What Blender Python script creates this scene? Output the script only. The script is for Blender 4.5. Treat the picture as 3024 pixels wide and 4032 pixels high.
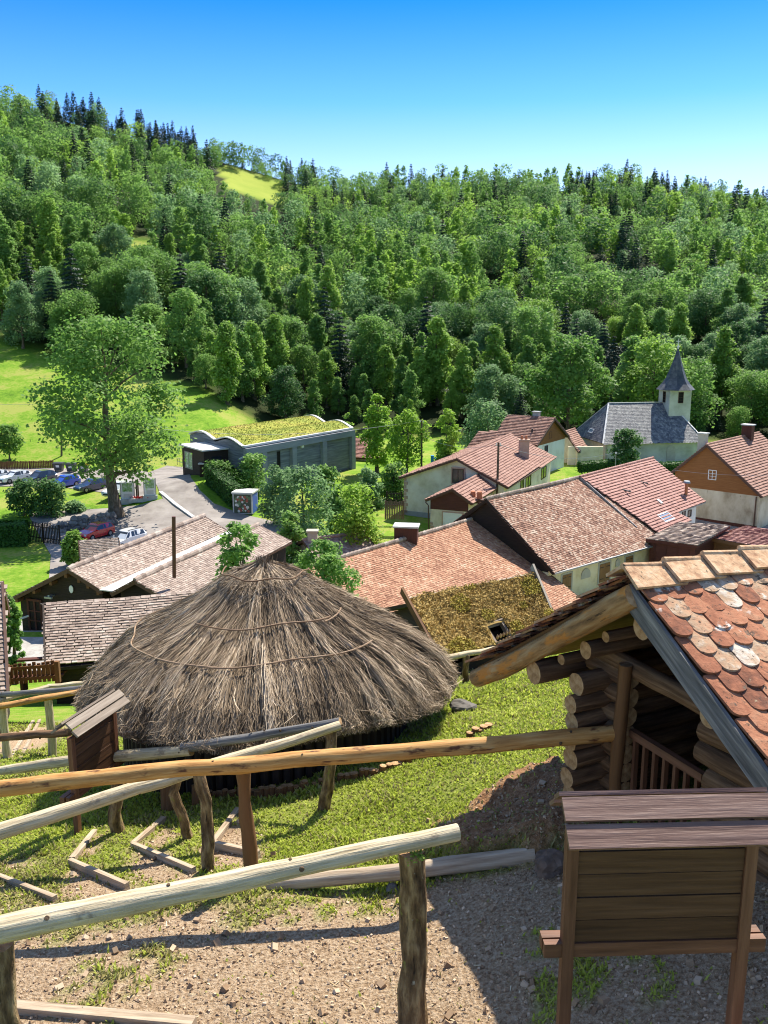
import bpy, math, random
import numpy as np
from mathutils import Vector
R = math.radians
C = bpy.context.scene
for o in list(bpy.data.objects): bpy.data.objects.remove(o)
COL = C.collection
# ------------------------------------------------------------------ camera
PITCH = 12.0
F_PX = 3500.0                    # focal length in pixels of the 3024x4032 photograph
cam_d = bpy.data.cameras.new('camera'); cam = bpy.data.objects.new('camera', cam_d); COL.objects.link(cam)
cam.location = (0, 0, 0); cam.rotation_euler = (R(90 - PITCH), 0, 0)
cam_d.sensor_fit = 'VERTICAL'; cam_d.sensor_height = 36; cam_d.lens = 36 * F_PX / 4032
cam_d.clip_start = 0.1; cam_d.clip_end = 5000
C.camera = cam
# ------------------------------------------------------------------ sky, sun, exposure
SUN_AZ, SUN_EL = 30.0, 52.5      # azimuth clockwise from +Y (the view direction), elevation
W = bpy.data.worlds.new('World'); C.world = W; W.use_nodes = True
wn = W.node_tree.nodes; wl = W.node_tree.links
sky = wn.new('ShaderNodeTexSky'); sky.sky_type = 'NISHITA'; sky.sun_disc = False
sky.sun_elevation = R(SUN_EL); sky.sun_rotation = R(SUN_AZ)
sky.altitude = 600; sky.air_density = 1.0; sky.dust_density = 0.1; sky.ozone_density = 3.0
hs = wn.new('ShaderNodeHueSaturation'); hs.inputs['Saturation'].default_value = .82
wl.new(sky.outputs[0], hs.inputs['Color'])
# deep clear-air blue band above the pale horizon
wtc = wn.new('ShaderNodeTexCoord'); wsep = wn.new('ShaderNodeSeparateXYZ'); wl.new(wtc.outputs['Generated'], wsep.inputs[0])
wr_ = wn.new('ShaderNodeValToRGB'); wl.new(wsep.outputs['Z'], wr_.inputs[0]); we = wr_.color_ramp.elements
we[0].position = .07; we[0].color = (.84, .86, 1.0, 1); we[1].position = .32; we[1].color = (.02, .34, .86, 1)
for p_, c_ in ((.15, (.62, .74, .98)), (.22, (.25, .56, .95)), (.45, (.35, .62, .95)), (.65, (1.0, 1.0, 1.0))): q_ = we.new(p_); q_.color = (*c_, 1)
wm_ = wn.new('ShaderNodeMix'); wm_.data_type = 'RGBA'; wm_.blend_type = 'MULTIPLY'; wm_.inputs[0].default_value = 1.0
wl.new(hs.outputs[0], wm_.inputs[6]); wl.new(wr_.outputs[0], wm_.inputs[7]); wl.new(wm_.outputs[2], wn['Background'].inputs['Color'])
wn['Background'].inputs['Strength'].default_value = 0.12
sun_d = bpy.data.lights.new('sun', 'SUN'); sun = bpy.data.objects.new('sun', sun_d); COL.objects.link(sun)
sun_d.energy = 4.8; sun_d.angle = R(0.5); sun_d.color = (1.0, 0.93, 0.80)
S = Vector((math.sin(R(SUN_AZ)) * math.cos(R(SUN_EL)), math.cos(R(SUN_AZ)) * math.cos(R(SUN_EL)), math.sin(R(SUN_EL))))
sun.rotation_euler = S.to_track_quat('Z', 'Y').to_euler()
C.view_settings.view_transform = 'Standard'; C.view_settings.look = 'None'
C.view_settings.gamma = 1; C.view_settings.exposure = 1.0
C.cycles.max_bounces = 8; C.cycles.diffuse_bounces = 4; C.cycles.transmission_bounces = 4; C.cycles.glossy_bounces = 2
C.cycles.use_denoising = True; C.cycles.filter_width = 1.1
# ------------------------------------------------------------------ surveying: photo pixel + distance -> point
cT, sT = math.cos(R(PITCH)), math.sin(R(PITCH))
def ray(x, y):
    X = (x - 1512) / F_PX; V = (2016 - y) / F_PX
    return np.array([X, cT + V * sT, -sT + V * cT])
def P(x, y, d):
    r = ray(x, y); return r / r[1] * d
def Z(x, y, z):
    r = ray(x, y); return r / r[2] * z
def PL(x, y, o, n):
    r = ray(x, y); return r * (np.dot(o, n) / np.dot(r, n))
def sstep(a, b, x):
    t = np.clip((x - a) / (b - a), 0, 1); return t * t * (3 - 2 * t)
def vnoise(x, y, s, seed=0):
    x = np.asarray(x, float) / s; y = np.asarray(y, float) / s
    xi = np.floor(x).astype(np.int64); yi = np.floor(y).astype(np.int64); fx = x - xi; fy = y - yi
    fx = fx * fx * (3 - 2 * fx); fy = fy * fy * (3 - 2 * fy)
    def h(a, b):
        n = (a * 374761393 + b * 668265263 + seed * 974711) & 0x7fffffff
        n = ((n ^ (n >> 13)) * 1274126177) & 0x7fffffff
        return ((n ^ (n >> 16)) & 0xffff) / 65535.0
    return (h(xi, yi) * (1 - fx) + h(xi + 1, yi) * fx) * (1 - fy) + (h(xi, yi + 1) * (1 - fx) + h(xi + 1, yi + 1) * fx) * fy
QK = [-.60, -.43, -.33, -.19, -.05, .10, .26, .375, .46, .60]
TK = [.224, .224, .208, .172, .138, .140, .140, .124, .104, .08]
def ground(x, d):
    """terrain height at sideways x, forward distance d"""
    x = np.asarray(x, float); d = np.asarray(d, float)
    near = -4.75 + .10 * np.clip(6.5 - d, -99, 6.5) * (d < 6.5) - .172 * np.clip(d - 6.5, 0, 6.5) - .36 * np.clip(d - 13, 0, 200)
    xs_ = np.clip(x, -6, 6); near = near + np.where(xs_ < 0, .07 + .13 * sstep(7, 12, d), .28 - .08 * sstep(8, 13, d)) * xs_ * (1 - .5 * sstep(20, 60, d))
    vil = -22.2 + 1.5 * sstep(90, 128, d) + .25 * (vnoise(x, d, 14, 3) - .5)
    g = np.maximum(near, vil) + np.log1p(np.exp(-np.abs(near - vil) / .5)) * .5 - .0
    g = np.where(np.abs(near - vil) > 6, np.maximum(near, vil), g)
    g = g + 2.6 * np.exp(-((x + 23) ** 2 + (d - 109) ** 2) / 95.)
    # barn yard terrace
    w = sstep(34, 40, d) * (1 - sstep(47, 52, d)) * (1 - sstep(-9, -5, x))
    g = g * (1 - w) + (-16.9) * w
    q = np.clip(x / np.maximum(d, 30), -.6, .6)
    db = np.interp(q, [-.6, -.2, -.1, .15, .6], [128, 130, 165, 160, 150])
    Rd = np.interp(q, [-.6, 0, .6], [430, 470, 520]); zr = np.interp(q, QK, TK) * Rd
    u = (d - db) / (Rd - db)
    um = np.clip(u, 0, 1)
    prof = np.where(um < .18, um * .72, .1296 + (um - .18) * 1.0615)
    zh = -20.7 + (zr + 20.7) * prof + (vnoise(x, d, 45, 7) - .5) * 9 * sstep(.12, .3, um) * (1 - sstep(.85, 1., um))
    zh = zh - np.clip(u - 1, 0, 3) * (Rd - db) * .25
    return np.where(u > 0, zh, g)
def gz(x, d): return float(ground(x, d))
def G(x, y, dmax=700.):
    """where the sight line through a photo pixel meets the ground"""
    r = ray(x, y); r = r / r[1]; d = 2.0
    while d < dmax:
        if r[2] * d < gz(r[0] * d, d): break
        d *= 1.01
    a, b = d / 1.01, d
    for _ in range(30):
        m = (a + b) / 2
        if r[2] * m < gz(r[0] * m, m): b = m
        else: a = m
    return np.array([r[0] * b, b, gz(r[0] * b, b)])
# ------------------------------------------------------------------ mesh building
rng = np.random.default_rng(11)
random.seed(5)
def nrm(v):
    v = np.asarray(v, float); return v / (np.linalg.norm(v, axis=-1, keepdims=True) + 1e-12)
class MB:
    def __init__(s): s.V = []; s.F = []; s.n = 0
    def add(s, V, F, uv=None, rnd=None, m=0):
        V = np.asarray(V, float).reshape(-1, 3); F = np.asarray(F, int)
        if F.ndim == 1: F = F[None]
        if uv is None: uv = np.zeros(F.shape + (2,))
        rnd = np.full(len(F), random.random()) if rnd is None else np.broadcast_to(np.asarray(rnd, float), (len(F),))
        s.V.append(V); s.F.append((F + s.n, np.asarray(uv, float), rnd, m)); s.n += len(V); return s
    def poly(s, pts, m=0, rnd=None, t=None):
        """flat polygon, or a slab of thickness t behind it"""
        pts = np.asarray(pts, float); k = len(pts)
        n = nrm(np.cross(pts[1] - pts[0], pts[2] - pts[1])); u = nrm(pts[1] - pts[0]); v = np.cross(n, u)
        uv = np.stack([(pts - pts[0]) @ u, (pts - pts[0]) @ v], -1)
        rnd = random.random() if rnd is None else rnd
        if t is None: return s.add(pts, [list(range(k))], uv[None], rnd, m)
        b = pts - n * t
        s.add(pts, [list(range(k))], uv[None], rnd, m); s.add(b, [list(range(k))[::-1]], uv[None, ::-1], rnd, m)
        for i in range(k):
            j = (i + 1) % k; L = np.linalg.norm(pts[j] - pts[i])
            s.add([pts[i], b[i], b[j], pts[j]], [[0, 1, 2, 3]], [[(0, 0), (0, t), (L, t), (L, 0)]], rnd, m)
        return s
    def boxes(s, c, ax, ay, az, m=0, rnd=None):
        """boxes from centres and half-axis vectors, vectorised"""
        c, ax, ay, az = [np.atleast_2d(np.asarray(q, float)) for q in (c, ax, ay, az)]
        n = max(len(c), len(ax), len(ay), len(az)); c, ax, ay, az = [np.broadcast_to(q, (n, 3)) for q in (c, ax, ay, az)]
        sg = np.array([(-1, -1, -1), (1, -1, -1), (1, 1, -1), (-1, 1, -1), (-1, -1, 1), (1, -1, 1), (1, 1, 1), (-1, 1, 1)], float)
        V = c[:, None] + sg[None, :, 0:1] * ax[:, None] + sg[None, :, 1:2] * ay[:, None] + sg[None, :, 2:3] * az[:, None]
        flip = (np.einsum('ij,ij->i', np.cross(ax, ay), az) < 0)
        q = np.array([(0, 3, 2, 1), (4, 5, 6, 7), (0, 1, 5, 4), (2, 3, 7, 6), (1, 2, 6, 5), (3, 0, 4, 7)])
        L = np.stack([np.linalg.norm(a, axis=1) * 2 for a in (ax, ay, az)], 1); lo = L.argmax(1)
        loc = sg[None] * L[:, None] / 2                      # n,8,3 in metres
        off = rng.random((n, 1)) * 7
        uv = np.zeros((n, 6, 4, 2))
        dims = [(0, 1), (0, 1), (0, 2), (0, 2), (1, 2), (1, 2)]
        for f in range(6):
            a, b = dims[f]
            A = loc[:, q[f], a]; B = loc[:, q[f], b]
            sw = (lo == b)[:, None]
            uv[:, f, :, 0] = np.where(sw, B, A) + off; uv[:, f, :, 1] = np.where(sw, A, B) + off * 1.7
        F = q[None] + (np.arange(n) * 8)[:, None, None]
        F = np.where(flip[:, None, None], F[:, :, ::-1], F); uv = np.where(flip[:, None, None, None], uv[:, :, ::-1], uv)
        if rnd is None: rnd = rng.random(n)
        rnd = np.repeat(np.broadcast_to(np.asarray(rnd, float), (n,)), 6)
        return s.add(V.reshape(-1, 3), F.reshape(-1, 4), uv.reshape(-1, 4, 2), rnd, m)
    def box(s, c, sx, sy, sz, yaw=0, m=0, rnd=None):
        cy, sy_ = math.cos(yaw), math.sin(yaw)
        return s.boxes(c, (cy * sx / 2, sy_ * sx / 2, 0), (-sy_ * sy / 2, cy * sy / 2, 0), (0, 0, sz / 2), m, rnd)
    def beam(s, a, b, w, h, m=0, up=(0, 0, 1), rnd=None):
        a, b = np.asarray(a, float), np.asarray(b, float); d = nrm(b - a); sd = nrm(np.cross(d, up)); u = np.cross(sd, d)
        return s.boxes((a + b) / 2, (b - a) / 2, sd * w / 2, u * h / 2, m, rnd)
    def tube(s, pts, rad, n=10, m=0, mcap=None, cap=True, wob=0., rnd=None, seg=None, bump=0.):
        pts = np.asarray(pts, float)
        rad = np.broadcast_to(np.asarray(rad, float), (len(pts),)).copy()
        if seg:                                              # resample
            t0 = np.linspace(0, 1, len(pts)); t = np.linspace(0, 1, seg)
            pts = np.stack([np.interp(t, t0, pts[:, i]) for i in range(3)], 1); rad = np.interp(t, t0, rad)
        k = len(pts)
        T = nrm(np.gradient(pts, axis=0)); up = np.array([0, 0, 1.]) if abs(T[0, 2]) < .9 else np.array([0, 1., 0])
        A = nrm(np.cross(T, up)); B = np.cross(T, A)
        if wob:
            pts = pts + (A * np.cumsum(rng.normal(0, 1, (k, 1)), 0) + B * np.cumsum(rng.normal(0, 1, (k, 1)), 0)) * wob * np.sin(np.linspace(0, np.pi, k))[:, None]
        a = np.arange(n) / n * 2 * np.pi
        rr = rad[:, None] * np.ones((k, n))
        if bump: rr = rr * (1 + rng.normal(0, bump, (k, n)) + rng.normal(0, bump, (k, 1)))
        V = pts[:, None] + (A[:, None] * np.cos(a)[None, :, None] + B[:, None] * np.sin(a)[None, :, None]) * rr[..., None]
        i, j = np.meshgrid(np.arange(k - 1), np.arange(n), indexing='ij'); j2 = (j + 1) % n
        F = np.stack([i * n + j, i * n + j2, (i + 1) * n + j2, (i + 1) * n + j], -1).reshape(-1, 4)
        L = np.concatenate([[0], np.cumsum(np.linalg.norm(np.diff(pts, axis=0), axis=1))]); o = random.random() * 9
        ra = rad.mean() * 2 * np.pi / n
        uv = np.stack([np.stack([L[i], j * ra], -1), np.stack([L[i], (j + 1) * ra], -1), np.stack([L[i + 1], (j + 1) * ra], -1), np.stack([L[i + 1], j * ra], -1)], -2).reshape(-1, 4, 2) + o
        rnd = random.random() if rnd is None else rnd
        s.add(V.reshape(-1, 3), F, uv, rnd, m)
        if cap:
            mc = m if mcap is None else mcap
            cuv = np.stack([np.cos(a), np.sin(a)], -1)[None] * rad.mean()
            s.add(V[0], [list(range(n))], cuv, rnd, mc); s.add(V[-1], [list(range(n))[::-1]], cuv[:, ::-1], rnd, mc)
        return s
    def cards(s, c, nn, size, asp=1.0, m=0, rnd=None):
        """leaf-sized quads: centres, normals, sizes"""
        n = len(c); nn = nrm(nn); a = nrm(np.cross(nn, rng.normal(0, 1, (n, 3)))); b = np.cross(nn, a)
        size = np.broadcast_to(np.asarray(size, float), (n,))[:, None]
        a = a * size * .5; b = b * size * .5 * asp
        V = np.stack([c - a - b * .25, c + a * .1 - b, c + a + b * .25, c - a * .1 + b], 1)
        return s.add(V.reshape(-1, 3), np.arange(n * 4).reshape(n, 4), None, rng.random(n) if rnd is None else rnd, m)
    def raw(s):
        V = np.concatenate(s.V); return V, s.F
    def append(s, other, scale=1., rot=0., loc=(0, 0, 0), rnd=None):
        V, F = other.raw(); c_, s_ = math.cos(rot), math.sin(rot); sc = np.broadcast_to(np.asarray(scale, float), (3,))
        V = V * sc; V = np.stack([V[:, 0] * c_ - V[:, 1] * s_, V[:, 0] * s_ + V[:, 1] * c_, V[:, 2]], 1) + np.asarray(loc)
        s.V.append(V)
        for (f, uv, r, m) in F: s.F.append((f + s.n, uv, r if rnd is None else r * .35 + rnd * .65, m))
        s.n += len(V); return s
    def build(s, name, mats, parent=None, smooth=False, **tags):
        me = bpy.data.meshes.new(name); V = np.concatenate(s.V)
        base = np.array(parent.matrix_basis.translation) if parent is not None else np.zeros(3)
        p = parent
        while p is not None and p.parent is not None:
            p = p.parent; base = base + np.array(p.matrix_basis.translation)
        if parent is None: base = np.array([V[:, 0].mean(), V[:, 1].mean(), V[:, 2].min()])
        V = V - base
        me.vertices.add(len(V)); me.vertices.foreach_set('co', V.astype(np.float32).ravel())
        nl = sum(f[0].size for f in s.F); nf = sum(len(f[0]) for f in s.F)
        li = np.concatenate([f[0].ravel() for f in s.F]); tot = np.concatenate([np.full(len(f[0]), f[0].shape[1]) for f in s.F])
        st = np.concatenate([[0], np.cumsum(tot)[:-1]])
        me.loops.add(nl); me.loops.foreach_set('vertex_index', li.astype(np.int32))
        me.polygons.add(nf); me.polygons.foreach_set('loop_start', st.astype(np.int32)); me.polygons.foreach_set('loop_total', tot.astype(np.int32))
        if not isinstance(mats, (list, tuple)): mats = [mats]
        for q in mats: me.materials.append(q)
        if len(mats) > 1: me.polygons.foreach_set('material_index', np.concatenate([np.full(len(f[0]), f[3]) for f in s.F]).astype(np.int32))
        uvl = me.uv_layers.new(name='UVMap'); uvl.data.foreach_set('uv', np.concatenate([f[1].reshape(-1, 2) for f in s.F]).astype(np.float32).ravel())
        at = me.attributes.new('rnd', 'FLOAT', 'FACE'); at.data.foreach_set('value', np.concatenate([f[2] for f in s.F]).astype(np.float32))
        me.polygons.foreach_set('use_smooth', np.full(nf, bool(smooth)))
        me.update(calc_edges=True); me.validate()
        o = bpy.data.objects.new(name, me); COL.objects.link(o)
        if parent is not None: o.parent = parent
        else: o.location = base
        for k, v in tags.items():
            if v: o[k] = v
        return o
def thing(name, label, cat, loc, group=None):
    o = bpy.data.objects.new(name, None); COL.objects.link(o); o.location = tuple(float(v) for v in loc); o.empty_display_size = .2
    o['label'] = label; o['category'] = cat
    if group: o['group'] = group
    return o
def dup(root, loc, rz=0., sc=1., label=None, group=None):
    r = root.copy(); COL.objects.link(r); r.location = tuple(float(v) for v in loc); r.rotation_euler = (0, 0, rz)
    r.scale = (sc, sc, sc) if not isinstance(sc, (tuple, list)) else sc
    if label: r['label'] = label
    if group: r['group'] = group
    for ch in root.children:
        c = ch.copy(); COL.objects.link(c); c.parent = r
        for g_ in ch.children:
            e = g_.copy(); COL.objects.link(e); e.parent = c
    return r
# ------------------------------------------------------------------ materials
def ramp(nt, cols):
    r = nt.nodes.new('ShaderNodeValToRGB'); e = r.color_ramp.elements
    while len(e) > 1: e.remove(e[-1])
    e[0].position = cols[0][0]; e[0].color = (*cols[0][1], 1)
    for p, c in cols[1:]:
        q = e.new(p); q.color = (*c, 1)
    return r
def mat(name, cols, sc=(5, 5, 5), src='UV', wn_=.6, wr=.4, rough=.8, bump=.3, bsc=None, det=5., spot=None, trans=0., objr=0., spec=.3, bd=.02, metal=0.):
    """cols: colour ramp over (noise*wn_ + per-piece random*wr); spot=(colour, scale, threshold): patches of lichen, moss, dirt"""
    m = bpy.data.materials.new(name); m.use_nodes = True; nt = m.node_tree; N = nt.nodes; L = nt.links
    b = N['Principled BSDF']; b.inputs['Roughness'].default_value = rough; b.inputs['Specular IOR Level'].default_value = spec; b.inputs['Metallic'].default_value = metal
    if src == 'World': out = N.new('ShaderNodeNewGeometry').outputs['Position']
    else: out = N.new('ShaderNodeTexCoord').outputs[src]
    def noise(s, d, rgh=.6):
        mp = N.new('ShaderNodeMapping'); mp.inputs['Scale'].default_value = s if isinstance(s, tuple) else (s, s, s); L.new(out, mp.inputs[0])
        n = N.new('ShaderNodeTexNoise'); n.inputs['Scale'].default_value = 1; n.inputs['Detail'].default_value = d; n.inputs['Roughness'].default_value = rgh
        L.new(mp.outputs[0], n.inputs['Vector']); return n.outputs['Fac']
    nz = noise(sc, det)
    mr = N.new('ShaderNodeMapRange'); mr.inputs[1].default_value = .25; mr.inputs[2].default_value = .75; L.new(nz, mr.inputs[0])
    def math_(op, a, c):
        q = N.new('ShaderNodeMath'); q.operation = op
        for i, v in enumerate((a, c)):
            if isinstance(v, (int, float)): q.inputs[i].default_value = v
            else: L.new(v, q.inputs[i])
        return q.outputs[0]
    f = math_('MULTIPLY', mr.outputs[0], wn_)
    at = N.new('ShaderNodeAttribute'); at.attribute_name = 'rnd'
    if wr: f = math_('ADD', f, math_('MULTIPLY', at.outputs['Fac'], wr))
    if objr:
        oi = N.new('ShaderNodeObjectInfo'); f = math_('ADD', f, math_('MULTIPLY', math_('SUBTRACT', oi.outputs['Random'], .5), objr))
    r = ramp(nt, cols); L.new(f, r.inputs[0]); col = r.outputs[0]
    if spot:
        for (sc_, ssc, th) in (spot if isinstance(spot, list) else [spot]):
            sn = noise(ssc, 4., .65); m2 = N.new('ShaderNodeMapRange'); m2.inputs[1].default_value = th; m2.inputs[2].default_value = th + .08; L.new(sn, m2.inputs[0])
            mx = N.new('ShaderNodeMix'); mx.data_type = 'RGBA'; L.new(m2.outputs[0], mx.inputs[0]); L.new(col, mx.inputs[6]); mx.inputs[7].default_value = (*sc_, 1); col = mx.outputs[2]
    L.new(col, b.inputs['Base Color'])
    if bump:
        bn = noise(bsc, 6., .65) if bsc else nz
        bp = N.new('ShaderNodeBump'); bp.inputs['Strength'].default_value = bump; bp.inputs['Distance'].default_value = bd; L.new(bn, bp.inputs['Height']); L.new(bp.outputs[0], b.inputs['Normal'])
    if trans:
        t = N.new('ShaderNodeBsdfTranslucent'); L.new(col, t.inputs['Color']); ms = N.new('ShaderNodeMixShader'); ms.inputs[0].default_value = trans
        L.new(b.outputs[0], ms.inputs[1]); L.new(t.outputs[0], ms.inputs[2]); L.new(ms.outputs[0], N['Material Output'].inputs[0])
    return m
def tone(c, k=.3):
    return [(0., tuple(v * (1 - k) for v in c)), (.5, c), (1., tuple(min(1, v * (1 + k)) for v in c))]
def ramp3(a, b, c): return [(.1, a), (.5, b), (.9, c)]
M = {}
# wood
M['pale_log'] = mat('pale_weathered_log', ramp3((.24, .18, .10), (.52, .43, .28), (.70, .61, .44)), (2.6, 42, 1), rough=.9, bump=.8, wr=.1, wn_=.9, spot=[((.15, .115, .07), (1.2, 60, 1), .64), ((.30, .24, .17), (4, 5, 1), .60), ((.11, .085, .055), (2.2, 3.4, 1), .68), ((.07, .05, .03), (.9, 75, 1), .70)])
M['orange_log'] = mat('orange_debarked_log', ramp3((.26, .105, .028), (.48, .24, .07), (.62, .38, .15)), (2.4, 26, 1), rough=.7, bump=.4, wr=.1, wn_=.9, spot=[((.13, .05, .02), (3.0, 9, 1), .57), ((.60, .44, .22), (2, 9, 1), .64), ((.09, .04, .018), (1.2, 60, 1), .68)])
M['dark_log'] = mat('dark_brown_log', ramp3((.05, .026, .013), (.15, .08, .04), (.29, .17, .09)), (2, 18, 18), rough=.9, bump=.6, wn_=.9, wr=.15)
M['log_end'] = mat('sawn_log_end', ramp3((.17, .085, .035), (.40, .235, .11), (.56, .38, .21)), (16, 16, 16), rough=.85, bump=.4, wn_=.9, wr=.15)
M['bark_post'] = mat('bark_covered_post', ramp3((.03, .018, .009), (.17, .105, .05), (.40, .29, .15)), (5, 17, 1), rough=.95, bump=1., bd=.05, wn_=1., wr=.05, spot=[((.24, .23, .05), (4, 5, 1), .60), ((.42, .40, .32), (9, 14, 1), .66), ((.02, .012, .007), (3, 30, 1), .62)])
M['bark'] = mat('tree_bark', ramp3((.04, .03, .02), (.12, .09, .06), (.22, .18, .13)), (2, 6, 6), rough=.95, bump=.7, wn_=.9, wr=.1)
M['brown_board'] = mat('stained_brown_board', ramp3((.085, .034, .017), (.165, .072, .038), (.25, .12, .065)), (1.8, 26, 26), rough=.6, bump=.3, wn_=.7, wr=.3)
M['sign_roof'] = mat('sun_bleached_roof_board', ramp3((.13, .10, .075), (.23, .185, .145), (.33, .28, .225)), (1.6, 30, 1), rough=.8, bump=.4, wn_=.8, wr=.2)
M['brown_stone'] = mat('brown_field_stone', ramp3((.08, .055, .04), (.17, .12, .09), (.28, .21, .16)), (6, 6, 6), src='Object', rough=.95, bump=.8, wn_=.9, wr=0)
M['panel_board'] = mat('dark_olive_brown_board', ramp3((.042, .018, .008), (.088, .040, .018), (.14, .070, .034)), (1.8, 30, 1), rough=.65, bump=.3, wn_=.7, wr=.3)
M['grey_board'] = mat('weathered_reddish_board', ramp3((.09, .046, .034), (.175, .10, .077), (.27, .18, .145)), (1.4, 30, 30), rough=.5, bump=.4, wn_=.8, wr=.2, spot=[((.06, .03, .025), (3, 26, 1), .68)])
M['pale_board'] = mat('bleached_board', ramp3((.22, .18, .14), (.38, .33, .27), (.50, .45, .38)), (1.5, 24, 24), rough=.8, bump=.4, wn_=.8, wr=.2)
M['slate_plank'] = mat('blue_grey_barge_plank', ramp3((.055, .055, .055), (.16, .155, .15), (.36, .34, .31)), (1.6, 22, 22), rough=.8, bump=.6, wn_=.9, wr=.1)
M['dark_clad'] = mat('black_brown_cladding', ramp3((.012, .008, .006), (.03, .02, .015), (.06, .042, .032)), (1, 18, 18), rough=.8, bump=.4, wn_=.6, wr=.4)
M['red_clad'] = mat('dark_red_cladding', ramp3((.06, .02, .014), (.10, .034, .024), (.14, .05, .036)), (1, 14, 14), rough=.8, bump=.2, wn_=.6, wr=.4)
M['orange_clad'] = mat('orange_wood_cladding', ramp3((.17, .065, .02), (.25, .10, .032), (.33, .145, .05)), (.8, 12, 12), rough=.8, bump=.2, wn_=.6, wr=.4)
M['shed_wood'] = mat('shed_boards', ramp3((.10, .045, .02), (.17, .08, .03), (.24, .12, .05)), (1, 14, 14), rough=.8, bump=.2, wn_=.6, wr=.4)
M['knot'] = mat('dark_knot', ramp3((.05, .03, .015), (.11, .07, .04), (.17, .11, .065)), (60, 60, 1), rough=.9, bump=.4)
# roofs
M['tile_cabin'] = mat('handmade_clay_tile', [(.08, (.11, .045, .028)), (.28, (.27, .10, .052)), (.5, (.38, .16, .085)), (.68, (.42, .225, .13)), (.80, (.40, .27, .17)), (.94, (.56, .49, .41))], (11, 11, 11), rough=.9, bump=.8, wn_=.35, wr=.72, spot=[((.66, .62, .55), (4.2, 4.2, 4.2), .62), ((.12, .085, .06), (9, 9, 9), .60), ((.05, .035, .025), (30, 30, 30), .60), ((.33, .27, .17), (20, 20, 20), .66)], src='Object')
M['tile_ridge'] = mat('lichened_ridge_tile', ramp3((.30, .15, .08), (.52, .33, .19), (.62, .47, .32)), (14, 14, 14), rough=.9, bump=.7, wn_=.8, wr=.2, spot=[((.10, .08, .05), (16, 16, 16), .62), ((.55, .50, .38), (7, 7, 7), .62)], src='Object')
M['tile_old'] = mat('old_brown_tile', [(.0, (.17, .125, .105)), (.4, (.31, .235, .19)), (.75, (.41, .325, .27)), (1., (.54, .48, .41))], (1.5, 1.5, 1.5), rough=.9, bump=.2, wn_=.35, wr=.65, src='Object', spot=[((.12, .09, .07), (1.7, 1.7, 1.7), .68)])
M['tile_orange'] = mat('old_orange_tile', [(.0, (.17, .075, .045)), (.35, (.34, .165, .10)), (.7, (.45, .255, .16)), (1., (.58, .43, .31))], (.5, .5, .5), rough=.9, bump=.2, wn_=.4, wr=.6, src='Object', spot=[((.28, .14, .10), (.9, .9, .9), .68)])
M['tile_mixed'] = mat('old_speckled_tile', [(.1, (.12, .058, .042)), (.4, (.26, .135, .092)), (.65, (.35, .20, .14)), (.9, (.47, .36, .28))], (.8, .8, .8), rough=.9, bump=.2, wn_=.3, wr=.78, src='Object', spot=[((.20, .12, .09), (1.1, 1.1, 1.1), .66)])
M['tile_red'] = mat('new_red_tile', [(.0, (.24, .105, .082)), (.5, (.33, .16, .13)), (1., (.41, .22, .185))], (1, 1, 1), rough=.75, bump=.1, wn_=.4, wr=.6, src='Object')
M['tile_brown'] = mat('brown_clay_tile', [(.0, (.19, .095, .07)), (.5, (.29, .155, .115)), (1., (.38, .23, .18))], (1, 1, 1), rough=.8, bump=.1, wn_=.4, wr=.6, src='Object')
M['slate'] = mat('lichened_slate', [(.1, (.05, .06, .08)), (.5, (.125, .13, .145)), (.9, (.28, .28, .27))], (1.6, 1.6, 1.6), rough=.65, bump=.2, wn_=.75, wr=.35, src='Object', spot=[((.38, .38, .34), (2.2, 2.2, 2.2), .63)])
M['slate_dark'] = mat('dark_spire_slate', [(.1, (.025, .032, .05)), (.5, (.06, .066, .08)), (.9, (.15, .15, .15))], (1.6, 1.6, 1.6), rough=.6, bump=.2, wn_=.75, wr=.35, src='Object')
M['zinc'] = mat('pale_zinc_gutter', tone((.62, .61, .58), .15), (1, 1, 1), rough=.5, bump=.0)
# walls
M['render_cream'] = mat('cream_roughcast', [(.1, (.55, .47, .34)), (.5, (.72, .63, .49)), (.9, (.80, .73, .60))], (.7, .7, .7), src='Object', rough=.95, bump=.4, bsc=(9, 9, 9), wr=.0, wn_=1., spot=[((.36, .31, .23), (.5, .5, .9), .70)])
M['render_yellow'] = mat('pale_yellow_plaster', [(.1, (.56, .45, .25)), (.5, (.74, .62, .40)), (.9, (.80, .70, .50))], (.8, .8, .8), src='Object', rough=.95, bump=.3, bsc=(9, 9, 9), wr=0, wn_=1.)
M['render_white'] = mat('white_plaster', [(.1, (.60, .57, .50)), (.5, (.76, .74, .68)), (.9, (.80, .78, .74))], (.5, .5, .5), src='Object', rough=.95, bump=.2, bsc=(9, 9, 9), wr=0, wn_=1.)
M['render_old'] = mat('stained_old_plaster', [(.1, (.30, .23, .15)), (.5, (.56, .48, .35)), (.9, (.70, .63, .50))], (.6, .6, .35), src='Object', rough=.95, bump=.3, bsc=(9, 9, 9), wr=0, wn_=1., spot=[((.26, .17, .09), (.9, .9, .45), .66)])
M['church_wall'] = mat('church_plaster', [(.1, (.34, .33, .27)), (.5, (.48, .47, .40)), (.9, (.58, .57, .50))], (.5, .5, .5), src='Object', rough=.95, bump=.3, bsc=(6, 6, 6), wr=0, wn_=1.)
M['concrete'] = mat('board_marked_concrete', [(.1, (.09, .10, .12)), (.5, (.155, .17, .20)), (.9, (.25, .265, .29))], (.35, .35, 5.), src='Object', rough=.85, bump=.3, wr=.1, wn_=.9)
M['concrete_pale'] = mat('pale_concrete', tone((.50, .50, .49), .2), (2, 2, 2), src='Object', rough=.85, bump=.2, wr=.1, wn_=.9)
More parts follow.
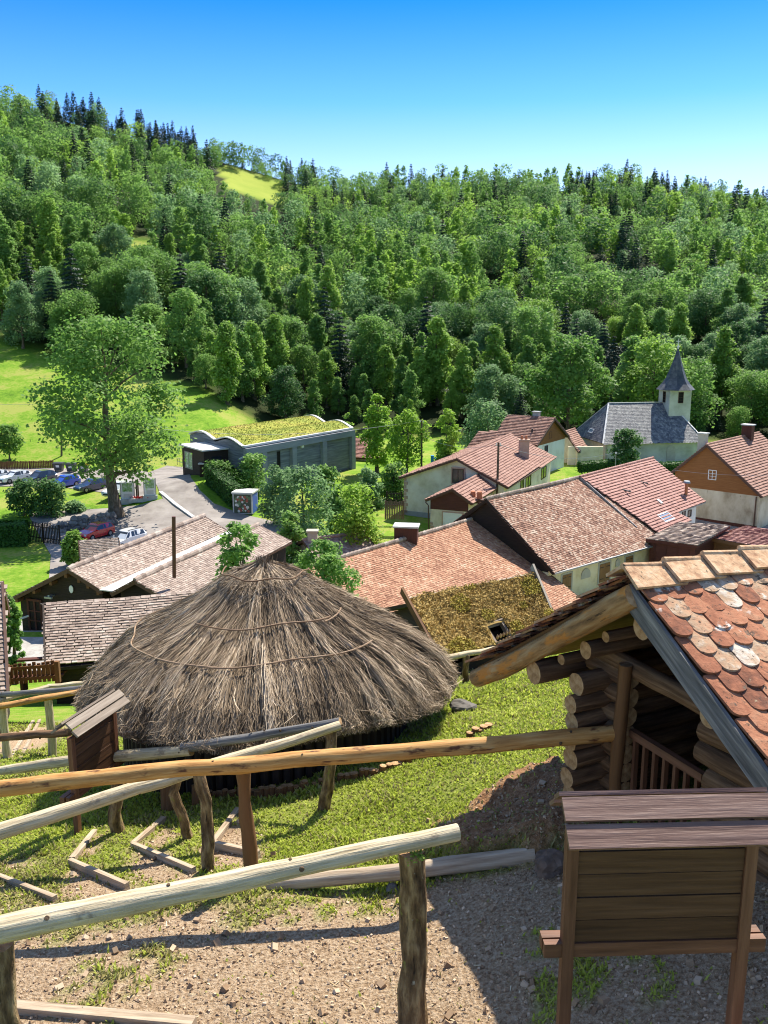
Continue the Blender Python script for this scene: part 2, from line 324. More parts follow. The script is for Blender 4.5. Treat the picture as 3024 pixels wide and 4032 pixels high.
M['stone'] = mat('rough_stone', ramp3((.10, .09, .08), (.22, .20, .175), (.36, .33, .29)), (3, 3, 3), src='Object', rough=.95, bump=.8, wr=.5, wn_=.5)
M['sandstone'] = mat('sandstone_trim', tone((.45, .30, .22), .2), (3, 3, 3), src='Object', rough=.9, bump=.2)
M['greystone'] = mat('grey_stone_trim', tone((.42, .39, .33), .2), (3, 3, 3), src='Object', rough=.9, bump=.2)
M['render_grey'] = mat('grey_plinth_render', tone((.34, .34, .33), .2), (2, 2, 2), src='Object', rough=.95, bump=.2)
# small materials
def plain(name, c, rough=.6, k=.12, metal=0., spec=.4): return mat(name, tone(c, k), (3, 3, 3), src='Object', rough=rough, bump=0, metal=metal, spec=spec)
M['glass'] = plain('dark_window_glass', (.03, .035, .04), .08, .2, spec=.8)
M['sky_glass'] = plain('pale_skylight_glass', (.25, .30, .36), .05, .1, spec=1.)
M['white'] = plain('white_paint', (.78, .78, .76), .4)
M['frame_brown'] = plain('brown_window_frame', (.09, .04, .025), .6)
M['shutter'] = mat('brown_wooden_shutter', ramp3((.16, .075, .03), (.24, .125, .05), (.30, .17, .08)), (1, 16, 16), rough=.75, bump=.2)
M['black'] = plain('black_plastic', (.02, .02, .022), .5)
M['void'] = plain('dark_interior', (.008, .006, .005), .95)
M['grey_plastic'] = plain('dark_grey_plastic', (.055, .06, .065), .5)
M['yellow_lid'] = plain('yellow_plastic_lid', (.65, .48, .04), .5)
M['steel'] = plain('galvanised_steel', (.32, .33, .34), .45, metal=.6)
M['rust_pipe'] = plain('dark_red_flue', (.11, .035, .028), .55)
M['terracotta'] = plain('terracotta_pot', (.50, .19, .09), .8)
M['blue'] = plain('blue_panel', (.03, .08, .40), .5)
M['pool_blue'] = plain('bright_blue_plastic', (.02, .28, .75), .4)
M['poster_green'] = mat('poster_print', [(.2, (.55, .62, .5)), (.5, (.20, .38, .12)), (.8, (.75, .78, .72))], (1.6, 1.6, 1.6), rough=.4, bump=0, wr=0, wn_=1.)
M['red_paint'] = plain('red_paint', (.5, .03, .025), .4)
def carpaint(n, c):
    m = plain(n, c, .22, .05, spec=.6); m.node_tree.nodes['Principled BSDF'].inputs['Coat Weight'].default_value = .8; return m
M['car_white'] = carpaint('white_car_paint', (.75, .76, .77)); M['car_red'] = carpaint('red_car_paint', (.55, .012, .018))
M['car_blue'] = carpaint('bright_blue_car_paint', (.01, .07, .50)); M['car_navy'] = carpaint('navy_car_paint', (.02, .035, .10)); M['car_grey'] = carpaint('slate_car_paint', (.05, .06, .075))
M['tyre'] = plain('tyre_rubber', (.015, .015, .015), .9); M['lamp_glass'] = plain('clear_lamp_glass', (.6, .6, .62), .1, spec=.8); M['tail_red'] = plain('red_lamp_glass', (.4, .01, .01), .2)
# vegetation
def leafmat(name, dark, mid, light, t=.55, objr=.45):
    return mat(name, ramp3(dark, mid, light), (.35, .35, .35), src='Object', wn_=.35, wr=.5, objr=objr, rough=.6, bump=0, trans=t, spec=.25)
M['leaf_mid'] = leafmat('mid_green_leaves', (.11, .225, .05), (.195, .35, .078), (.29, .47, .12))
M['leaf_dark'] = leafmat('dark_green_leaves', (.055, .135, .042), (.10, .21, .06), (.16, .29, .085), .45)
M['leaf_blue'] = leafmat('blue_green_leaves', (.125, .23, .095), (.205, .345, .14), (.29, .45, .195))
M['leaf_light'] = leafmat('fresh_green_leaves', (.17, .30, .048), (.265, .435, .07), (.35, .52, .10), .45)
M['leaf_bright'] = leafmat('bright_young_leaves', (.20, .34, .04), (.30, .48, .06), (.38, .57, .09), .55, .2)
M['leaf_ash'] = leafmat('grey_green_ash_leaves', (.13, .26, .05), (.215, .375, .085), (.31, .48, .125), .5)
M['leaf_spruce'] = leafmat('spruce_needles', (.010, .032, .018), (.022, .056, .031), (.040, .086, .046), .15, .3)
M['leaf_hedge'] = leafmat('clipped_hedge_leaves', (.022, .075, .012), (.048, .135, .02), (.085, .195, .03), .3, 0)
M['grass_blade'] = mat('grass_blades', ramp3((.28, .33, .04), (.45, .53, .075), (.60, .63, .17)), (.5, .5, .5), src='World', wn_=.4, wr=.6, rough=.6, bump=0, trans=.5, spec=.2)
M['dry_grass'] = mat('dry_grass_blades', ramp3((.16, .15, .05), (.30, .27, .10), (.45, .40, .18)), (.5, .5, .5), src='World', wn_=.4, wr=.6, rough=.7, bump=0, trans=.3)
M['moss'] = mat('moss_and_dry_straw', [(.05, (.10, .062, .02)), (.35, (.28, .185, .055)), (.65, (.46, .32, .10)), (1., (.62, .48, .22))], (1.1, 1.1, 1.1), src='Object', wn_=.55, wr=.5, rough=.9, bump=0, trans=.1)
M['twig'] = mat('brushwood_thatch', [(.05, (.028, .019, .012)), (.38, (.14, .098, .06)), (.64, (.35, .26, .17)), (.92, (.64, .52, .38))], (.9, .9, .9), src='Object', wn_=.3, wr=.7, rough=.85, bump=0)
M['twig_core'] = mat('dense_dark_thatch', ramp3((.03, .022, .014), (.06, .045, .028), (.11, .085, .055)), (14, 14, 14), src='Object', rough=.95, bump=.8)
M['hoop'] = mat('peeled_binding_rod', ramp3((.12, .06, .03), (.24, .145, .08), (.40, .29, .19)), (3, 20, 20), rough=.7, bump=.3)
M['pebble'] = mat('pinkish_gravel', ramp3((.19, .12, .07), (.38, .265, .165), (.58, .45, .32)), (8, 8, 8), src='World', wn_=.3, wr=.7, rough=.95, bump=0)
# ================================================================== terrain
import bmesh
D2 = 3024 / 1659.                                            # coordinates read off at 1659 px width
def gpts(pts): return np.array([G(x * D2, y * D2)[:2] for x, y in pts])
def inpoly(poly, X, Y):
    ins = np.zeros(X.shape, bool); k = len(poly)
    for i in range(k):
        x0, y0 = poly[i]; x1, y1 = poly[(i + 1) % k]
        c = ((y0 > Y) != (y1 > Y)) & (X < (x1 - x0) * (Y - y0) / (y1 - y0 + 1e-12) + x0); ins ^= c
    return ins
def pdist(poly, X, Y):
    d = np.full(X.shape, 1e9); k = len(poly)
    for i in range(k):
        a, b = poly[i], poly[(i + 1) % k]; e = b - a; t = np.clip(((X - a[0]) * e[0] + (Y - a[1]) * e[1]) / (e @ e + 1e-12), 0, 1)
        d = np.minimum(d, np.hypot(X - a[0] - t * e[0], Y - a[1] - t * e[1]))
    return d
def pmask(poly, X, Y, soft): 
    s_ = pdist(poly, X, Y) * np.where(inpoly(poly, X, Y), 1, -1)
    return sstep(-soft, soft, s_ + (vnoise(X, Y, .25, 5) + vnoise(X, Y, .09, 6) * .6 - .8) * soft * 1.6)
GRAVEL = [gpts([(-60, 2400), (-60, 2035), (60, 2010), (250, 1990), (380, 1970), (470, 1955), (560, 1935), (700, 1925), (880, 1915), (1000, 1895), (1160, 1868), (1230, 1840), (1330, 1800), (1500, 1780), (1750, 1850), (1800, 2400)]),
          gpts([(-20, 1905), (60, 1915), (120, 1945), (100, 1965), (-20, 1990)]), gpts([(140, 1868), (205, 1882), (300, 1922), (270, 1960), (130, 1940)]),
          gpts([(275, 1836), (350, 1848), (440, 1888), (410, 1925), (280, 1908)]), gpts([(420, 1830), (470, 1800), (515, 1750), (545, 1800), (560, 1855), (520, 1880), (440, 1880)]),
          gpts([(160, 1855), (205, 1805), (225, 1830), (200, 1850)]), gpts([(290, 1825), (352, 1778), (400, 1800), (350, 1835)]), gpts([(-10, 1870), (20, 1850), (70, 1860), (20, 1880)])]
PATH2 = [gpts([(-60, 1640), (60, 1628), (150, 1590), (160, 1548), (60, 1572), (-60, 1590)])]
DIRT = [gpts([(905, 1858), (945, 1800), (1040, 1745), (1120, 1705), (1215, 1665), (1290, 1760), (1270, 1850), (1160, 1850), (1000, 1875)])]
HAY = np.array([(-.170 * 402, 402), (-.108 * 402, 402), (-.108 * 420, 420), (-.112 * 448, 448), (-.172 * 448, 448)])
CLEAR2 = np.array([(-.145 * 292, 292), (-.075 * 292, 292), (-.07 * 325, 322), (-.15 * 325, 325)])
CLEAR3 = np.array([(-.30 * 245, 245), (-.24 * 245, 242), (-.235 * 268, 268), (-.30 * 270, 270)])
def axis(segs):
    out = []
    for a, b, s_ in segs: out.append(np.arange(a, b - 1e-6, s_))
    return np.concatenate(out + [np.array([segs[-1][1]])])
ys = axis([(-40, -4, 4), (-4, 3, .5), (3, 10, .07), (10, 20, .2), (20, 60, .8), (60, 130, 1.6), (130, 240, 4), (240, 1000, 12)])
xs = axis([(-900, -300, 40), (-300, -100, 10), (-100, -24, 2.), (-24, -9, .6), (-9, -3.2, .2), (-3.2, 3.2, .07), (3.2, 9, .2), (9, 24, .8), (24, 100, 2.), (100, 300, 10), (300, 900, 40)])
X, Y = np.meshgrid(xs, ys, indexing='ij'); Zg = ground(X, Y)
nearf = 1 - sstep(16, 24, np.hypot(X, Y))
def gmask(polys, soft):
    m_ = np.zeros(X.shape)
    sel = nearf > .01
    for p in polys: m_[sel] = np.maximum(m_[sel], pmask(p, X[sel], Y[sel], soft))
    return m_
gv = np.maximum(gmask(GRAVEL, .12), gmask(PATH2, .3)); dr = gmask(DIRT, .16)
# grass tongues and tufts growing into the landing
gv = gv * (1 - .6 * sstep(.62, .74, vnoise(X, Y, .55, 21)) * sstep(.4, .6, vnoise(X, Y, .13, 22)))
Zn = Zg + nearf * ((vnoise(X, Y, .5, 31) - .5) * .05 + (vnoise(X, Y, .16, 32) - .5) * .025 * (1 - gv)) + dr * (.10 + .16 * vnoise(X, Y, .35, 33) + .07 * vnoise(X, Y, .1, 34)) - gv * .015
hay = np.where(inpoly(HAY, X, Y), 1., 0.); 
qq = X / np.maximum(Y, 30)
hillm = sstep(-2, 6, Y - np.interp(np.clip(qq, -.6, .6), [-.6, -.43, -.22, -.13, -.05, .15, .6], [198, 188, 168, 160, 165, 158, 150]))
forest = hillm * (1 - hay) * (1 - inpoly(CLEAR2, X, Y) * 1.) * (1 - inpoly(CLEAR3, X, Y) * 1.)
mb = MB(); ni, nj = X.shape
i, j = np.meshgrid(np.arange(ni - 1), np.arange(nj - 1), indexing='ij')
F = np.stack([i * nj + j, (i + 1) * nj + j, (i + 1) * nj + j + 1, i * nj + j + 1], -1).reshape(-1, 4)
mb.add(np.stack([X, Y, Zn], -1).reshape(-1, 3), F, None, 0.5)
def terrain_mat():
    m = bpy.data.materials.new('hillside_turf_gravel_and_soil'); m.use_nodes = True; nt = m.node_tree; N = nt.nodes; L = nt.links; b = N['Principled BSDF']
    b.inputs['Roughness'].default_value = .95; b.inputs['Specular IOR Level'].default_value = .1
    pos = N.new('ShaderNodeNewGeometry').outputs['Position']
    def noise(s, d=5.):
        n = N.new('ShaderNodeTexNoise'); n.inputs['Scale'].default_value = s; n.inputs['Detail'].default_value = d; n.inputs['Roughness'].default_value = .65; L.new(pos, n.inputs['Vector'])
        r = N.new('ShaderNodeMapRange'); r.inputs[1].default_value = .28; r.inputs[2].default_value = .72; L.new(n.outputs['Fac'], r.inputs[0]); return r.outputs[0]
    def att(n): a = N.new('ShaderNodeAttribute'); a.attribute_name = n; return a.outputs['Fac']
    def mix(f, a, c):
        x = N.new('ShaderNodeMix'); x.data_type = 'RGBA'; L.new(f, x.inputs[0]); L.new(a, x.inputs[6]); L.new(c, x.inputs[7]); return x.outputs[2]
    def rp(f, cols): r = ramp(nt, cols); L.new(f, r.inputs[0]); return r.outputs[0]
    n1, n2, n3, n4 = noise(.11), noise(2.2), noise(34., 6.), noise(.02)
    mm = N.new('ShaderNodeMath'); mm.operation = 'MULTIPLY_ADD'; L.new(n2, mm.inputs[0]); mm.inputs[1].default_value = .45; L.new(n1, mm.inputs[2])
    n6 = noise(.55, 8.); m6 = N.new('ShaderNodeMath'); m6.operation = 'MULTIPLY_ADD'; L.new(n6, m6.inputs[0]); m6.inputs[1].default_value = .5; L.new(mm.outputs[0], m6.inputs[2]); m7 = N.new('ShaderNodeMath'); m7.operation = 'SUBTRACT'; L.new(m6.outputs[0], m7.inputs[0]); m7.inputs[1].default_value = .25
    turf = rp(m7.outputs[0], [(.1, (.065, .14, .012)), (.45, (.125, .25, .018)), (.75, (.19, .31, .03)), (1., (.29, .32, .07))])
    nearg = rp(n3, [(.0, (.10, .13, .022)), (.5, (.22, .265, .045)), (1., (.36, .34, .12))])
    c = mix(att('near'), turf, nearg)
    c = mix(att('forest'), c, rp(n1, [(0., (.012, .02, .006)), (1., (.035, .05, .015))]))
    c = mix(att('hay'), c, rp(n4, [(.2, (.19, .28, .03)), (.8, (.30, .35, .055))]))
    gcol = rp(n3, [(.05, (.18, .11, .06)), (.4, (.37, .255, .155)), (.62, (.49, .36, .235)), (1., (.62, .50, .36))])
    c = mix(att('gravel'), c, gcol)
    c = mix(att('dirt'), c, rp(noise(18.), [(.1, (.17, .085, .04)), (.5, (.36, .195, .10)), (.9, (.50, .32, .18))]))
    L.new(c, b.inputs['Base Color'])
    bp = N.new('ShaderNodeBump'); bp.inputs['Strength'].default_value = .9; bp.inputs['Distance'].default_value = .03; L.new(n3, bp.inputs['Height']); L.new(bp.outputs[0], b.inputs['Normal'])
    return m
M['terrain'] = terrain_mat()
terr = mb.build('ground', M['terrain'], None, smooth=True, kind='structure')
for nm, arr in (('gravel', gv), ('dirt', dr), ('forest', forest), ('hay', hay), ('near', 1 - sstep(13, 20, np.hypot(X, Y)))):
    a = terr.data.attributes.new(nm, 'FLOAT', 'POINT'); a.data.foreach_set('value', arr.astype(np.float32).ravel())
def nearz(x, y):                                             # height of the built sheet, bumps included
    i = np.clip(np.searchsorted(xs, x) - 1, 0, len(xs) - 2); j = np.clip(np.searchsorted(ys, y) - 1, 0, len(ys) - 2)
    tx = (x - xs[i]) / (xs[i + 1] - xs[i]); ty = (y - ys[j]) / (ys[j + 1] - ys[j])
    return (Zn[i, j] * (1 - tx) + Zn[i + 1, j] * tx) * (1 - ty) + (Zn[i, j + 1] * (1 - tx) + Zn[i + 1, j + 1] * tx) * ty
def samp(arr, x, y):
    i = np.clip(np.searchsorted(xs, x) - 1, 0, len(xs) - 2); j = np.clip(np.searchsorted(ys, y) - 1, 0, len(ys) - 2); return arr[i, j]
# sheets laid on the ground (roads, yards)
def sheet(name, poly, m, lift=.05, step=2.0):
    bm = bmesh.new(); f = bm.faces.new([bm.verts.new((p[0], p[1], 0)) for p in poly])
    lo, hi = poly.min(0), poly.max(0)
    for ax in (0, 1):
        for v in np.arange(lo[ax] + step, hi[ax], step):
            n = (1, 0, 0) if ax == 0 else (0, 1, 0); co = (v, 0, 0) if ax == 0 else (0, v, 0)
            bmesh.ops.bisect_plane(bm, geom=bm.verts[:] + bm.edges[:] + bm.faces[:], plane_co=co, plane_no=n)
    bmesh.ops.triangulate(bm, faces=bm.faces[:])
    for v in bm.verts: v.co.z = gz(v.co.x, v.co.y) + lift
    bmesh.ops.recalc_face_normals(bm, faces=bm.faces[:])
    me = bpy.data.meshes.new(name); bm.to_mesh(me); bm.free(); me.materials.append(m)
    if me.polygons[0].normal.z < 0: me.flip_normals()
    o = bpy.data.objects.new(name, me); COL.objects.link(o); o['kind'] = 'structure'; return o
M['asphalt'] = mat('worn_pinkish_asphalt', ramp3((.20, .175, .16), (.29, .26, .24), (.38, .345, .32)), (.5, .5, .5), src='World', wn_=.8, wr=.1, rough=.95, bump=.2, bsc=(30, 30, 30), spot=[((.23, .21, .19), (.12, .9, .3), .62)])
M['yard'] = mat('grey_yard_gravel', ramp3((.25, .23, .21), (.36, .34, .31), (.46, .43, .40)), (3, 3, 3), src='World', wn_=.9, wr=.0, rough=.95, bump=.2)
M['marking'] = plain('white_road_paint', (.66, .64, .6), .8)
sheet('road', gpts([(60, 1110), (150, 1102), (240, 1098), (300, 1092), (352, 1078), (344, 1062), (334, 1042), (318, 1022), (360, 1006), (402, 1010), (413, 1034), (432, 1060), (462, 1088), (520, 1110), (600, 1128), (660, 1150), (640, 1230), (100, 1330), (110, 1200)]), M['asphalt'], .05)
sheet('car_park', gpts([(-70, 1052), (120, 1050), (205, 1062), (300, 1075), (336, 1062), (332, 1040), (318, 1018), (240, 1015), (120, 1012), (-70, 1010)]), M['asphalt'], .06)
sheet('yard', gpts([(-60, 1475), (-60, 1345), (120, 1340), (260, 1345), (260, 1460), (120, 1462), (20, 1448)]), M['yard'], .05)
sheet('farm_yard', np.array([(4, 52), (12, 48), (26, 58), (33, 70), (29, 76), (22, 72), (14, 64)]), M['yard'], .05)
sheet('street', np.array([(28, 79), (36, 70), (60, 62), (90, 70), (92, 95), (70, 104), (32, 108), (25, 98)]), M['asphalt'], .05)
# ================================================================== vegetation builders
def lobes_crown(h0, h1, r, shape, nl, seed):
    """lobe centres and radii filling a crown from height h0 to h1"""
    g_ = np.random.default_rng(seed); out = []
    for k in range(nl):
        t = (k + .5) / nl; t = np.clip(t + g_.normal(0, .04), 0, 1)
        if shape == 'round': pr = math.sqrt(max(0, 1 - (2 * t - .9) ** 2 / 1.25))
        elif shape == 'oval': pr = math.sqrt(max(0.03, 1 - (2 * t - .75) ** 2 / 1.62))
        elif shape == 'birch': pr = (1 - t) ** .55 * (.35 + .65 * min(1, t * 4))
        elif shape == 'shrub': pr = math.sqrt(max(0.04, 1 - t * t * .9))
        elif shape == 'spread': pr = math.sqrt(max(.03, 1 - (2 * t - .95) ** 2 / 1.1)) * (.75 + .25 * g_.random())
        a = k * 2.39996 + g_.normal(0, .4); rad = r * pr * math.sqrt(g_.uniform(.15, 1)) * .80
        z = h0 + (h1 - h0) * t
        rl = r * g_.uniform(.20, .40) * (.6 + .4 * pr)
        out.append((rad * math.cos(a), rad * math.sin(a), min(z, h1 - rl * .6), rl))
    out = np.array(out)
    if shape == 'spread': out[:, 3] *= .74
    if shape == 'shrub': out[:, 3] *= 1.3
    return out
def leafy(mb, lobes, n, size, seed, droop=0., sq=.85, hollow=.55, spiky=.12):
    g_ = np.random.default_rng(seed); w = lobes[:, 3] ** 2; k = g_.choice(len(lobes), n, p=w / w.sum()); L_ = lobes[k]
    dirn = nrm(g_.normal(0, 1, (n, 3)) + np.array([0, 0, .25])); rr = L_[:, 3] * (hollow + (1 - hollow) * g_.random(n) ** .45) * (1 + g_.normal(0, spiky, n))
    # knobbly surface: modulate the radius with low-frequency waves
    rr = rr * (1 + .10 * np.sin(dirn[:, 0] * 7 + k) * np.sin(dirn[:, 1] * 6 + 2 * k) + .08 * np.sin(dirn[:, 2] * 9 + k))
    c = L_[:, :3] + dirn * rr[:, None] * np.array([1, 1, sq])
    c[:, 2] -= droop * rr * g_.random(n)
    nn = nrm(dirn * .45 + g_.normal(0, .5, (n, 3)) + np.array([0, 0, .75]))
    lr = g_.random(len(lobes))[k] * .5 + g_.random(n) * .5
    mb.cards(c, nn, size * g_.uniform(.6, 1.35, n), .75, 0, lr)
def trunk_mb(h, r, lobes, seed, fork=.28, m=0, nb=9, mb=None):
    mb = mb or MB(); g_ = np.random.default_rng(seed); lean = g_.normal(0, .02, 2) * h
    top = np.array([lean[0], lean[1], h])
    zs = np.linspace(0, 1, 9); pts = np.stack([lean[0] * zs + np.sin(zs * 5 + seed) * r * .4, lean[1] * zs + np.cos(zs * 4 + seed) * r * .4, zs * h], 1)
    rad = r * (1 - zs) ** .8 * (1 - .0) + r * .04; rad[0] *= 1.5; rad[1] *= 1.05
    mb.tube(pts, rad, 8, m, bump=.05)
    sel = g_.permutation(len(lobes))[:nb]
    for q in sel:
        l = lobes[q]; z0 = max(h * fork * g_.uniform(.8, 1.1), min(l[2] - abs(l[0]) * .8, h * .8)); t = z0 / h
        a = np.array([np.interp(t, zs, pts[:, 0]), np.interp(t, zs, pts[:, 1]), z0]); b_ = l[:3]
        mid = a * .5 + b_ * .5 + np.array([0, 0, .08 * np.linalg.norm(b_ - a)])
        r0 = np.interp(t, zs, rad) * .6
        mb.tube([a, mid, b_], [r0, r0 * .6, r0 * .22], 6, m, seg=6, wob=r0 * .3)
    return mb
def make_tree(kind, h, r, seed, n, size, nl=None, tk=1.):
    """(crown, trunk) mesh builders in local metres, base at the origin"""
    cr = MB()
    if kind == 'spruce':
        g_ = np.random.default_rng(seed); tiers = int(h * 1.1)
        per = max(4, n // (tiers * 5))
        Cc, Nn, Rr = [], [], []
        for t in range(tiers):
            f = (t + .5) / tiers; z = h * (.08 + .92 * f); rad = r * (1 - f) ** .8 * g_.uniform(.82, 1.12) + .12
            nbr = max(5, int(13 * (1 - f) + 4))
            for b_ in range(nbr):
                a = b_ / nbr * 6.283 + t * .9 + g_.normal(0, .2); L_ = rad * g_.uniform(.7, 1.15)
                k = max(3, int(n * (L_ + .3) / (tiers * nbr * r * .62)))
                s_ = np.sqrt(g_.random(k)); cc = np.stack([np.cos(a) * s_ * L_, np.sin(a) * s_ * L_, z - .30 * L_ * s_ ** 1.4 + g_.normal(0, .06, k)], 1)
                cc[:, :2] += g_.normal(0, .10 * L_ + .05, (k, 2))
                Cc.append(cc); nn = np.stack([np.cos(a) * np.ones(k) * .5, np.sin(a) * np.ones(k) * .5, np.ones(k)], 1) + g_.normal(0, .4, (k, 3)); Nn.append(nn); Rr.append(.5 * g_.random() + .5 * g_.random(k))
        c = np.concatenate(Cc); cr.cards(c, np.concatenate(Nn), size * g_.uniform(.7, 1.3, len(c)), .6, 0, np.concatenate(Rr))
        tr = MB().tube([(0, 0, 0), (0, 0, h * .98)], [h * .014 + .06, .02], 7, seg=5)
        return cr, tr
    h0 = {'round': .22, 'oval': .12, 'birch': .10, 'shrub': .03, 'spread': .20}[kind] * h
    lo = lobes_crown(h0 + r * .1, h, r, kind, nl or {'round': 34, 'oval': 34, 'birch': 32, 'shrub': 18, 'spread': 36}[kind], seed)
    leafy(cr, lo, n, size, seed + 1, droop=.55 if kind == 'birch' else .1, spiky=.25)
    tr = trunk_mb(h * .86, (h * .017 + .04) * tk, lo, seed, fork=.28, nb=9 if kind != 'spread' else 18)
    return cr, tr
def place_tree(name, label, cat, kind, base, h, r, leaf, seed, n, size, group=None, nl=None, bark='bark', tk=1.):
    t = thing(name, label, cat, (0, 0, 0), group); cr, tr = make_tree(kind, h, r, seed, n, size, nl, tk)
    cr.build('crown', M[leaf], t); tr.build('trunk', M[bark], t, smooth=True); t.location = tuple(float(v) for v in base); return t
def px_tree(name, label, cat, kind, xb, yb, yt, wpx, leaf, seed, n, size, d=None, group=None, nl=None, tk=1.):
    """tree standing where a photo pixel (1659-px units) meets the ground, top at yt, crown width wpx"""
    b_ = G(xb * D2, yb * D2) if d is None else P(xb * D2, yb * D2, d)
    if d is not None: b_[2] = gz(b_[0], b_[1])
    top = P(xb * D2, yt * D2, b_[1]); h = top[2] - b_[2]
    f = b_[1] * cT - (b_[2] + h / 2) * sT; r = wpx * D2 / F_PX * f / 2
    return place_tree(name, label, cat, kind, b_, h, r, leaf, seed, n, size, group, nl, tk=tk)
def hedge_mb(pts, w, h, n, size, seed, rounded=.15):
    """clipped hedge along a ground polyline"""
    mb = MB(); g_ = np.random.default_rng(seed); pts = np.asarray(pts, float); seg = np.linalg.norm(np.diff(pts[:, :2], axis=0), axis=1); cum = np.concatenate([[0], np.cumsum(seg)])
    s_ = g_.random(n) * cum[-1]; x = np.interp(s_, cum, pts[:, 0]); y = np.interp(s_, cum, pts[:, 1])
    k = np.clip(np.searchsorted(cum, s_) - 1, 0, len(seg) - 1); T = nrm(np.diff(pts[:, :2], axis=0))[k]; Nn = np.stack([-T[:, 1], T[:, 0]], 1)
    per = w + 2 * h; q = g_.random(n) * per
    off = np.where(q < h, -w / 2, np.where(q < h + w, q - h - w / 2, w / 2)); z = np.where(q < h, q, np.where(q < h + w, h, per - q))
    end = g_.random(n) < .10; s_ = np.where(end, np.where(g_.random(n) < .5, 0, cum[-1]), s_); x = np.interp(s_, cum, pts[:, 0]); y = np.interp(s_, cum, pts[:, 1])
    off = np.where(end, g_.uniform(-w / 2, w / 2, n), off); z = np.where(end, g_.random(n) * h, z)
    jit = g_.normal(0, size * .35, (n, 3)); gzv = np.interp(s_, cum, pts[:, 2]); z = z + (vnoise(s_, off, .8, seed) - .5) * .18 * (z > h * .7)
    c = np.stack([x + Nn[:, 0] * off, y + Nn[:, 1] * off, gzv + z], 1) + jit
    nn = np.stack([Nn[:, 0] * np.sign(off) * (q < h) + Nn[:, 0] * np.sign(off) * (q > h + w), Nn[:, 1] * np.sign(off), (np.abs(z - h) < .1) * 1.2 + .3], 1) + g_.normal(0, .5, (n, 3))
    mb.cards(c, nn, size * g_.uniform(.6, 1.3, n), .8)
    # dense twiggy inside
    for a, b_ in zip(pts[:-1], pts[1:]):
        d_ = nrm(b_ - a); mb.beam(a + [0, 0, h * .46], b_ + [0, 0, h * .46], w * .8, h * .86, rnd=0.)
    return mb
# ================================================================== the wooded hillside
FG = np.random.default_rng(77)
def edge_d(q): return np.interp(np.clip(q, -.6, .6), [-.6, -.43, -.22, -.13, -.05, .15, .6], [198, 188, 168, 160, 165, 158, 150])
pts = []
for d0 in np.arange(150, 620, 6.7):
    sp = 6.7 + d0 * .002
    for x0 in np.arange(-.62 * d0, .62 * d0, sp):
        x, d = x0 + FG.uniform(-.48, .48) * sp, d0 + FG.uniform(-.48, .48) * 6.7
        q = x / d
        if d < edge_d(q) + 1 or d > np.interp(q, [-.6, 0, .6], [430, 470, 520]) + 35: continue
        pts.append((x, d))
pts = np.array(pts); px_, pd_ = pts[:, 0], pts[:, 1]; pq = px_ / pd_
HAYX = np.array([(-.172 * 376, 376), (-.104 * 376, 376), (-.104 * 415, 415), (-.110 * 446, 446), (-.174 * 446, 446)])
bad = inpoly(HAYX, px_, pd_) | inpoly(CLEAR2, px_, pd_) | inpoly(CLEAR3, px_, pd_)
pts = pts[~bad]; px_, pd_ = pts[:, 0], pts[:, 1]; pq = px_ / pd_
order = np.argsort(pd_ + np.where(np.abs(pq) > .47, 500, 0)); pts = pts[order]; px_, pd_ = pts[:, 0], pts[:, 1]; pq = px_ / pd_
def kind_of(x, d, q):
    Rd = np.interp(q, [-.6, 0, .6], [430, 470, 520]); u = (d - 150) / (Rd - 150)
    psp = .08 + .04 * (u > .5)
    if u > .88: psp = .24
    if u > .86 and -.345 < q < -.20: psp = .85
    if u > .86 and q > .20: psp = .55
    if .19 < q < .275 and 178 < d < 212: psp = .92
    if vnoise(x, d, 22, 41) > .86: psp = max(psp, .6)
    if FG.random() < psp: return 'spruce'
    v = vnoise(x, d, 30, 42) + FG.normal(0, .16)
    return 'birch' if v < .36 else ('oval' if v < .62 else 'round')
VAR = {('oval', 'leaf_mid'): 'tall oval deciduous tree with mid green crown in the hillside wood', ('oval', 'leaf_blue'): 'tall oval deciduous tree with greyish green crown in the hillside wood',
       ('round', 'leaf_mid'): 'broad round deciduous tree with mid green crown in the hillside wood', ('round', 'leaf_dark'): 'broad round deciduous tree with dark green crown in the hillside wood',
       ('birch', 'leaf_mid'): 'slender drooping birch with mid green crown in the hillside wood', ('birch', 'leaf_light'): 'slender drooping birch with pale fresh green crown in the hillside wood',
       ('oval', 'leaf_dark'): 'tall oval deciduous tree with dark green crown in the hillside wood', ('spruce', 'leaf_spruce'): 'dark pointed spruce among the trees of the hillside wood',
       ('round', 'leaf_light'): 'broad round deciduous tree with yellowish green crown in the hillside wood'}
WT = {'oval': (('leaf_mid', .45), ('leaf_blue', .35), ('leaf_dark', .2)), 'round': (('leaf_mid', .45), ('leaf_dark', .42), ('leaf_light', .13)), 'birch': (('leaf_mid', .55), ('leaf_light', .45)), 'spruce': (('leaf_spruce', 1.),)}
DIM = {'oval': (16.5, 6.0), 'round': (15.5, 7.4), 'birch': (17, 4.6), 'spruce': (18, 4.6)}
NM = {'oval': 'deciduous_tree', 'round': 'deciduous_tree', 'birch': 'birch_tree', 'spruce': 'spruce_tree'}
N_IND = 285
proto = {}
far = {k: MB() for k in ('leaf_mid', 'leaf_blue', 'leaf_dark', 'leaf_light', 'leaf_spruce')}
farvar = {}
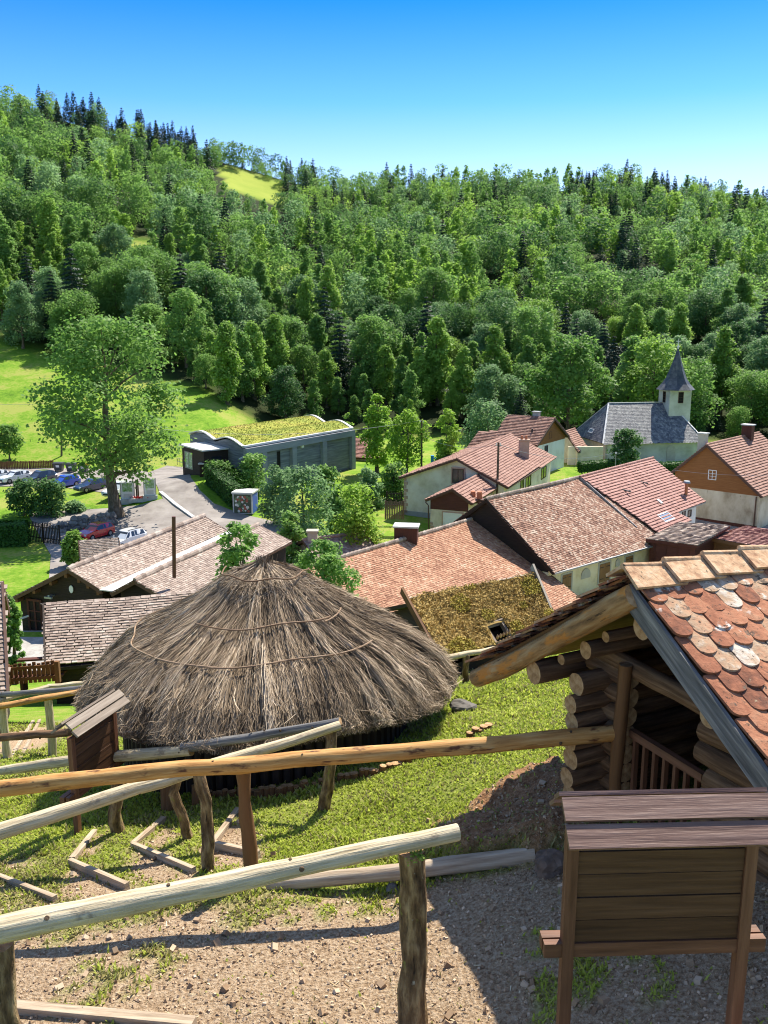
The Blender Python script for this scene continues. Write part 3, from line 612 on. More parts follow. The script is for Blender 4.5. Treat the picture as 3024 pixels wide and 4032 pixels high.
for idx, (x, d) in enumerate(pts):
    q = x / d; kd = kind_of(x, d, q); r_ = FG.random(); acc = 0
    for lf, w in WT[kd]:
        acc += w
        if r_ <= acc: break
    Rd = np.interp(q, [-.6, 0, .6], [430, 470, 520]); u = np.clip((d - 150) / (Rd - 150), 0, 1)
    hh, rr = DIM[kd]; s_ = FG.uniform(.55, 1.08) * (1 - .25 * u) * (1.15 if kd == 'spruce' and u > .8 and q < -.15 else 1.)
    if FG.random() < .22: s_ *= .6
    if hay.any() and inpoly(HAYX + np.array([0, -28.]), np.array([x]), np.array([d]))[0]: s_ *= .45
    if d < edge_d(q) + 9 and FG.random() < .5: s_ *= .62
    z = gz(x, d) - .2; rot = FG.uniform(0, 6.28)
    if idx < N_IND:
        key = (kd, lf, int(FG.integers(0, 2)))
        if key not in proto:
            t = place_tree(NM[kd], VAR[(kd, lf)], 'tree', kd, (0, 0, 0), hh, rr, lf, 100 + len(proto) * 7, 8500 if kd != 'spruce' else 5000, .50 if kd != 'spruce' else .52, 'trees of the wooded hillside')
            proto[key] = t; t.location = (x, d, z); t.rotation_euler = (0, 0, rot); t.scale = (s_, s_, s_ * FG.uniform(.92, 1.1))
        else:
            dup(proto[key], (x, d, z), rot, (s_, s_, s_ * FG.uniform(.92, 1.1)))
    else:
        lvl = 0 if d < 300 else 1
        key = (kd, lvl, int(FG.integers(0, 3)))
        if key not in farvar:
            n = {0: 1250, 1: 700}[lvl]; sz = {0: .80, 1: .98}[lvl]
            farvar[key] = make_tree(kd, hh, rr, 500 + len(farvar) * 3, int(n * (1.5 if kd == 'spruce' else 1)), sz)[0]
        far[lf].append(farvar[key], (s_, s_, s_ * FG.uniform(.92, 1.1)), rot, (x, d, z), FG.random())
fm = MB(); keys = list(far)
for k_i, k in enumerate(keys):
    if not far[k].V: continue
    V_, F_ = far[k].raw(); fm.V.append(V_)
    for (f, uv, r_, m_) in F_: fm.F.append((f + fm.n, uv, r_, k_i))
    fm.n += len(V_)
def farleaf(name, dk, md, lt, t): return mat(name, ramp3(dk, md, lt), (.2, .2, .2), src='Object', wn_=.35, wr=.65, rough=.6, bump=0, trans=t, spec=.2)
FM = [farleaf('far_mid_leaves', (.11, .225, .05), (.195, .35, .078), (.29, .47, .12), .58), farleaf('far_blue_leaves', (.125, .23, .095), (.205, .345, .14), (.29, .45, .195), .58),
      farleaf('far_dark_leaves', (.055, .135, .042), (.10, .21, .06), (.16, .29, .085), .48), farleaf('far_light_leaves', (.17, .30, .048), (.265, .435, .07), (.35, .52, .10), .58), farleaf('far_needles', (.010, .032, .018), (.022, .056, .031), (.040, .086, .046), .15)]
fo = fm.build('forest', FM, None); fo['kind'] = 'stuff'; fo['label'] = 'far part of the wooded hillside up to the ridge'; fo['category'] = 'forest'
print('forest trees', len(pts), 'faces', len(fo.data.polygons))
# ================================================================== village buildings
def V3(*a): return np.array(a, float)
def roof_plane(mb, poly, udir, ex, wd, th, m=0, jit=.06, stag=True, under=1, sag=0.):
    """courses of separate tiles covering a planar polygon; udir runs along the courses"""
    poly = np.asarray(poly, float); o = poly[0]; u = nrm(udir)
    n = np.zeros(3)
    for i_ in range(len(poly)): n += np.cross(poly[i_] - o, poly[(i_ + 1) % len(poly)] - o)
    n = nrm(n); n = n * np.sign(n[2]); u = nrm(u - n * (u @ n)); v = np.cross(u, n); v = v * -np.sign(v[2])      # v: down the slope
    p2 = np.stack([(poly - o) @ u, (poly - o) @ v], 1); lo, hi = p2.min(0), p2.max(0)
    rows = np.arange(lo[1] + ex * .4, hi[1], ex); cu, cv = [], []
    for k, r_ in enumerate(rows):
        c = np.arange(lo[0] + wd * (.5 if (k % 2 or not stag) else 0.) , hi[0] + wd * .3, wd); cu.append(c); cv.append(np.full(len(c), r_))
    cu, cv = np.concatenate(cu), np.concatenate(cv); ok = inpoly(p2, cu, cv); cu, cv = cu[ok], cv[ok]; N_ = len(cu)
    jit = jit if stag else .012; th = th if stag else th * 1.7
    tl = math.atan2(th, ex); L_ = ex * 1.35
    cu = cu + rng.normal(0, jit * wd, N_); cvj = cv + rng.normal(0, jit * ex, N_)
    w = nrm(v[None] * math.cos(tl) + n[None] * math.sin(tl) * (1 + rng.normal(0, .25, (N_, 1))))
    c = o + u * cu[:, None] + v * cvj[:, None] + n * (th * .75)
    if len(poly) == 4:                                       # old roofs are slightly twisted: follow all four corners
        res = (poly - o) @ n; Am = np.stack([np.ones(4), p2[:, 0], p2[:, 1], p2[:, 0] * p2[:, 1]], 1); co = np.linalg.lstsq(Am, res, rcond=None)[0]
        c = c + n * (co[0] + co[1] * cu + co[2] * cv + co[3] * cu * cv)[:, None]
    if sag: c = c - np.array([0, 0, 1.]) * (sag * (.5 - np.cos(6.283 * (cu - lo[0]) / (hi[0] - lo[0])) * .5) + (vnoise(cu, cv, 2.2, 9) - .5) * sag)[:, None]
    nn = np.cross(np.broadcast_to(u, w.shape), w)
    mb.boxes(c, u * wd * .485 + w * rng.normal(0, .015, (N_, 1)) * wd, w * L_ / 2, nn * th / 2, m)
    pin = o + (poly - o)
    if under is not None:
        lowr = poly - n * (.03 + sag * 1.5); cen = lowr.mean(0) if len(poly) != 4 else lowr.mean(0)
        if len(poly) == 4: tris = [(lowr[k], lowr[(k + 1) % 4], cen) for k in range(4)]
        else: tris = [lowr]
        for t_ in tris:
            t_ = np.array(t_); t_ = t_ if np.cross(t_[1] - t_[0], t_[2] - t_[1]) @ n > 0 else t_[::-1]
            mb.poly(t_, under, t=.06)
    return n, u, v
def ridge_caps(mb, A, B, r=.145, L_=.42, m=0):
    A, B = np.asarray(A, float), np.asarray(B, float); n = max(2, int(np.linalg.norm(B - A) / L_)); u = nrm(B - A)
    for k in range(n):
        a = A + (B - A) * k / n; b_ = A + (B - A) * (k + 1.12) / n
        mb.tube([a + [0, 0, .02], b_ + [0, 0, .045]], [r * .9, r * 1.25], 8, m)
def wall_faces(mb, pts_top, zb, m=0):
    for a, b_ in zip(pts_top[:-1], pts_top[1:]):
        mb.poly([V3(a[0], a[1], zb), V3(b_[0], b_[1], zb), b_, a], m)
class House:
    def __init__(s, name, label, A, B, F1, F2, K1, K2, wall, roof, zb, og=.5, oe=.6, ex=.16, wd=.17, th=.025, fpoly=None, under='dark_clad', caps=True, cat='house', verge='frame_brown', sag=0., group=None, capm=None, stag=True):
        s.t = thing(name, label, cat, (np.asarray(A) + B + F1 + F2 + K1 + K2)[:3] / 6 * V3(1, 1, 0) + V3(0, 0, zb), group)
        A, B, F1, F2, K1, K2 = [np.asarray(q, float) for q in (A, B, F1, F2, K1, K2)]; s.__dict__.update(A=A, B=B, F1=F1, F2=F2, K1=K1, K2=K2, zb=zb); u = nrm(B - A); s.u = u
        def ins(E_, Rg, sg):                                  # wall corner under the roof slope
            d_ = Rg - E_; return E_ + nrm(d_) * oe * np.linalg.norm(d_) / np.linalg.norm(d_[:2]) + u * sg * og - V3(0, 0, .10)
        f1, f2, k1, k2 = ins(F1, A, 1), ins(F2, B, -1), ins(K1, A, 1), ins(K2, B, -1); a, b_ = A + u * og - V3(0, 0, .12), B - u * og - V3(0, 0, .12)
        s.f1, s.f2, s.k1, s.k2, s.a, s.b = f1, f2, k1, k2, a, b_
        lowp = lambda p: V3(p[0], p[1], zb)
        w = MB(); w.poly([lowp(f1), lowp(f2), f2, f1]); w.poly([lowp(k2), lowp(k1), k1, k2]); w.poly([lowp(k1), lowp(f1), f1, a, k1]); w.poly([lowp(f2), lowp(k2), k2, b_, f2])
        s.wall = w.build('wall', M[wall], s.t)
        r = MB(); roof_plane(r, fpoly if fpoly is not None else [F1, F2, B, A], u, ex, wd, th, sag=sag, stag=stag); roof_plane(r, [K2, K1, A, B], u, ex * 1.0, wd, th, sag=sag, stag=stag)
        s.roof = r.build('roof', [M[roof], M[under]], s.t)
        if caps: c = MB(); ridge_caps(c, A + V3(0, 0, .03 - sag * .3), B + V3(0, 0, .03 - sag * .3)); c.build('ridge_cap', M[capm or roof], s.roof)
        for (p, q) in ((A, F1), (A, K1), (B, F2), (B, K2)): v = MB(); v.beam(p + V3(0, 0, -.06), q + V3(0, 0, -.06), .06, .24); v.build('verge_board', M[verge], s.roof)
        if fpoly is None: v = MB(); v.beam(F1 - V3(0, 0, .09), F2 - V3(0, 0, .09), .10, .10); v.build('eave_board', M[verge], s.roof)
        s.nf = nrm(np.cross(f2 - f1, V3(0, 0, 1))); s.nf = s.nf * (1 if s.nf[1] < 0 else -1)         # outward normal of the front wall
        s.ng = -u * V3(1, 1, 0); s.ng2 = u * V3(1, 1, 0)
    def gable(s, m, zlow, right=False, name='gable_cladding', off=.03):
        f, k, a = (s.f2, s.k2, s.b) if right else (s.f1, s.k1, s.a); n = s.ng2 if right else s.ng
        mb = MB(); pts = [V3(k[0], k[1], zlow), V3(f[0], f[1], zlow)] + ([f] if f[2] > zlow + .05 else []) + [a] + ([k] if k[2] > zlow + .05 else [])
        if right: pts = [V3(f[0], f[1], zlow), V3(k[0], k[1], zlow)] + ([k] if k[2] > zlow + .05 else []) + [a] + ([f] if f[2] > zlow + .05 else [])
        mb.poly(np.array(pts) + n * off, t=.03)
        # board joints
        return mb.build(name, M[m], s.t)
def on(x, y, o, n): return PL(x, y, np.asarray(o), np.asarray(n))
def window(parent, o, n, x0, y0, x1, y1, frame='white', glass='glass', fw=.07, mull=1, bars=0, name='window', sill=None, surround=None, proud=.035):
    """framed window on the wall plane (o, n) covering the photo pixels x0..x1, y0..y1"""
    n = nrm(n); c = on((x0 + x1) / 2, (y0 + y1) / 2, o, n); l, r_ = on(x0, (y0 + y1) / 2, o, n), on(x1, (y0 + y1) / 2, o, n); w = np.linalg.norm((r_ - l)[:2])
    h = abs(on((x0 + x1) / 2, y0, o, n)[2] - on((x0 + x1) / 2, y1, o, n)[2]); u = nrm(np.cross(n, V3(0, 0, 1))); z = V3(0, 0, 1)
    return window_at(parent, c, n, w, h, frame, glass, fw, mull, bars, name, sill, surround, proud)
def window_at(parent, c, n, w, h, frame='white', glass='glass', fw=.07, mull=1, bars=0, name='window', sill=None, surround=None, proud=.035):
    n = nrm(n); u = nrm(np.cross(n, V3(0, 0, 1))); z = np.cross(u, n); z = z * np.sign(z[2] + 1e-9)
    f = MB(); pr = n * proud
    for sg in (-1, 1):
        f.boxes(c + u * sg * (w / 2 - fw / 2) + pr, u * fw / 2, z * h / 2, n * .035); f.boxes(c + z * sg * (h / 2 - fw / 2) + pr, u * (w / 2 - fw - .001), z * fw / 2, n * .034)
    for k in range(mull): f.boxes(c + u * ((k + 1) / (mull + 1) - .5) * (w - 2 * fw) + pr, u * fw * .4, z * (h / 2 - fw), n * .032)
    for k in range(bars): f.boxes(c + z * ((k + 1) / (bars + 1) - .5) * (h - 2 * fw) + pr, u * (w / 2 - fw), z * fw * .25, n * .03)
    fo_ = f.build(name, M[frame], parent)
    g_ = MB(); g_.boxes(c + n * .012, u * (w / 2 - fw * .9), z * (h / 2 - fw * .9), n * .008); g_.build('pane', M[glass], fo_)
    if surround:
        q = MB(); sw = .16
        for sg in (-1, 1): q.boxes(c + u * sg * (w / 2 + sw / 2) + n * .012, u * sw / 2, z * (h / 2 + sw), n * .02); q.boxes(c + z * sg * (h / 2 + sw / 2) + n * .012, u * w / 2, z * sw / 2, n * .019)
        q.build('surround', M[surround], fo_)
    if sill: q = MB(); q.boxes(c - z * (h / 2 + .05) + n * .07, u * (w / 2 + .08), z * .04, n * .10); q.build('sill', M[sill], fo_)
    return fo_
def chimney(parent, c, sx, sy, z0, z1, m, cap=None, pots=0, yaw=0, pm='terracotta'):
    b_ = MB(); b_.box((c[0], c[1], (z0 + z1) / 2), sx, sy, z1 - z0, yaw); o = b_.build('chimney', M[m], parent)
    if cap: q = MB(); q.box((c[0], c[1], z1 + .06), sx + .22, sy + .22, .12, yaw); q.build('chimney_cap', M[cap], o)
    for k in range(pots):
        q = MB(); off = ((k + .5) / pots - .5) * sx * .9; zt = z1 + (.12 if cap else 0)
        q.tube([(c[0] + off * math.cos(yaw), c[1] + off * math.sin(yaw), zt), (c[0] + off * math.cos(yaw), c[1] + off * math.sin(yaw), zt + .5)], [.16, .13], 10); q.build('chimney_pot', M[pm], o)
    return o
def skylight(parent, x0, y0, x1, y1, o, n, u, m='sky_glass', frame='white', open_=0.):
    """roof window between two opposite photo pixels on the roof plane"""
    a, b_ = on(x0, y0, o, n), on(x1, y1, o, n); v = np.cross(u, n); v = v * -np.sign(v[2]); c = (a + b_) / 2 + n * .10; w, h = abs((b_ - a) @ u), abs((b_ - a) @ v)
    vv = nrm(v * math.cos(open_) + n * math.sin(open_)); nn = np.cross(u, vv); nn = nn * np.sign(nn[2])
    f = MB()
    for sg in (-1, 1): f.boxes(c + u * sg * w / 2, u * .05, vv * (h / 2 + .05), nn * .05); f.boxes(c + vv * sg * h / 2, u * (w / 2 - .05), vv * .05, nn * .049)
    f_ = f.build('skylight', M[frame], parent); g_ = MB(); g_.boxes(c, u * (w / 2 - .04), vv * (h / 2 - .04), nn * .02); g_.build('pane', M[m], f_); return f_
def pnorm(A, B, F):
    n = nrm(np.cross(np.asarray(B) - A, np.asarray(F) - A)); return n * np.sign(n[2])
# ---- the two long old roofs in the middle
k1 = 1.42
A, B, F1, F2 = Z(1913, 1965, -9.95 * k1), Z(2282, 1880, -9.95 * k1), Z(2181, 2256, -13.5 * k1), Z(2620, 2134, -13.5 * k1)
mir = lambda Rg, E_: V3(2 * Rg[0] - E_[0], 2 * Rg[1] - E_[1], E_[2])
H1 = House('farmhouse', 'long farmhouse with speckled old tile roof and shuttered pale yellow wall', A, B, F1, F2, mir(A, F1), mir(B, F2), 'render_yellow', 'tile_mixed', -23.2, og=.35, oe=.7, ex=.19, wd=.19, th=.03, sag=.10, verge='dark_clad', capm='tile_old')
H1.gable('dark_clad', H1.f1[2] - .6)
g_ = MB(); g_.beam(F1 + V3(0, 0, -.05) + H1.nf * .08, F2 + V3(0, 0, -.05) + H1.nf * .08, .13, .11); g_.build('gutter', M['steel'], H1.roof)
g_ = MB(); g_.tube([H1.f2 + H1.nf * .12 + V3(0, 0, -.1), H1.f2 + H1.nf * .12 + V3(0, 0, -3.6)], .05, 8); g_.build('downpipe', M['steel'], H1.t)
o_, n_ = H1.f1, H1.nf
zx, zy = lambda v: 2224 + v * .4822, lambda v: 1700 + v * .4822
def shutter_pair(x0, y0, x1, y1, par, nm='window_shutter'):
    c, w, h = wall_px(x0, y0, x1, y1, o_, n_); u = nrm(np.cross(n_, V3(0, 0, 1))); z = V3(0, 0, 1); q = MB()
    for sg in (-1, 1): q.boxes(c + u * sg * w / 4 + n_ * .04, u * (w / 4 - .012), z * h / 2, n_ * .025)
    ob = q.build(nm, M['shutter'], par)
    for sg in (-1, 1):
        for zz in (-.32, .32): q = MB(); q.boxes(c + u * sg * w / 3.4 + z * h * zz + n_ * .07, u * w * .17, z * .03, n_ * .008); q.build('hinge', M['black'], ob)
    q = MB()
    for sg in (-1, 1): q.boxes(c + u * sg * (w / 2 + .1) + n_ * .015, u * .095, z * (h / 2 + .15), n_ * .02)
    q.boxes(c + z * (h / 2 + .08) + n_ * .015, u * w / 2, z * .075, n_ * .019); q.build('stone_surround', M['greystone'], ob)
def wall_px(x0, y0, x1, y1, o, n):
    c = on((x0 + x1) / 2, (y0 + y1) / 2, o, n); l, r_ = on(x0, (y0 + y1) / 2, o, n), on(x1, (y0 + y1) / 2, o, n)
    return c, np.linalg.norm((r_ - l)[:2]), abs(on((x0 + x1) / 2, y0, o, n)[2] - on((x0 + x1) / 2, y1, o, n)[2])
shutter_pair(zx(280), zy(1075), zx(363), zy(1220), H1.t)
shutter_pair(zx(492), zy(1018), zx(550), zy(1135), H1.t)
shutter_pair(zx(-22), zy(1165), zx(48), zy(1290), H1.t)
def arched(x0, y0, x1, y1, par, nm, glass='void', frame='greystone', o=None, n=None):
    o = o_ if o is None else o; n = n_ if n is None else n
    c, w, h = wall_px(x0, y0, x1, y1, o, n); u = nrm(np.cross(n, V3(0, 0, 1))); z = V3(0, 0, 1); th = np.linspace(0, np.pi, 13); hh = h - w / 2
    def arc(rw, s_=1.): return [c + u * rw * math.cos(t) + z * (h / 2 - w / 2 + rw * math.sin(t) * s_) for t in th]
    out = [c + u * (w / 2 + .14) - z * h / 2] + arc(w / 2 + .14) + [c - u * (w / 2 + .14) - z * h / 2]
    q = MB(); q.poly(np.array(out) + n * .03, t=.03); ob = q.build(nm, M[frame], par)
    inn = [c + u * w / 2 - z * (h / 2 - .08)] + arc(w / 2) + [c - u * w / 2 - z * (h / 2 - .08)]
    q = MB(); q.poly(np.array(inn) + n * .045, t=.01); q.build('pane', M[glass], ob); return ob
arched(zx(140), zy(1128), zx(197), zy(1195), H1.t, 'arched_window'); arched(zx(420), zy(1050), zx(440), zy(1098), H1.t, 'wall_niche')
k2 = 1.567
A, B, F2 = Z(1331, 2199, -10.3 * k2), Z(1877, 2040, -10.3 * k2), Z(2303, 2370, -13.5 * k2); A = A - nrm(B - A) * 3.2; F1 = F2 - (B - A)
H2 = House('farm_wing', 'low farm wing with long bright orange tile roof beside the speckled roof', A, B, F1, F2, mir(A, F1), mir(B, F2), 'render_yellow', 'tile_orange', -23.4, og=.3, oe=.6, ex=.19, wd=.18, th=.03, sag=.08, verge='dark_clad', capm='tile_old')
c_ = P(1600, 2135, 66.5); chimney(H2.t, c_, 1.75, 1.2, c_[2] - 2, P(1600, 2072, 66.5)[2], 'red_clad', 'concrete_pale', 0, yaw=R(-8))
# ---- new red roof continuing the old one
k3 = 1.327
A, B, F2 = Z(2284, 1880, -10.6 * k3), Z(2570, 1806, -10.6 * k3), Z(2774, 1975, -13.5 * k3); n3 = pnorm(A, B, F2)
a_, b_, c_ = on(2589, 2098, A, n3), on(2719, 2046, A, n3), on(2659, 2017, A, n3); F1x = F2 - (B - A)
H3 = House('red_roof_house', 'house with new red tile roof, two open skylights and flue pipe', A, B, F1x, F2, mir(A, F1x), mir(B, F2), 'render_white', 'tile_red', -23., og=.3, oe=.7, ex=.34, wd=.25, th=.05, fpoly=[A, B, F2, c_, b_, a_], sag=0., stag=False, verge='steel')
g_ = MB()
for p, q in ((F2, c_), (b_, a_)): g_.beam(p + V3(0, 0, -.08) + H3.nf * .1, q + V3(0, 0, -.08) + H3.nf * .1, .14, .12)
g_.build('gutter', M['steel'], H3.roof)
u3 = nrm(B - A)
skylight(H3.roof, zx(425), zy(440), zx(520), zy(520), A, n3, u3, 'glass', 'grey_plastic', .45); skylight(H3.roof, zx(582), zy(382), zx(662), zy(450), A, n3, u3, 'glass', 'grey_plastic', .45)
skylight(H3.roof, zx(752), zy(690), zx(890), zy(715), A, n3, u3)
p_ = on(zx(988), zy(525), A, n3); g_ = MB(); g_.tube([p_ - V3(0, 0, .3), p_ + V3(0, 0, 1.35)], .16, 12); fl = g_.build('flue', M['terracotta'], H3.roof); g_ = MB(); g_.tube([p_ + V3(0, 0, 1.35), p_ + V3(0, 0, 1.55)], [.36, .30], 14); g_.build('cowl', M['steel'], fl)
p_ = on(zx(768), zy(578), A, n3); g_ = MB(); g_.boxes(p_ + n3 * .12, u3 * .2, np.cross(u3, n3) * .3, n3 * .08); g_.build('roof_vent', M['zinc'], H3.roof)
# lower wall and windows below the step in the eave
q_ = MB(); w0, w1 = b_ + nrm(A - F1x) * .7 - V3(0, 0, .12), a_ + nrm(A - F1x) * .7 - V3(0, 0, .12)
q_.poly([V3(w1[0], w1[1], -23), V3(w0[0], w0[1], -23), w0, w1]); nb = nrm(np.cross(w0 - w1, V3(0, 0, 1))); w2 = w0 + u3 * .0 + nrm(A - F1x) * 2.6; w2[2] = w0[2]
q_.poly([V3(w0[0], w0[1], -23), V3(w2[0], w2[1], -23), w2, w0]); q_.build('wall', M['render_grey'], H3.t)
nb = H3.nf
for (x0, x1) in ((795, 828), (838, 862), (880, 935)): window(H3.t, w0, nb, zx(x0), zy(795), zx(x1), zy(850), 'frame_brown' if x0 > 870 else 'white', mull=0)
for (x0, x1) in ((957, 982), (1003, 1030)): window(H3.t, H3.f2, H3.nf, zx(x0), zy(640), zx(x1), zy(695), 'frame_brown', mull=0)
# ---- cream house with garage annex
k4 = 1.3
A, B, F1, F2, K1 = Z(1798, 1808, -11.3 * k4), Z(2010, 1711, -11.3 * k4), Z(2000, 1921, -13.5 * k4), Z(2188, 1801, -13.5 * k4), Z(1569, 1883, -13.5 * k4)
H4 = House('cream_house', 'cream rendered house with brown tile roof, brick quoins and pinkish chimney', A, B, F1, F2, K1, K1 + (B - A), 'render_cream', 'tile_brown', -22.6, og=.45, oe=.55, ex=.36, wd=.26, th=.05, sag=0., stag=False)
window(H4.t, H4.a, H4.ng, 1781, 1846, 1826, 1902, 'frame_brown', mull=1, surround='sandstone')
zx3, zy3 = lambda v: 1400 + v * .4822, lambda v: 1550 + v * .4822
for (x0, x1, y0, y1) in ((1345, 1372, 702, 785), (1388, 1430, 675, 760), (1515, 1555, 600, 690)): window(H4.t, H4.f1, H4.nf, zx3(x0), zy3(y0), zx3(x1), zy3(y1), 'frame_brown', mull=1)
g_ = MB(); 
for k in range(11):
    zc = H4.k1[2] - .25 - k * .42; w_ = .5 if k % 2 else .32
    g_.boxes(H4.k1 * V3(1, 1, 0) + V3(0, 0, zc) + nrm((H4.f1 - H4.k1) * V3(1, 1, 0)) * w_ / 2 + H4.ng * .03, nrm((H4.f1 - H4.k1) * V3(1, 1, 0)) * w_ / 2, V3(0, 0, .17), H4.ng * .03)
g_.build('quoin', M['sandstone'], H4.t)
g_ = MB(); za = on(1590, 2020, H4.a, H4.ng)[2]; e_ = nrm((H4.f1 - H4.k1) * V3(1, 1, 0)); l_ = np.linalg.norm((H4.f1 - H4.k1)[:2])
g_.boxes((H4.k1 + H4.f1) / 2 * V3(1, 1, 0) + V3(0, 0, (za - 22.6) / 2) + H4.ng * .03, e_ * l_ / 2, V3(0, 0, (za + 22.6) / 2), H4.ng * .03); g_.build('plinth', M['render_grey'], H4.t)
n4 = pnorm(A, B, F1); c_ = on(zx3(1372), zy3(520), A, n4); chimney(H4.t, c_, 1.2, .9, c_[2] - .8, c_[2] + 2.15, 'sandstone', 'sandstone', 2, yaw=R(0))
Q = on(1882, 1873, H4.a, H4.ng); Aa = Z(1781, 1928, Q[2]); ga = H4.ng
Ka = on(1675, 1972, Aa, ga); Fa = on(1858, 1983, Aa, ga); Lr = Q - Aa; Ka[2] = Fa[2] = (Ka[2] + Fa[2]) / 2
H4b = House('garage', 'small garage with dark red boarded gable in front of the cream house', Aa, Q, Fa, Fa + Lr, Ka, Ka + Lr, 'render_cream', 'tile_brown', -22.6, og=.3, oe=.45, ex=.36, wd=.26, th=.05, stag=False, cat='garage')
H4b.gable('red_clad', on(1715, 2005, H4b.a, ga)[2])
window(H4b.t, H4b.a, ga, zx3(715), zy3(975), zx3(870), zy3(1100), 'white', 'white', mull=0, name='garage_door', surround='sandstone', fw=.05)
g_ = MB(); w_ = .35
for k in range(7): g_.boxes(H4b.k1 * V3(1, 1, 0) + V3(0, 0, -20.2 - k * .35) + e_ * (.15 + .05 * (k % 2)) + ga * .04, e_ * (.15 + .05 * (k % 2)), V3(0, 0, .13), ga * .02)
g_.build('quoin', M['sandstone'], H4b.t)
g_ = MB(); g_.tube([Ka + V3(0, 0, -.15), Ka + e_ * .35 + V3(0, 0, -.5), Ka + e_ * .42 + V3(0, 0, -3.2)], .06, 8); g_.build('downpipe', M['frame_brown'], H4b.t)
na = pnorm(Aa, Q, Fa); c_ = on(zx3(985), zy3(865), Aa, na); q = MB(); q.boxes(c_ + V3(0, 0, -.1), e_ * .9, H4.u * .45, V3(0, 0, .22)); cc = q.build('chimney', M['frame_brown'], H4b.t)
for sg in (-1, 1): q = MB(); q.tube([c_ + e_ * .36 * sg + V3(0, 0, .1), c_ + e_ * .36 * sg + V3(0, 0, .85)], [.30, .24], 10); q.build('chimney_pot', M['terracotta'], cc)
# ---- white house with dark orange gable
cx, cy, yw, L_, W_, ze, zr = 20.89, 126.22, R(-33.4), 7.25, 11.45, -16.28, -13.11
u_, v_ = V3(math.cos(yw), math.sin(yw), 0), V3(-math.sin(yw), math.cos(yw), 0); c0 = V3(cx, cy, 0)
A, B = c0 - u_ * L_ / 2 + V3(0, 0, zr), c0 + u_ * L_ / 2 + V3(0, 0, zr); F1, F2, K1, K2 = [c0 + u_ * a * L_ / 2 + v_ * b * W_ / 2 + V3(0, 0, ze) for a, b in ((-1, -1), (1, -1), (-1, 1), (1, 1))]
n5 = pnorm(A, B, F2); fp = [B, A, on(1958, 1701, A, n5), on(1887, 1699, A, n5), on(1835, 1772, A, n5), F2]
H5 = House('white_house', 'white house with striped brown tile roof and orange boarded gable below the church', A, B, F1, F2, K1, K2, 'render_white', 'tile_brown', -22.2, og=.5, oe=.6, ex=.36, wd=.26, th=.07, stag=False, fpoly=fp)
H5.gable('orange_clad', ze - .15, True)
zx2, zy2 = lambda v: 1300 + v * 1.0392, lambda v: 1300 + v * 1.0392
window(H5.t, H5.b, H5.ng2, zx2(829), zy2(385), zx2(839), zy2(410), 'frame_brown', mull=0, fw=.04); window(H5.t, H5.b, H5.ng2, zx2(812), zy2(437), zx2(824), zy2(463), 'frame_brown', mull=0)
c_ = A * .42 + B * .58; chimney(H5.t, c_ + v_ * .5, .9, .7, zr - 1, zr + .75, 'render_grey', 'steel', 0, yaw=yw)
c_ = on(zx2(765), zy2(392), A, n5); q = MB(); q.tube([c_, c_ + V3(0, 0, .7)], .12, 8); q.build('vent_pipe', M['black'], H5.roof)
lb = (F1 + A) / 2 + V3(-3, -1.5, 0)
# ---- orange gabled house at the right
gA, gB = Z(2738, 2040, -21.8), Z(2974, 2076, -21.8); gu = nrm((gB - gA) * V3(1, 1, 0)); gn = np.cross(gu, V3(0, 0, 1)); gn = gn * (1 if gn[1] < 0 else -1)
A, K1, F1 = on(2783, 1753, gA + gn * .4, gn), on(2641, 1864, gA + gn * .4, gn), on(2998, 1956, gA + gn * .4, gn)
du = -gn; B = A + du * 15; 
H7 = House('orange_gable_house', 'house with large orange boarded gable, stained plaster base and dark brown roof', A, B, F1, F1 + du * 15, K1, K1 + du * 15, 'render_old', 'tile_brown', -22.6, og=.4, oe=.35, ex=.36, wd=.28, th=.06, stag=False)
zl = (on(2711, 1915, H7.a, gn)[2] + on(2990, 1958, H7.a, gn)[2]) / 2
H7.gable('orange_clad', zl)
window(H7.t, H7.a, gn, zx(1172), zy(312), zx(1240), zy(392), 'white', mull=1, bars=2)
c_ = A + du * 1.2 + gu * -1.0; chimney(H7.t, c_, .9, .7, A[2] - 1.4, A[2] + 1.1, 'greystone', 'concrete_pale', 0, yaw=math.atan2(gu[1], gu[0]))
c_ = A + du * 11 + gu * .2; chimney(H7.t, c_, 1.2, .9, A[2] - 1, A[2] + 1.35, 'red_clad', 'concrete_pale', 0, yaw=math.atan2(gu[1], gu[0]))
q = MB(); q.boxes((H7.k1 + H7.f1) / 2 * V3(1, 1, 0) + V3(0, 0, -22.05) + gn * .03, gu * np.linalg.norm((H7.f1 - H7.k1)[:2]) / 2, V3(0, 0, .38), gn * .025); q.build('plinth', M['red_clad'], H7.t)
q = MB(); q.tube([H7.f1 + gn * .1 - gu * .3 + V3(0, 0, -.3), H7.f1 + gn * .1 - gu * .3 + V3(0, 0, -4.6)], .07, 8); q.build('downpipe', M['frame_brown'], H7.t)
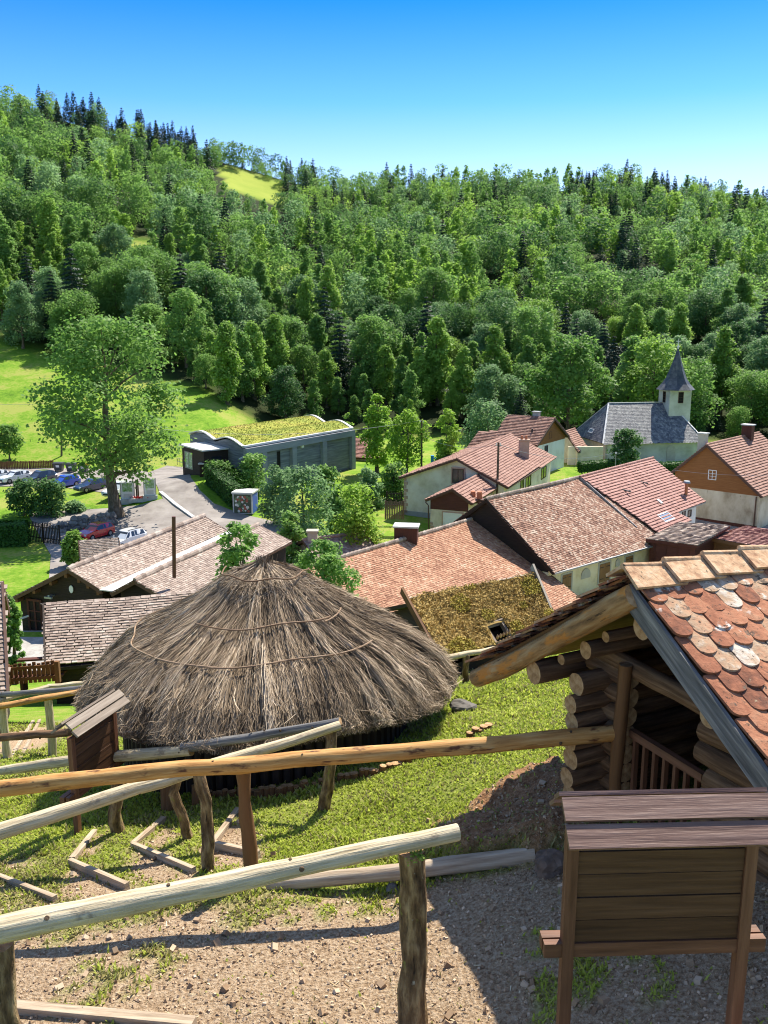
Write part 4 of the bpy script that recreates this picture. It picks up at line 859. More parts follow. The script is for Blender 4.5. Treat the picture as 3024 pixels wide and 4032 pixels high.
# ---- church
cx, cy, yw, L_, W_, ze, zr, zb = 39.72, 139.16, R(9.9), 16.55, 12.41, -17.62, -12.17, -21.0
u_, v_ = V3(math.cos(yw), math.sin(yw), 0), V3(-math.sin(yw), math.cos(yw), 0); c0 = V3(cx, cy, 0)
cp = lambda a, b, z: c0 + u_ * a * L_ / 2 + v_ * b * W_ / 2 + V3(0, 0, z)
ch = thing('church', 'small village church with slate roof and pointed spire', 'church', cp(0, 0, zb))
w = MB(); wp = [cp(-.93, -.92, ze), cp(.93, -.92, ze), cp(.93, .92, ze), cp(-.93, .92, ze)]
wall_faces(w, wp + [wp[0]], zb - .3); w.build('wall', M['church_wall'], ch)
RL, RR = cp(-.6, 0, zr), cp(.62, 0, zr); r = MB()
for poly in ([cp(-1, -1, ze), cp(1, -1, ze), RR, RL], [cp(1, 1, ze), cp(-1, 1, ze), RL, RR], [cp(-1, 1, ze), cp(-1, -1, ze), RL], [cp(1, -1, ze), cp(1, 1, ze), RR]):
    poly = np.array(poly); roof_plane(r, poly, poly[1] - poly[0], .30, .26, .022)
chr_ = r.build('roof', [M['slate'], M['dark_clad']], ch)
q = MB()
for p, e2 in ((RL, cp(-1, -1, ze)), (RL, cp(-1, 1, ze)), (RR, cp(1, -1, ze)), (RL, RR)): q.beam(p + V3(0, 0, .06), e2 + V3(0, 0, .06), .24, .08)
q.build('hip_flashing', M['zinc'], chr_)
nC = pnorm(RL, RR, cp(-1, -1, ze)); T0 = on(2632, 1640, RL, nC); sw = 3.6
tz = PL(2632, 1534, T0, np.array([0, 1., 0]))[2]; tc = T0 + u_ * sw / 2 + v_ * sw / 2
q = MB(); q.box((tc[0], tc[1], (tz - 18) / 2), sw, sw, tz + 18, yw); tw = q.build('tower', M['church_wall'], ch)
fr, lf = -v_, -u_
for (nn, off) in ((fr, .05), (lf, .1)):
    cc = tc + nn * sw / 2 + np.cross(V3(0, 0, 1), nn) * off; cc[2] = tz - 1.25; window_at(tw, cc, nn, .85, 1.7, 'frame_brown', 'void', .06, 0, 3, 'belfry_opening')
q = MB(); prof = [(2.95, -.12), (2.15, .75), (1.62, 1.55), (1.05, 3.0), (.55, 4.55), (.10, 6.15)]
for (r0, z0), (r1, z1) in zip(prof[:-1], prof[1:]):
    for k in range(8):
        a0, a1 = R(22.5 + k * 45) + yw, R(67.5 + k * 45) + yw; pt = lambda r_, a, z: tc * V3(1, 1, 0) + V3(r_ * math.cos(a), r_ * math.sin(a), tz + z)
        q.poly([pt(r0, a0, z0), pt(r0, a1, z0), pt(r1, a1, z1), pt(r1, a0, z1)], rnd=random.random())
q.poly([tc * V3(1, 1, 0) + V3(2.95 * math.cos(R(22.5 + k * 45) + yw), 2.95 * math.sin(R(22.5 + k * 45) + yw), tz - .13) for k in range(8)][::-1], 0)
sp = q.build('spire', M['slate_dark'], tw)
q = MB(); b_ = tc * V3(1, 1, 0) + V3(0, 0, tz + 6.1); q.tube([b_, b_ + V3(0, 0, .35), b_ + V3(0, 0, .5)], [.12, .22, .10], 10); q.boxes(b_ + V3(0, 0, .95), V3(.05, 0, 0), V3(0, .05, 0), V3(0, 0, .6)); q.boxes(b_ + V3(0, 0, 1.15), u_ * .35, v_ * .05, V3(0, 0, .05)); q.build('cross', M['zinc'], sp)
arched(2628, 1757, 2656, 1812, ch, 'arched_window', 'glass', 'greystone', cp(0, -.92, 0), -v_)
q = MB(); q.tube([cp(.9, -.945, ze - .1), cp(.9, -.945, zb)], .07, 8); q.tube([cp(-.9, -.945, ze - .1), cp(-.9, -.945, zb)], .07, 8); q.build('downpipe', M['steel'], ch)
nh = pnorm(RL, cp(-1, 1, ze), cp(-1, -1, ze)); skylight(chr_, 2326, 1688, 2333, 1706, RL, nh, nrm(V3(-v_[0], -v_[1], 0)))
# annex below the left hip
q = MB(); s0, s1 = cp(-1.02, -.6, ze - .9), cp(-1.02, .8, ze - .9)
# ---- museum with turf roof
km = 1.3; zm = -11.5 * km
K1, F1, F2, K2 = Z(748, 1712, zm), Z(958, 1764, zm), Z(1387, 1690, zm), Z(1185, 1648, zm)
mu = thing('museum_building', 'long low concrete museum building with wavy grass covered roof', 'building', (K1 + F2) / 2 * V3(1, 1, 0) + V3(0, 0, -22))
nf = nrm(np.cross(F2 - F1, V3(0, 0, 1))); nf = nf * (1 if nf[1] < 0 else -1); uf = nrm(F2 - F1); nl = nrm(np.cross(F1 - K1, V3(0, 0, 1))); nl = nl * (1 if nl[0] < 0 else -1)
def wave(v): return .68 * abs(math.sin(2 * math.pi * (v * 1.0))) ** 1.25 + .05
def rp(s_, v, dz=0.): return (K1 * (1 - s_) + K2 * s_) * (1 - v) + (F1 * (1 - s_) + F2 * s_) * v + V3(0, 0, wave(v) + dz)
w = MB(); vs = np.linspace(0, 1, 25); lowm = lambda p: V3(p[0], p[1], -22.8)
for s_, fl_ in ((0, 1), (1, -1)):
    top = [rp(s_, v, -.12) for v in vs]; w.poly(([lowm(top[0]), lowm(top[-1])] + top[::-1])[::fl_])
w.poly([lowm(F1), lowm(F2), F2, F1]); w.poly([lowm(K2), lowm(K1), K1, K2]); w.build('wall', M['concrete'], mu)
tf = MB(); ns, nv = 60, 36; gs, gv_ = np.meshgrid(np.linspace(.006, .994, ns), np.linspace(.02, .98, nv), indexing='ij')
TV = np.array([[rp(gs[i, j], gv_[i, j], .02 + .10 * random.random()) for j in range(nv)] for i in range(ns)]).reshape(-1, 3)
i, j = np.meshgrid(np.arange(ns - 1), np.arange(nv - 1), indexing='ij'); FF = np.stack([i * nv + j, i * nv + j + 1, (i + 1) * nv + j + 1, (i + 1) * nv + j], -1).reshape(-1, 4); tf.add(TV, FF[:, ::-1], None, .5)
n_ = 9000; ss, vv = rng.random(n_) * .98 + .01, rng.random(n_) * .95 + .025; cc = np.array([rp(a, b, .12) for a, b in zip(ss, vv)]); tf.cards(cc, rng.normal(0, .5, (n_, 3)) + V3(0, -.3, 1), .20 * rng.uniform(.5, 1.2, n_), .8, 0)
M['turf_roof'] = mat('flowering_turf_roof', [(.1, (.15, .20, .03)), (.4, (.24, .28, .04)), (.65, (.33, .33, .05)), (.9, (.39, .31, .09))], (.22, .22, .22), src='World', wn_=.75, wr=.3, rough=.95, bump=.3, bsc=(5, 5, 5))
tr_ = tf.build('turf_roof', M['turf_roof'], mu)
q = MB()
for s_ in (0, 1): 
    pp = [rp(s_, v, .16) for v in vs]
    for a, b_ in zip(pp[:-1], pp[1:]): q.beam(a, b_ + (b_ - a) * .02, .42, .14)
q.beam(F1 + V3(0, 0, .15), F2 + V3(0, 0, .15), .40, .22); q.beam(K1 + V3(0, 0, .15), K2 + V3(0, 0, .15), .40, .22); q.build('roof_edge', M['zinc'], mu)
q = MB(); q.boxes((F1 + F2) / 2 + V3(0, 0, -.5) + nf * .26, uf * np.linalg.norm(F2 - F1) / 2, V3(0, 0, .42), nf * .26); Lf = np.linalg.norm(F2 - F1)
pil = [on(x, 1800, F1, nf) for x in (968, 1032, 1150, 1270, 1383)]
for p in pil: q.boxes(p * V3(1, 1, 0) + V3(0, 0, (zm - .92 - 22.8) / 2) + nf * .24, uf * .45, V3(0, 0, (22.8 + zm - .92) / 2), nf * .24)
q.build('facade_frame', mat('grey_concrete_frame', tone((.23, .245, .27), .25), (.4, .4, 3.), src='Object', rough=.9, bump=.1), mu)  # frame lightened against the darker panels: recess shading put into the colours
q = MB(); z_ = -20.55; q.boxes((F1 + F2) / 2 * V3(1, 1, 0) + uf * 0 + V3(0, 0, (z_ - 22.8) / 2) + nf * .08, uf * (Lf / 2 - .1), V3(0, 0, (22.8 + z_) / 2), nf * .10); q.build('stone_base', M['stone'], mu)
window(mu, F1, nf, 700 + 810 * .4822, 1550 + 470 * .4822, 700 + 835 * .4822, 1550 + 610 * .4822, 'black', 'void', .05, 0, name='slit_window')
c_ = on(700 + 1012 * .4822, 1550 + 427 * .4822, F1, nf); q = MB(); q.boxes(c_ + nf * .1, uf * .25, V3(0, 0, .22), nf * .1); q.build('wall_lamp', M['white'], mu)
c_ = on(700 + 530 * .4822, 1550 + 478 * .4822, F1 - nf * .0, nf) ; q = MB(); q.beam(F1 + V3(0, 0, -1.1), F1 + nf * .3 + nl * .9 + V3(0, 0, -1.3), .16, .14); q.build('flood_lamp', M['zinc'], mu)
e0 = F1 * .50 + K1 * .50; eu = nrm((F1 - K1) * V3(1, 1, 0)); ec = e0 * V3(1, 1, 0) + nl * 1.6 + eu * .3
q = MB(); q.boxes(ec + V3(0, 0, -17.6), eu * 3.4, nl * 1.7, V3(0, 0, 2.0)); ep = q.build('entrance_porch', M['dark_clad'], mu)
q = MB(); q.boxes(ec + V3(0, 0, -15.5), eu * 3.7, nl * 2.0, V3(0, 0, .08)); q.build('porch_roof', M['zinc'], ep)
window_at(ep, ec + nl * 1.7 - eu * 1.3 + V3(0, 0, -17.3), nl, 2.4, 2.2, 'pale_board', 'poster_green', .1, 1, 0, 'entrance_poster')
window_at(ep, ec + eu * 3.4 + V3(0, 0, -17.5), eu, 1.4, 2.3, 'black', 'glass', .08, 0, 0, 'entrance_door')
# ---- the dark barns with brown tiles at lower left
kb = 1.2
A, B, F1, F2 = Z(268, 2243, -11.15 * kb), Z(802, 2033, -11.15 * kb), Z(400, 2328, -12 * kb), Z(893, 2090, -12 * kb); gnb = nrm(np.cross((F1 - A) * V3(1, 1, 0), V3(0, 0, 1)))
K1 = on(36, 2361, A, gnb); K2 = K1 + (B - A)
B1 = House('barn', 'dark boarded barn with brown tile roof, emblem and yard door on its gable', A, B, F1, F2, K1, K2, 'dark_clad', 'tile_old', -17.6, og=.5, oe=.35, ex=.16, wd=.19, th=.03, sag=.05, cat='barn')
ngb = B1.ng
q = MB()
for t in (.12, .42, .70, .95):
    for (p, w0) in ((K1, A), (F1, A)):
        if p is F1 and t > .8: continue
        b_ = p * (1 - t) + w0 * t - V3(0, 0, .28); q.beam(b_ + ngb * .0, b_ + B1.u * .6, .18, .2)
q.build('rafter_end', M['shed_wood'], B1.t)
zx6, zy6 = lambda v: v * .4822, lambda v: 2200 + v * .4822
c_, w_, h_ = wall_px(zx6(572), zy6(215), zx6(605), zy6(270), B1.a, ngb); q = MB(); eb = nrm(np.cross(ngb, V3(0, 0, 1)))
q.poly([c_ + ngb * .06 + eb * (w_ / 2) * math.cos(t) + V3(0, 0, h_ / 2 * math.sin(t) * (1.25 if math.sin(t) < 0 else 1)) for t in np.linspace(0, 6.283, 13)[:-1]], t=.04); q.build('emblem', M['white'], B1.t)
window(B1.t, B1.a, ngb, zx6(232), zy6(330), zx6(352), zy6(600), 'red_clad', 'dark_clad', .14, 1, 2, 'barn_door'); c_ = on(zx6(445), zy6(297), B1.a, ngb); q = MB(); q.beam(c_, c_ + ngb * .5 + V3(0, 0, .1), .12, .08); q.boxes(c_ + ngb * .5, eb * .25, ngb * .08, V3(0, 0, .05)); q.build('yard_lamp', M['steel'], B1.t)
q = MB(); q.beam(on(zx6(80), zy6(522), B1.a + ngb * .9, ngb), on(zx6(235), zy6(465), B1.a + ngb * .3, ngb), .09, .09); q.build('hand_rail', M['zinc'], B1.t)
A, B, F2 = Z(530, 2287, -11.4 * kb), Z(1015, 2069, -11.4 * kb), Z(1148, 2133, -12 * kb); F1 = F2 - (B - A); K1 = Z(436, 2338, -12 * kb)
B2 = House('workshop', 'dark boarded workshop with brown tile roof and tall flue beside the barn', A, B, F1, F2, K1, K1 + (B - A), 'dark_clad', 'tile_old', -17.6, og=.4, oe=.3, ex=.16, wd=.19, th=.03, sag=.05, cat='barn')
g0, g1 = (B1.F1 + B2.K1) / 2, (B1.F2 + B2.K2) / 2; q = MB(); q.boxes((g0 + g1) / 2 + V3(0, 0, .10), (g1 - g0) / 2, nrm(np.cross(g1 - g0, V3(0, 0, 1))) * .42, V3(0, 0, .03)); q.build('valley_gutter', M['zinc'], B2.roof)
p_ = P(684, 2232, 46.5); q = MB(); q.tube([p_ + V3(0, 0, -.6), P(684, 2034, 46.5)], .105, 12); q.build('flue', M['rust_pipe'], B2.roof)
A, B, F1 = Z(171, 2378, -9.2), Z(791, 2328, -9.2), Z(178, 2627, -10.45); F2 = F1 + (B - A)
B3 = House('open_shed', 'low shed with dark brown tile roof behind the round thatched hut', A, B, F1, F2, mir(A, F1), mir(B, F2), 'dark_clad', 'tile_old', -12.6, og=.25, oe=.3, ex=.125, wd=.17, th=.028, sag=.03, caps=False, cat='shed', verge='dark_clad')
B_, F2_ = P(10, 2296, 21), P(32, 2725, 18.2); u_ = V3(math.cos(R(16)), math.sin(R(16)), 0); A_, F1_ = B_ - u_ * 5, F2_ - u_ * 5
B4 = House('tiled_hut', 'brown tiled hut cut by the left edge of the picture', A_, B_, F1_, F2_, mir(A_, F1_), mir(B_, F2_), 'dark_clad', 'tile_old', -11., og=.2, oe=.3, ex=.125, wd=.17, th=.028, caps=False, cat='hut')
A, B, F1 = P(309, 2129, 72), P(468, 2124, 73), P(318, 2218, 70.5); B = V3(B[0], B[1], A[2]); F2 = F1 + (B - A)
B5 = House('small_shed', 'tiny shed with brown tile roof beside a clipped bush', A, B, F1, F2, mir(A, F1), mir(B, F2), 'dark_clad', 'tile_old', -22.4, og=.15, oe=.2, ex=.16, wd=.19, th=.03, caps=False, cat='shed')
A, B, F1 = P(1190, 2128, 77), P(1436, 2100, 80), P(1260, 2230, 74); B = V3(B[0], B[1], A[2]); F2 = F1 + (B - A)
H8 = House('dark_tile_house', 'small house with dark weathered tile roof and square chimney among shrubs', A, B, F1, F2, mir(A, F1), mir(B, F2), 'render_cream', 'tile_old', -22.6, ex=.2, wd=.2, th=.03, sag=.05)
c_ = P(1231, 2125, 77.3); chimney(H8.t, c_, .85, .7, c_[2] - 1.2, P(1231, 2092, 77.3)[2], 'greystone', 'greystone', 0)
# red roofs beyond the museum
A, B, F1 = P(1340, 1722, 141), P(1475, 1748, 139), P(1350, 1800, 136); B = V3(B[0], B[1], A[2]); F2 = F1 + (B - A) * 1.1
House('low_red_house', 'low house with red tile roof behind the concrete museum', A, B, F1, F2, mir(A, F1), mir(B, F2), 'render_old', 'tile_red', -21.5, ex=.34, wd=.25, th=.05, stag=False)
A, B, F1 = P(-50, 1385, 205), P(14, 1392, 205), P(-50, 1452, 203.5); B = V3(B[0], B[1], A[2])
House('field_barn', 'small red roofed barn in the meadow at the left edge', A, B, F1, F1 + (B - A), mir(A, F1), mir(B, F1 + (B - A)), 'shed_wood', 'tile_brown', gz(-90, 204) - .3, ex=.4, wd=.3, th=.05, stag=False, cat='barn')
A, B = P(2225, 1702, 133), P(2262, 1697, 137); B = V3(B[0], B[1], A[2]); F1 = A + V3(1.5, -3, -2.6); 
House('side_house', 'narrow house with red roof squeezed between the white house and the church', A, B, F1, F1 + (B - A), mir(A, F1), mir(B, F1 + (B - A)), 'render_old', 'tile_brown', -21.4, og=.2, oe=.3, ex=.34, wd=.25, th=.05, stag=False)
# plastered wall between the white house and the church
p0, p1 = P(2236, 1790, 131), P(2372, 1812, 131); q = MB(); q.boxes((p0 + p1) / 2 * V3(1, 1, 0) + V3(0, 0, -19.4), V3((p1[0] - p0[0]) / 2, 0, 0), V3(0, .2, 0), V3(0, 0, 1.5)); w_ = q.build('yard_wall', M['render_cream'], None); w_['label'] = 'low cream plastered wall left of the church'; w_['category'] = 'wall'
# sheds at the right
def lean_shed(name, label, p0, p1, dep, h0, h1, zb, wallm, roofm):
    p0, p1 = np.asarray(p0, float), np.asarray(p1, float); u = nrm((p1 - p0) * V3(1, 1, 0)); v = np.cross(V3(0, 0, 1), u); t = thing(name, label, 'shed', (p0 + p1) / 2 * V3(1, 1, 0) + V3(0, 0, zb)); L_ = np.linalg.norm((p1 - p0)[:2])
    w = MB(); a, b_, c, d_ = [V3(q[0], q[1], z) for q, z in ((p0, p0[2]), (p1, p1[2]), (p1 + v * dep, p1[2] + h1), (p0 + v * dep, p0[2] + h0))]
    wall_faces(w, [a, b_, c, d_, a], zb); w.build('wall', M[wallm], t)
    e = .25; r = MB(); q = [a - u * e - v * e, b_ + u * e - v * e, c + u * e + v * e, d_ - u * e + v * e]; roof_plane(r, np.array(q) + V3(0, 0, .08), u, .36, .3, .05, stag=False); r.build('roof', [M[roofm], M['dark_clad']], t)
    f = MB(); f.beam(q[0], q[1], .08, .28); f.beam(q[0], q[3], .08, .28); f.beam(q[1], q[2], .08, .28); f.build('fascia', M[wallm], t)
    n = -v; f = MB()
    for k in range(4): f.boxes(a + u * (L_ * (k + .5) / 4) + V3(0, 0, (zb - a[2]) / 2) + n * .03, u * .06, V3(0, 0, (a[2] - zb) / 2 - .2), n * .03)
    f.build('post', M[wallm], t); return t
lean_shed('tiled_shed', 'dark red shed with weathered corrugated tile roof below the red roof house', P(2560, 2128, 76), P(2738, 2149, 73), 5.5, .55, .75, -22.6, 'red_clad', 'tile_old')
lean_shed('wooden_shed', 'orange brown boarded shed with pale red roof at the right edge', P(2790, 2122, 76), P(3030, 2163, 70), 4.5, .5, .5, -22.6, 'shed_wood', 'tile_red')
# ================================================================== trees and shrubs of the village
px_tree('ash_tree', 'large spreading tree with thick dark trunk standing alone by the road', 'tree', 'spread', 250, 1115, 684, 385, 'leaf_ash', 901, 15500, .42, nl=54, tk=1.5)
px_tree('birch_tree', 'slender light green birch at the right end of the museum', 'tree', 'birch', 815, 1005, 850, 92, 'leaf_bright', 902, 4500, .40, d=124)
px_tree('fruit_tree', 'small bright green fruit tree left of the thin utility pole', 'tree', 'round', 880, 1010, 888, 95, 'leaf_bright', 903, 3600, .38, d=120)
px_tree('young_tree', 'small upright light green tree right of the thin utility pole', 'tree', 'oval', 965, 1000, 884, 66, 'leaf_bright', 904, 3000, .36, d=118)
px_tree('willow_bush', 'wide grey green bush left of the striped roof house', 'bush', 'shrub', 1055, 975, 864, 118, 'leaf_blue', 905, 3600, .42, d=138)
px_tree('maple_tree', 'tall loose green tree with visible limbs between white house and church', 'tree', 'spread', 1222, 960, 722, 210, 'leaf_ash', 906, 9500, .55, d=150, nl=34)
px_tree('linden_tree', 'broad yellow green tree behind the church spire', 'tree', 'round', 1405, 950, 732, 160, 'leaf_light', 907, 6500, .55, d=156)
px_tree('church_tree', 'small round dark green tree in front of the church wall', 'tree', 'round', 1352, 1015, 928, 72, 'leaf_dark', 908, 3200, .34, d=124)
px_tree('meadow_tree', 'small airy tree at the left edge of the meadow', 'tree', 'round', 22, 995, 918, 66, 'leaf_mid', 909, 2200, .36)
px_tree('meadow_shrub', 'low light shrub behind the far corner of the museum', 'bush', 'shrub', 750, 918, 893, 30, 'leaf_light', 910, 700, .4, d=135)
for i_, (x, y, yt, w, lf, d, lab) in enumerate([
    (478, 1062, 1000, 78, 'leaf_mid', 107, 'loose green shrub between museum corner and clipped hedge'), (548, 1062, 985, 78, 'leaf_mid', 106.5, 'tall green shrub with a pointed top before the museum wall'),
    (604, 1090, 1008, 92, 'leaf_blue', 96, 'greyish green shrub before the slit window of the museum'), (655, 1172, 1012, 140, 'leaf_blue', 84, 'big round grey green shrub right of the painted power box'),
    (768, 1182, 1056, 128, 'leaf_bright', 80, 'bright yellow green bush left of the cream house'), (630, 1190, 1112, 80, 'leaf_mid', 78, 'smaller bush below the big grey green shrub'),
    (706, 1062, 1008, 76, 'leaf_mid', 103, 'dense green bush under the right half of the museum wall'), (800, 1070, 1012, 64, 'leaf_blue', 104, 'bush beside the garden lawn right of the museum'), (852, 1052, 1000, 70, 'leaf_mid', 108, 'bush in the garden under the fruit tree'),
    (54, 1114, 1036, 78, 'leaf_dark', None, 'left one of two dark round bushes below the parked cars'), (113, 1114, 1038, 80, 'leaf_dark', None, 'right one of two dark round bushes below the parked cars'),
    (160, 1106, 1086, 44, 'leaf_blue', None, 'low flowering bush at the end of the two dark round bushes'), (160, 1208, 1150, 60, 'leaf_light', 80, 'clipped light bush beside the dark picket fence and red car'),
    (520, 1300, 1134, 142, 'leaf_mid', 36, 'rounded leafy tree directly behind the peak of the thatched hut'), (700, 1290, 1170, 165, 'leaf_mid', 39, 'leafy bush behind the right shoulder of the thatched hut'),
    (26, 1362, 1288, 46, 'leaf_mid', 40, 'small leafy bush beside the dark barn door'), (735, 1130, 1062, 60, 'leaf_mid', 92, 'bush between the grey green shrub and the yellow green bush')]):
    px_tree('shrub', lab, 'bush', 'shrub' if yt < 1130 else 'oval', x, y, yt, w, lf, 920 + i_ * 3, (4600 if w > 90 else 2800) if (d or 90) > 50 else 9000, .32 if (d or 90) > 50 else .17, d=d)
def hedge(name, label, pts, w, h, n, size, seed):
    o = hedge_mb(pts, w, h, n, size, seed).build(name, M['leaf_hedge'], None); o['label'] = label; o['category'] = 'hedge'
gD = lambda x, y: G(x * D2, y * D2)
hedge('clipped_hedge', 'thick clipped box hedge beside the road left of the power box', [gD(470, 1044), gD(496, 1066), gD(526, 1094)], 3.0, 2.3, 8000, .24, 1)
hedge('garden_hedge', 'tall clipped hedge at the left edge beside the dark picket fence', [gD(-30, 1180), gD(60, 1176)], 1.8, 2.3, 4000, .24, 2)
hedge('church_hedge', 'low clipped hedge along the church wall, left of the round tree', [P(1252 * D2, 1020 * D2, 121), P(1332 * D2, 1014 * D2, 123)], 1.2, 1.3, 2600, .22, 3)
hedge('church_hedge', 'low clipped hedge right of the church door, behind the red roof', [P(1405 * D2, 1022 * D2, 123), P(1476 * D2, 1018 * D2, 125)], 1.2, 1.3, 2200, .22, 4)
# ================================================================== cars
def car(label, pos, head, paint, L=4.1, Wd=1.78, H=1.5, suv=False, hatch=True):
    t = thing('parked_car', label, 'car', (0, 0, 0), 'cars parked in the village'); hl = L / 2; wm = Wd / 2; zb = .92 if not suv else 1.02
    sx = np.array([-1., -.97, -.86, -.42, -.10, .02, .50, .80, .95, 1.]) * hl       # front .. rear
    zt = np.array([.55, .68, .80, .93, H * .93, H, H * .985, H * .9, zb + .12, .62]) if hatch else np.array([.55, .68, .8, .93, H * .93, H, H * .95, 1.02, .95, .62])
    wf = np.array([.80, .90, .97, 1, 1, 1, 1, 1, .95, .85]) * wm; wr = np.array([.72, .80, .84, .84, .74, .72, .72, .70, .78, .75]) * wm
    def ring(i): zb_ = min(zb, zt[i] - .02); return [(-wf[i] * .93, .22 if 0 < i < 9 else .34), (-wf[i], .50), (-wf[i] * .985, zb_), (-wr[i], zt[i]), (wr[i], zt[i]), (wf[i] * .985, zb_), (wf[i], .50), (wf[i] * .93, .22 if 0 < i < 9 else .34)]
    V = np.array([[(sx[i], y, z) for y, z in ring(i)] for i in range(10)]); mb = MB(); k = 8
    Fq = [[i * k + j, i * k + (j + 1) % k, (i + 1) * k + (j + 1) % k, (i + 1) * k + j] for i in range(9) for j in range(k)]
    mb.add(V.reshape(-1, 3), np.array(Fq)); mb.add(V[0], [list(range(k))[::-1]]); mb.add(V[-1], [list(range(k))]); body = mb.build('body', paint, t)
    def glass(pts, nm='window'): q = MB(); pts = np.array(pts); n = nrm(np.cross(pts[1] - pts[0], pts[2] - pts[1])); n = n * np.sign(n @ (pts.mean(0) - np.array([0, 0, .6]))); q.poly(pts + n * .012, t=.0); q2 = MB(); q2.poly(pts + n * .012); q2.build(nm, M['glass'], body)
    def lp(i, y, f, g_): a, b_ = V[i, y], V[i + 1, y]; return a * (1 - f) + b_ * f
    def mixp(a, b_, f): return a * (1 - f) + b_ * f
    a, b_, c, d_ = V[3, 3], V[3, 4], V[4, 4], V[4, 3]; glass([mixp(a, d_, .1) * .97 + V3(0, .02, 0), mixp(b_, c, .1), mixp(c, b_, .06), mixp(d_, a, .06)], 'windscreen')
    a, b_, c, d_ = V[7, 3], V[7, 4], V[8, 4], V[8, 3]; glass([mixp(a, d_, .15), mixp(b_, c, .15), mixp(c, b_, .1), mixp(d_, a, .1)], 'rear_window')
    for sd, (lo, hi) in ((0, (2, 3)), (1, (5, 4))):
        for (i0, f0, f0b, i1, f1) in ((3, .62, .1, 5, .38), (5, .46, None, 7, .25)):
            lo0, lo1 = lp(i0, lo, f0b if f0b is not None else f0, 0), lp(i1, lo, f1, 0); hi0, hi1 = lp(4 if f0b is not None else i0, hi, .15 if f0b is not None else f0, 0), lp(i1, hi, f1 if i1 < 7 else -.1, 0)
            glass([mixp(lo0, hi0, .10), mixp(lo1, hi1, .10), mixp(hi1, lo1, .12), mixp(hi0, lo0, .12)])
    for wx in (-.62, .60):
        for sd in (-1, 1):
            c0 = V3(wx * hl, sd * (wm - .10), .32); q = MB(); q.tube([c0 - V3(0, .11 * sd, 0), c0 + V3(0, .115 * sd, 0)], [.325, .325], 18); w_ = q.build('wheel', M['tyre'], t); q = MB(); q.tube([c0 + V3(0, .06 * sd, 0), c0 + V3(0, .125 * sd, 0)], [.21, .20], 12); q.build('rim', M['steel'], w_)
    for sd in (-1, 1):
        q = MB(); q.boxes(V3(-hl * .955, sd * wm * .66, .68), V3(.06, -.03 * sd, 0), V3(.02, wm * .19, 0), V3(.03, 0, .075)); q.build('headlight', M['lamp_glass'], t)
        q = MB(); q.boxes(V3(hl * .965, sd * wm * .74, .80), V3(.05, 0, 0), V3(0, wm * .14, 0), V3(0, 0, .12)); q.build('tail_light', M['tail_red'], t)
        q = MB(); q.boxes(V3(-hl * .30, sd * (wm + .09), .98), V3(.05, 0, 0), V3(0, .10, 0), V3(0, 0, .065)); q.build('wing_mirror', paint, t)
    q = MB(); q.boxes(V3(-hl * 1.0, 0, .43), V3(.03, 0, 0), V3(0, wm * .55, 0), V3(0, 0, .09)); q.build('grille', M['black'], t)
    if suv:
        for sd in (-1, 1): q = MB(); q.beam(V3(-.1 * hl, sd * wm * .66, H + .04), V3(.7 * hl, sd * wm * .66, H + .02), .05, .05); q.build('roof_rail', M['black'], t)
    t.location = tuple(float(v) for v in pos); t.rotation_euler = (0, 0, head); return t
hd = math.atan2(.80, .60)                                    # fronts point down and left towards the camera
lift = V3(0, 0, .06)
car('white hatchback cut by the left edge of the car park', gD(-14, 1040) + lift, hd, M['car_white'])
car('white hatchback parked left of the slate grey car', gD(33, 1041) + lift, hd, M['car_white'], L=4.2)
car('slate grey people carrier between white hatchback and bright blue car', gD(86, 1044) + lift, hd, M['car_grey'], L=4.5, H=1.68)
car('bright blue hatchback in the middle of the car park row', gD(139, 1052) + lift, hd, M['car_blue'], L=4.1)
car('navy blue estate car right of the bright blue hatchback', gD(198, 1060) + lift, hd, M['car_navy'], L=4.4)
car('white van-like car half hidden behind the big tree trunk', gD(256, 1070) + lift, hd + .3, M['car_white'], L=4.6, H=1.7)
car('red hatchback in front of the boulder wall', gD(207, 1162) + lift, hd + .15, M['car_red'], L=4.1)
car('white off-road car with roof rails beside the red hatchback', gD(273, 1180) + lift, hd + .1, M['car_white'], L=4.4, H=1.66, suv=True)
# ================================================================== bins, panels, box, fences, poles
def bin_(label, pos, yaw, lid):
    t = thing('waste_bin', label, 'bin', pos, 'waste bins at the car park'); p = np.asarray(pos); u = V3(math.cos(yaw), math.sin(yaw), 0); v = V3(-u[1], u[0], 0); q = MB()
    b, tp = [], []
    for a, c in ((-1, -1), (1, -1), (1, 1), (-1, 1)): b.append(p + u * a * .50 + v * c * .34 + V3(0, 0, .18)); tp.append(p + u * a * .66 + v * c * .50 + V3(0, 0, 1.15))
    for k in range(4): j = (k + 1) % 4; q.poly([b[k], b[j], tp[j], tp[k]])
    q.poly(b[::-1]); q.poly(tp); q.build('body', M['grey_plastic'], t); q = MB(); c = p + V3(0, 0, 1.22)
    q.boxes(c, u * .72, v * .55, V3(0, 0, .05)); q.boxes(c + v * .1 + V3(0, 0, .08), u * .70, v * .40, V3(0, 0, .05)); q.build('lid', M[lid], t)
    q = MB(); q.boxes(p - v * .47 + V3(0, 0, .85), u * .24, v * .01 + V3(0, 0, 0), V3(0, 0, .16) + v * -.03); q.build('sticker', M['white'], t)
    for a in (-1, 1):
        for c_ in (-1, 1): q = MB(); c0 = p + u * a * .42 + v * c_ * .28 + V3(0, 0, .10); q.tube([c0 - u * .04, c0 + u * .04], .10, 10); q.build('wheel', M['tyre'], t)
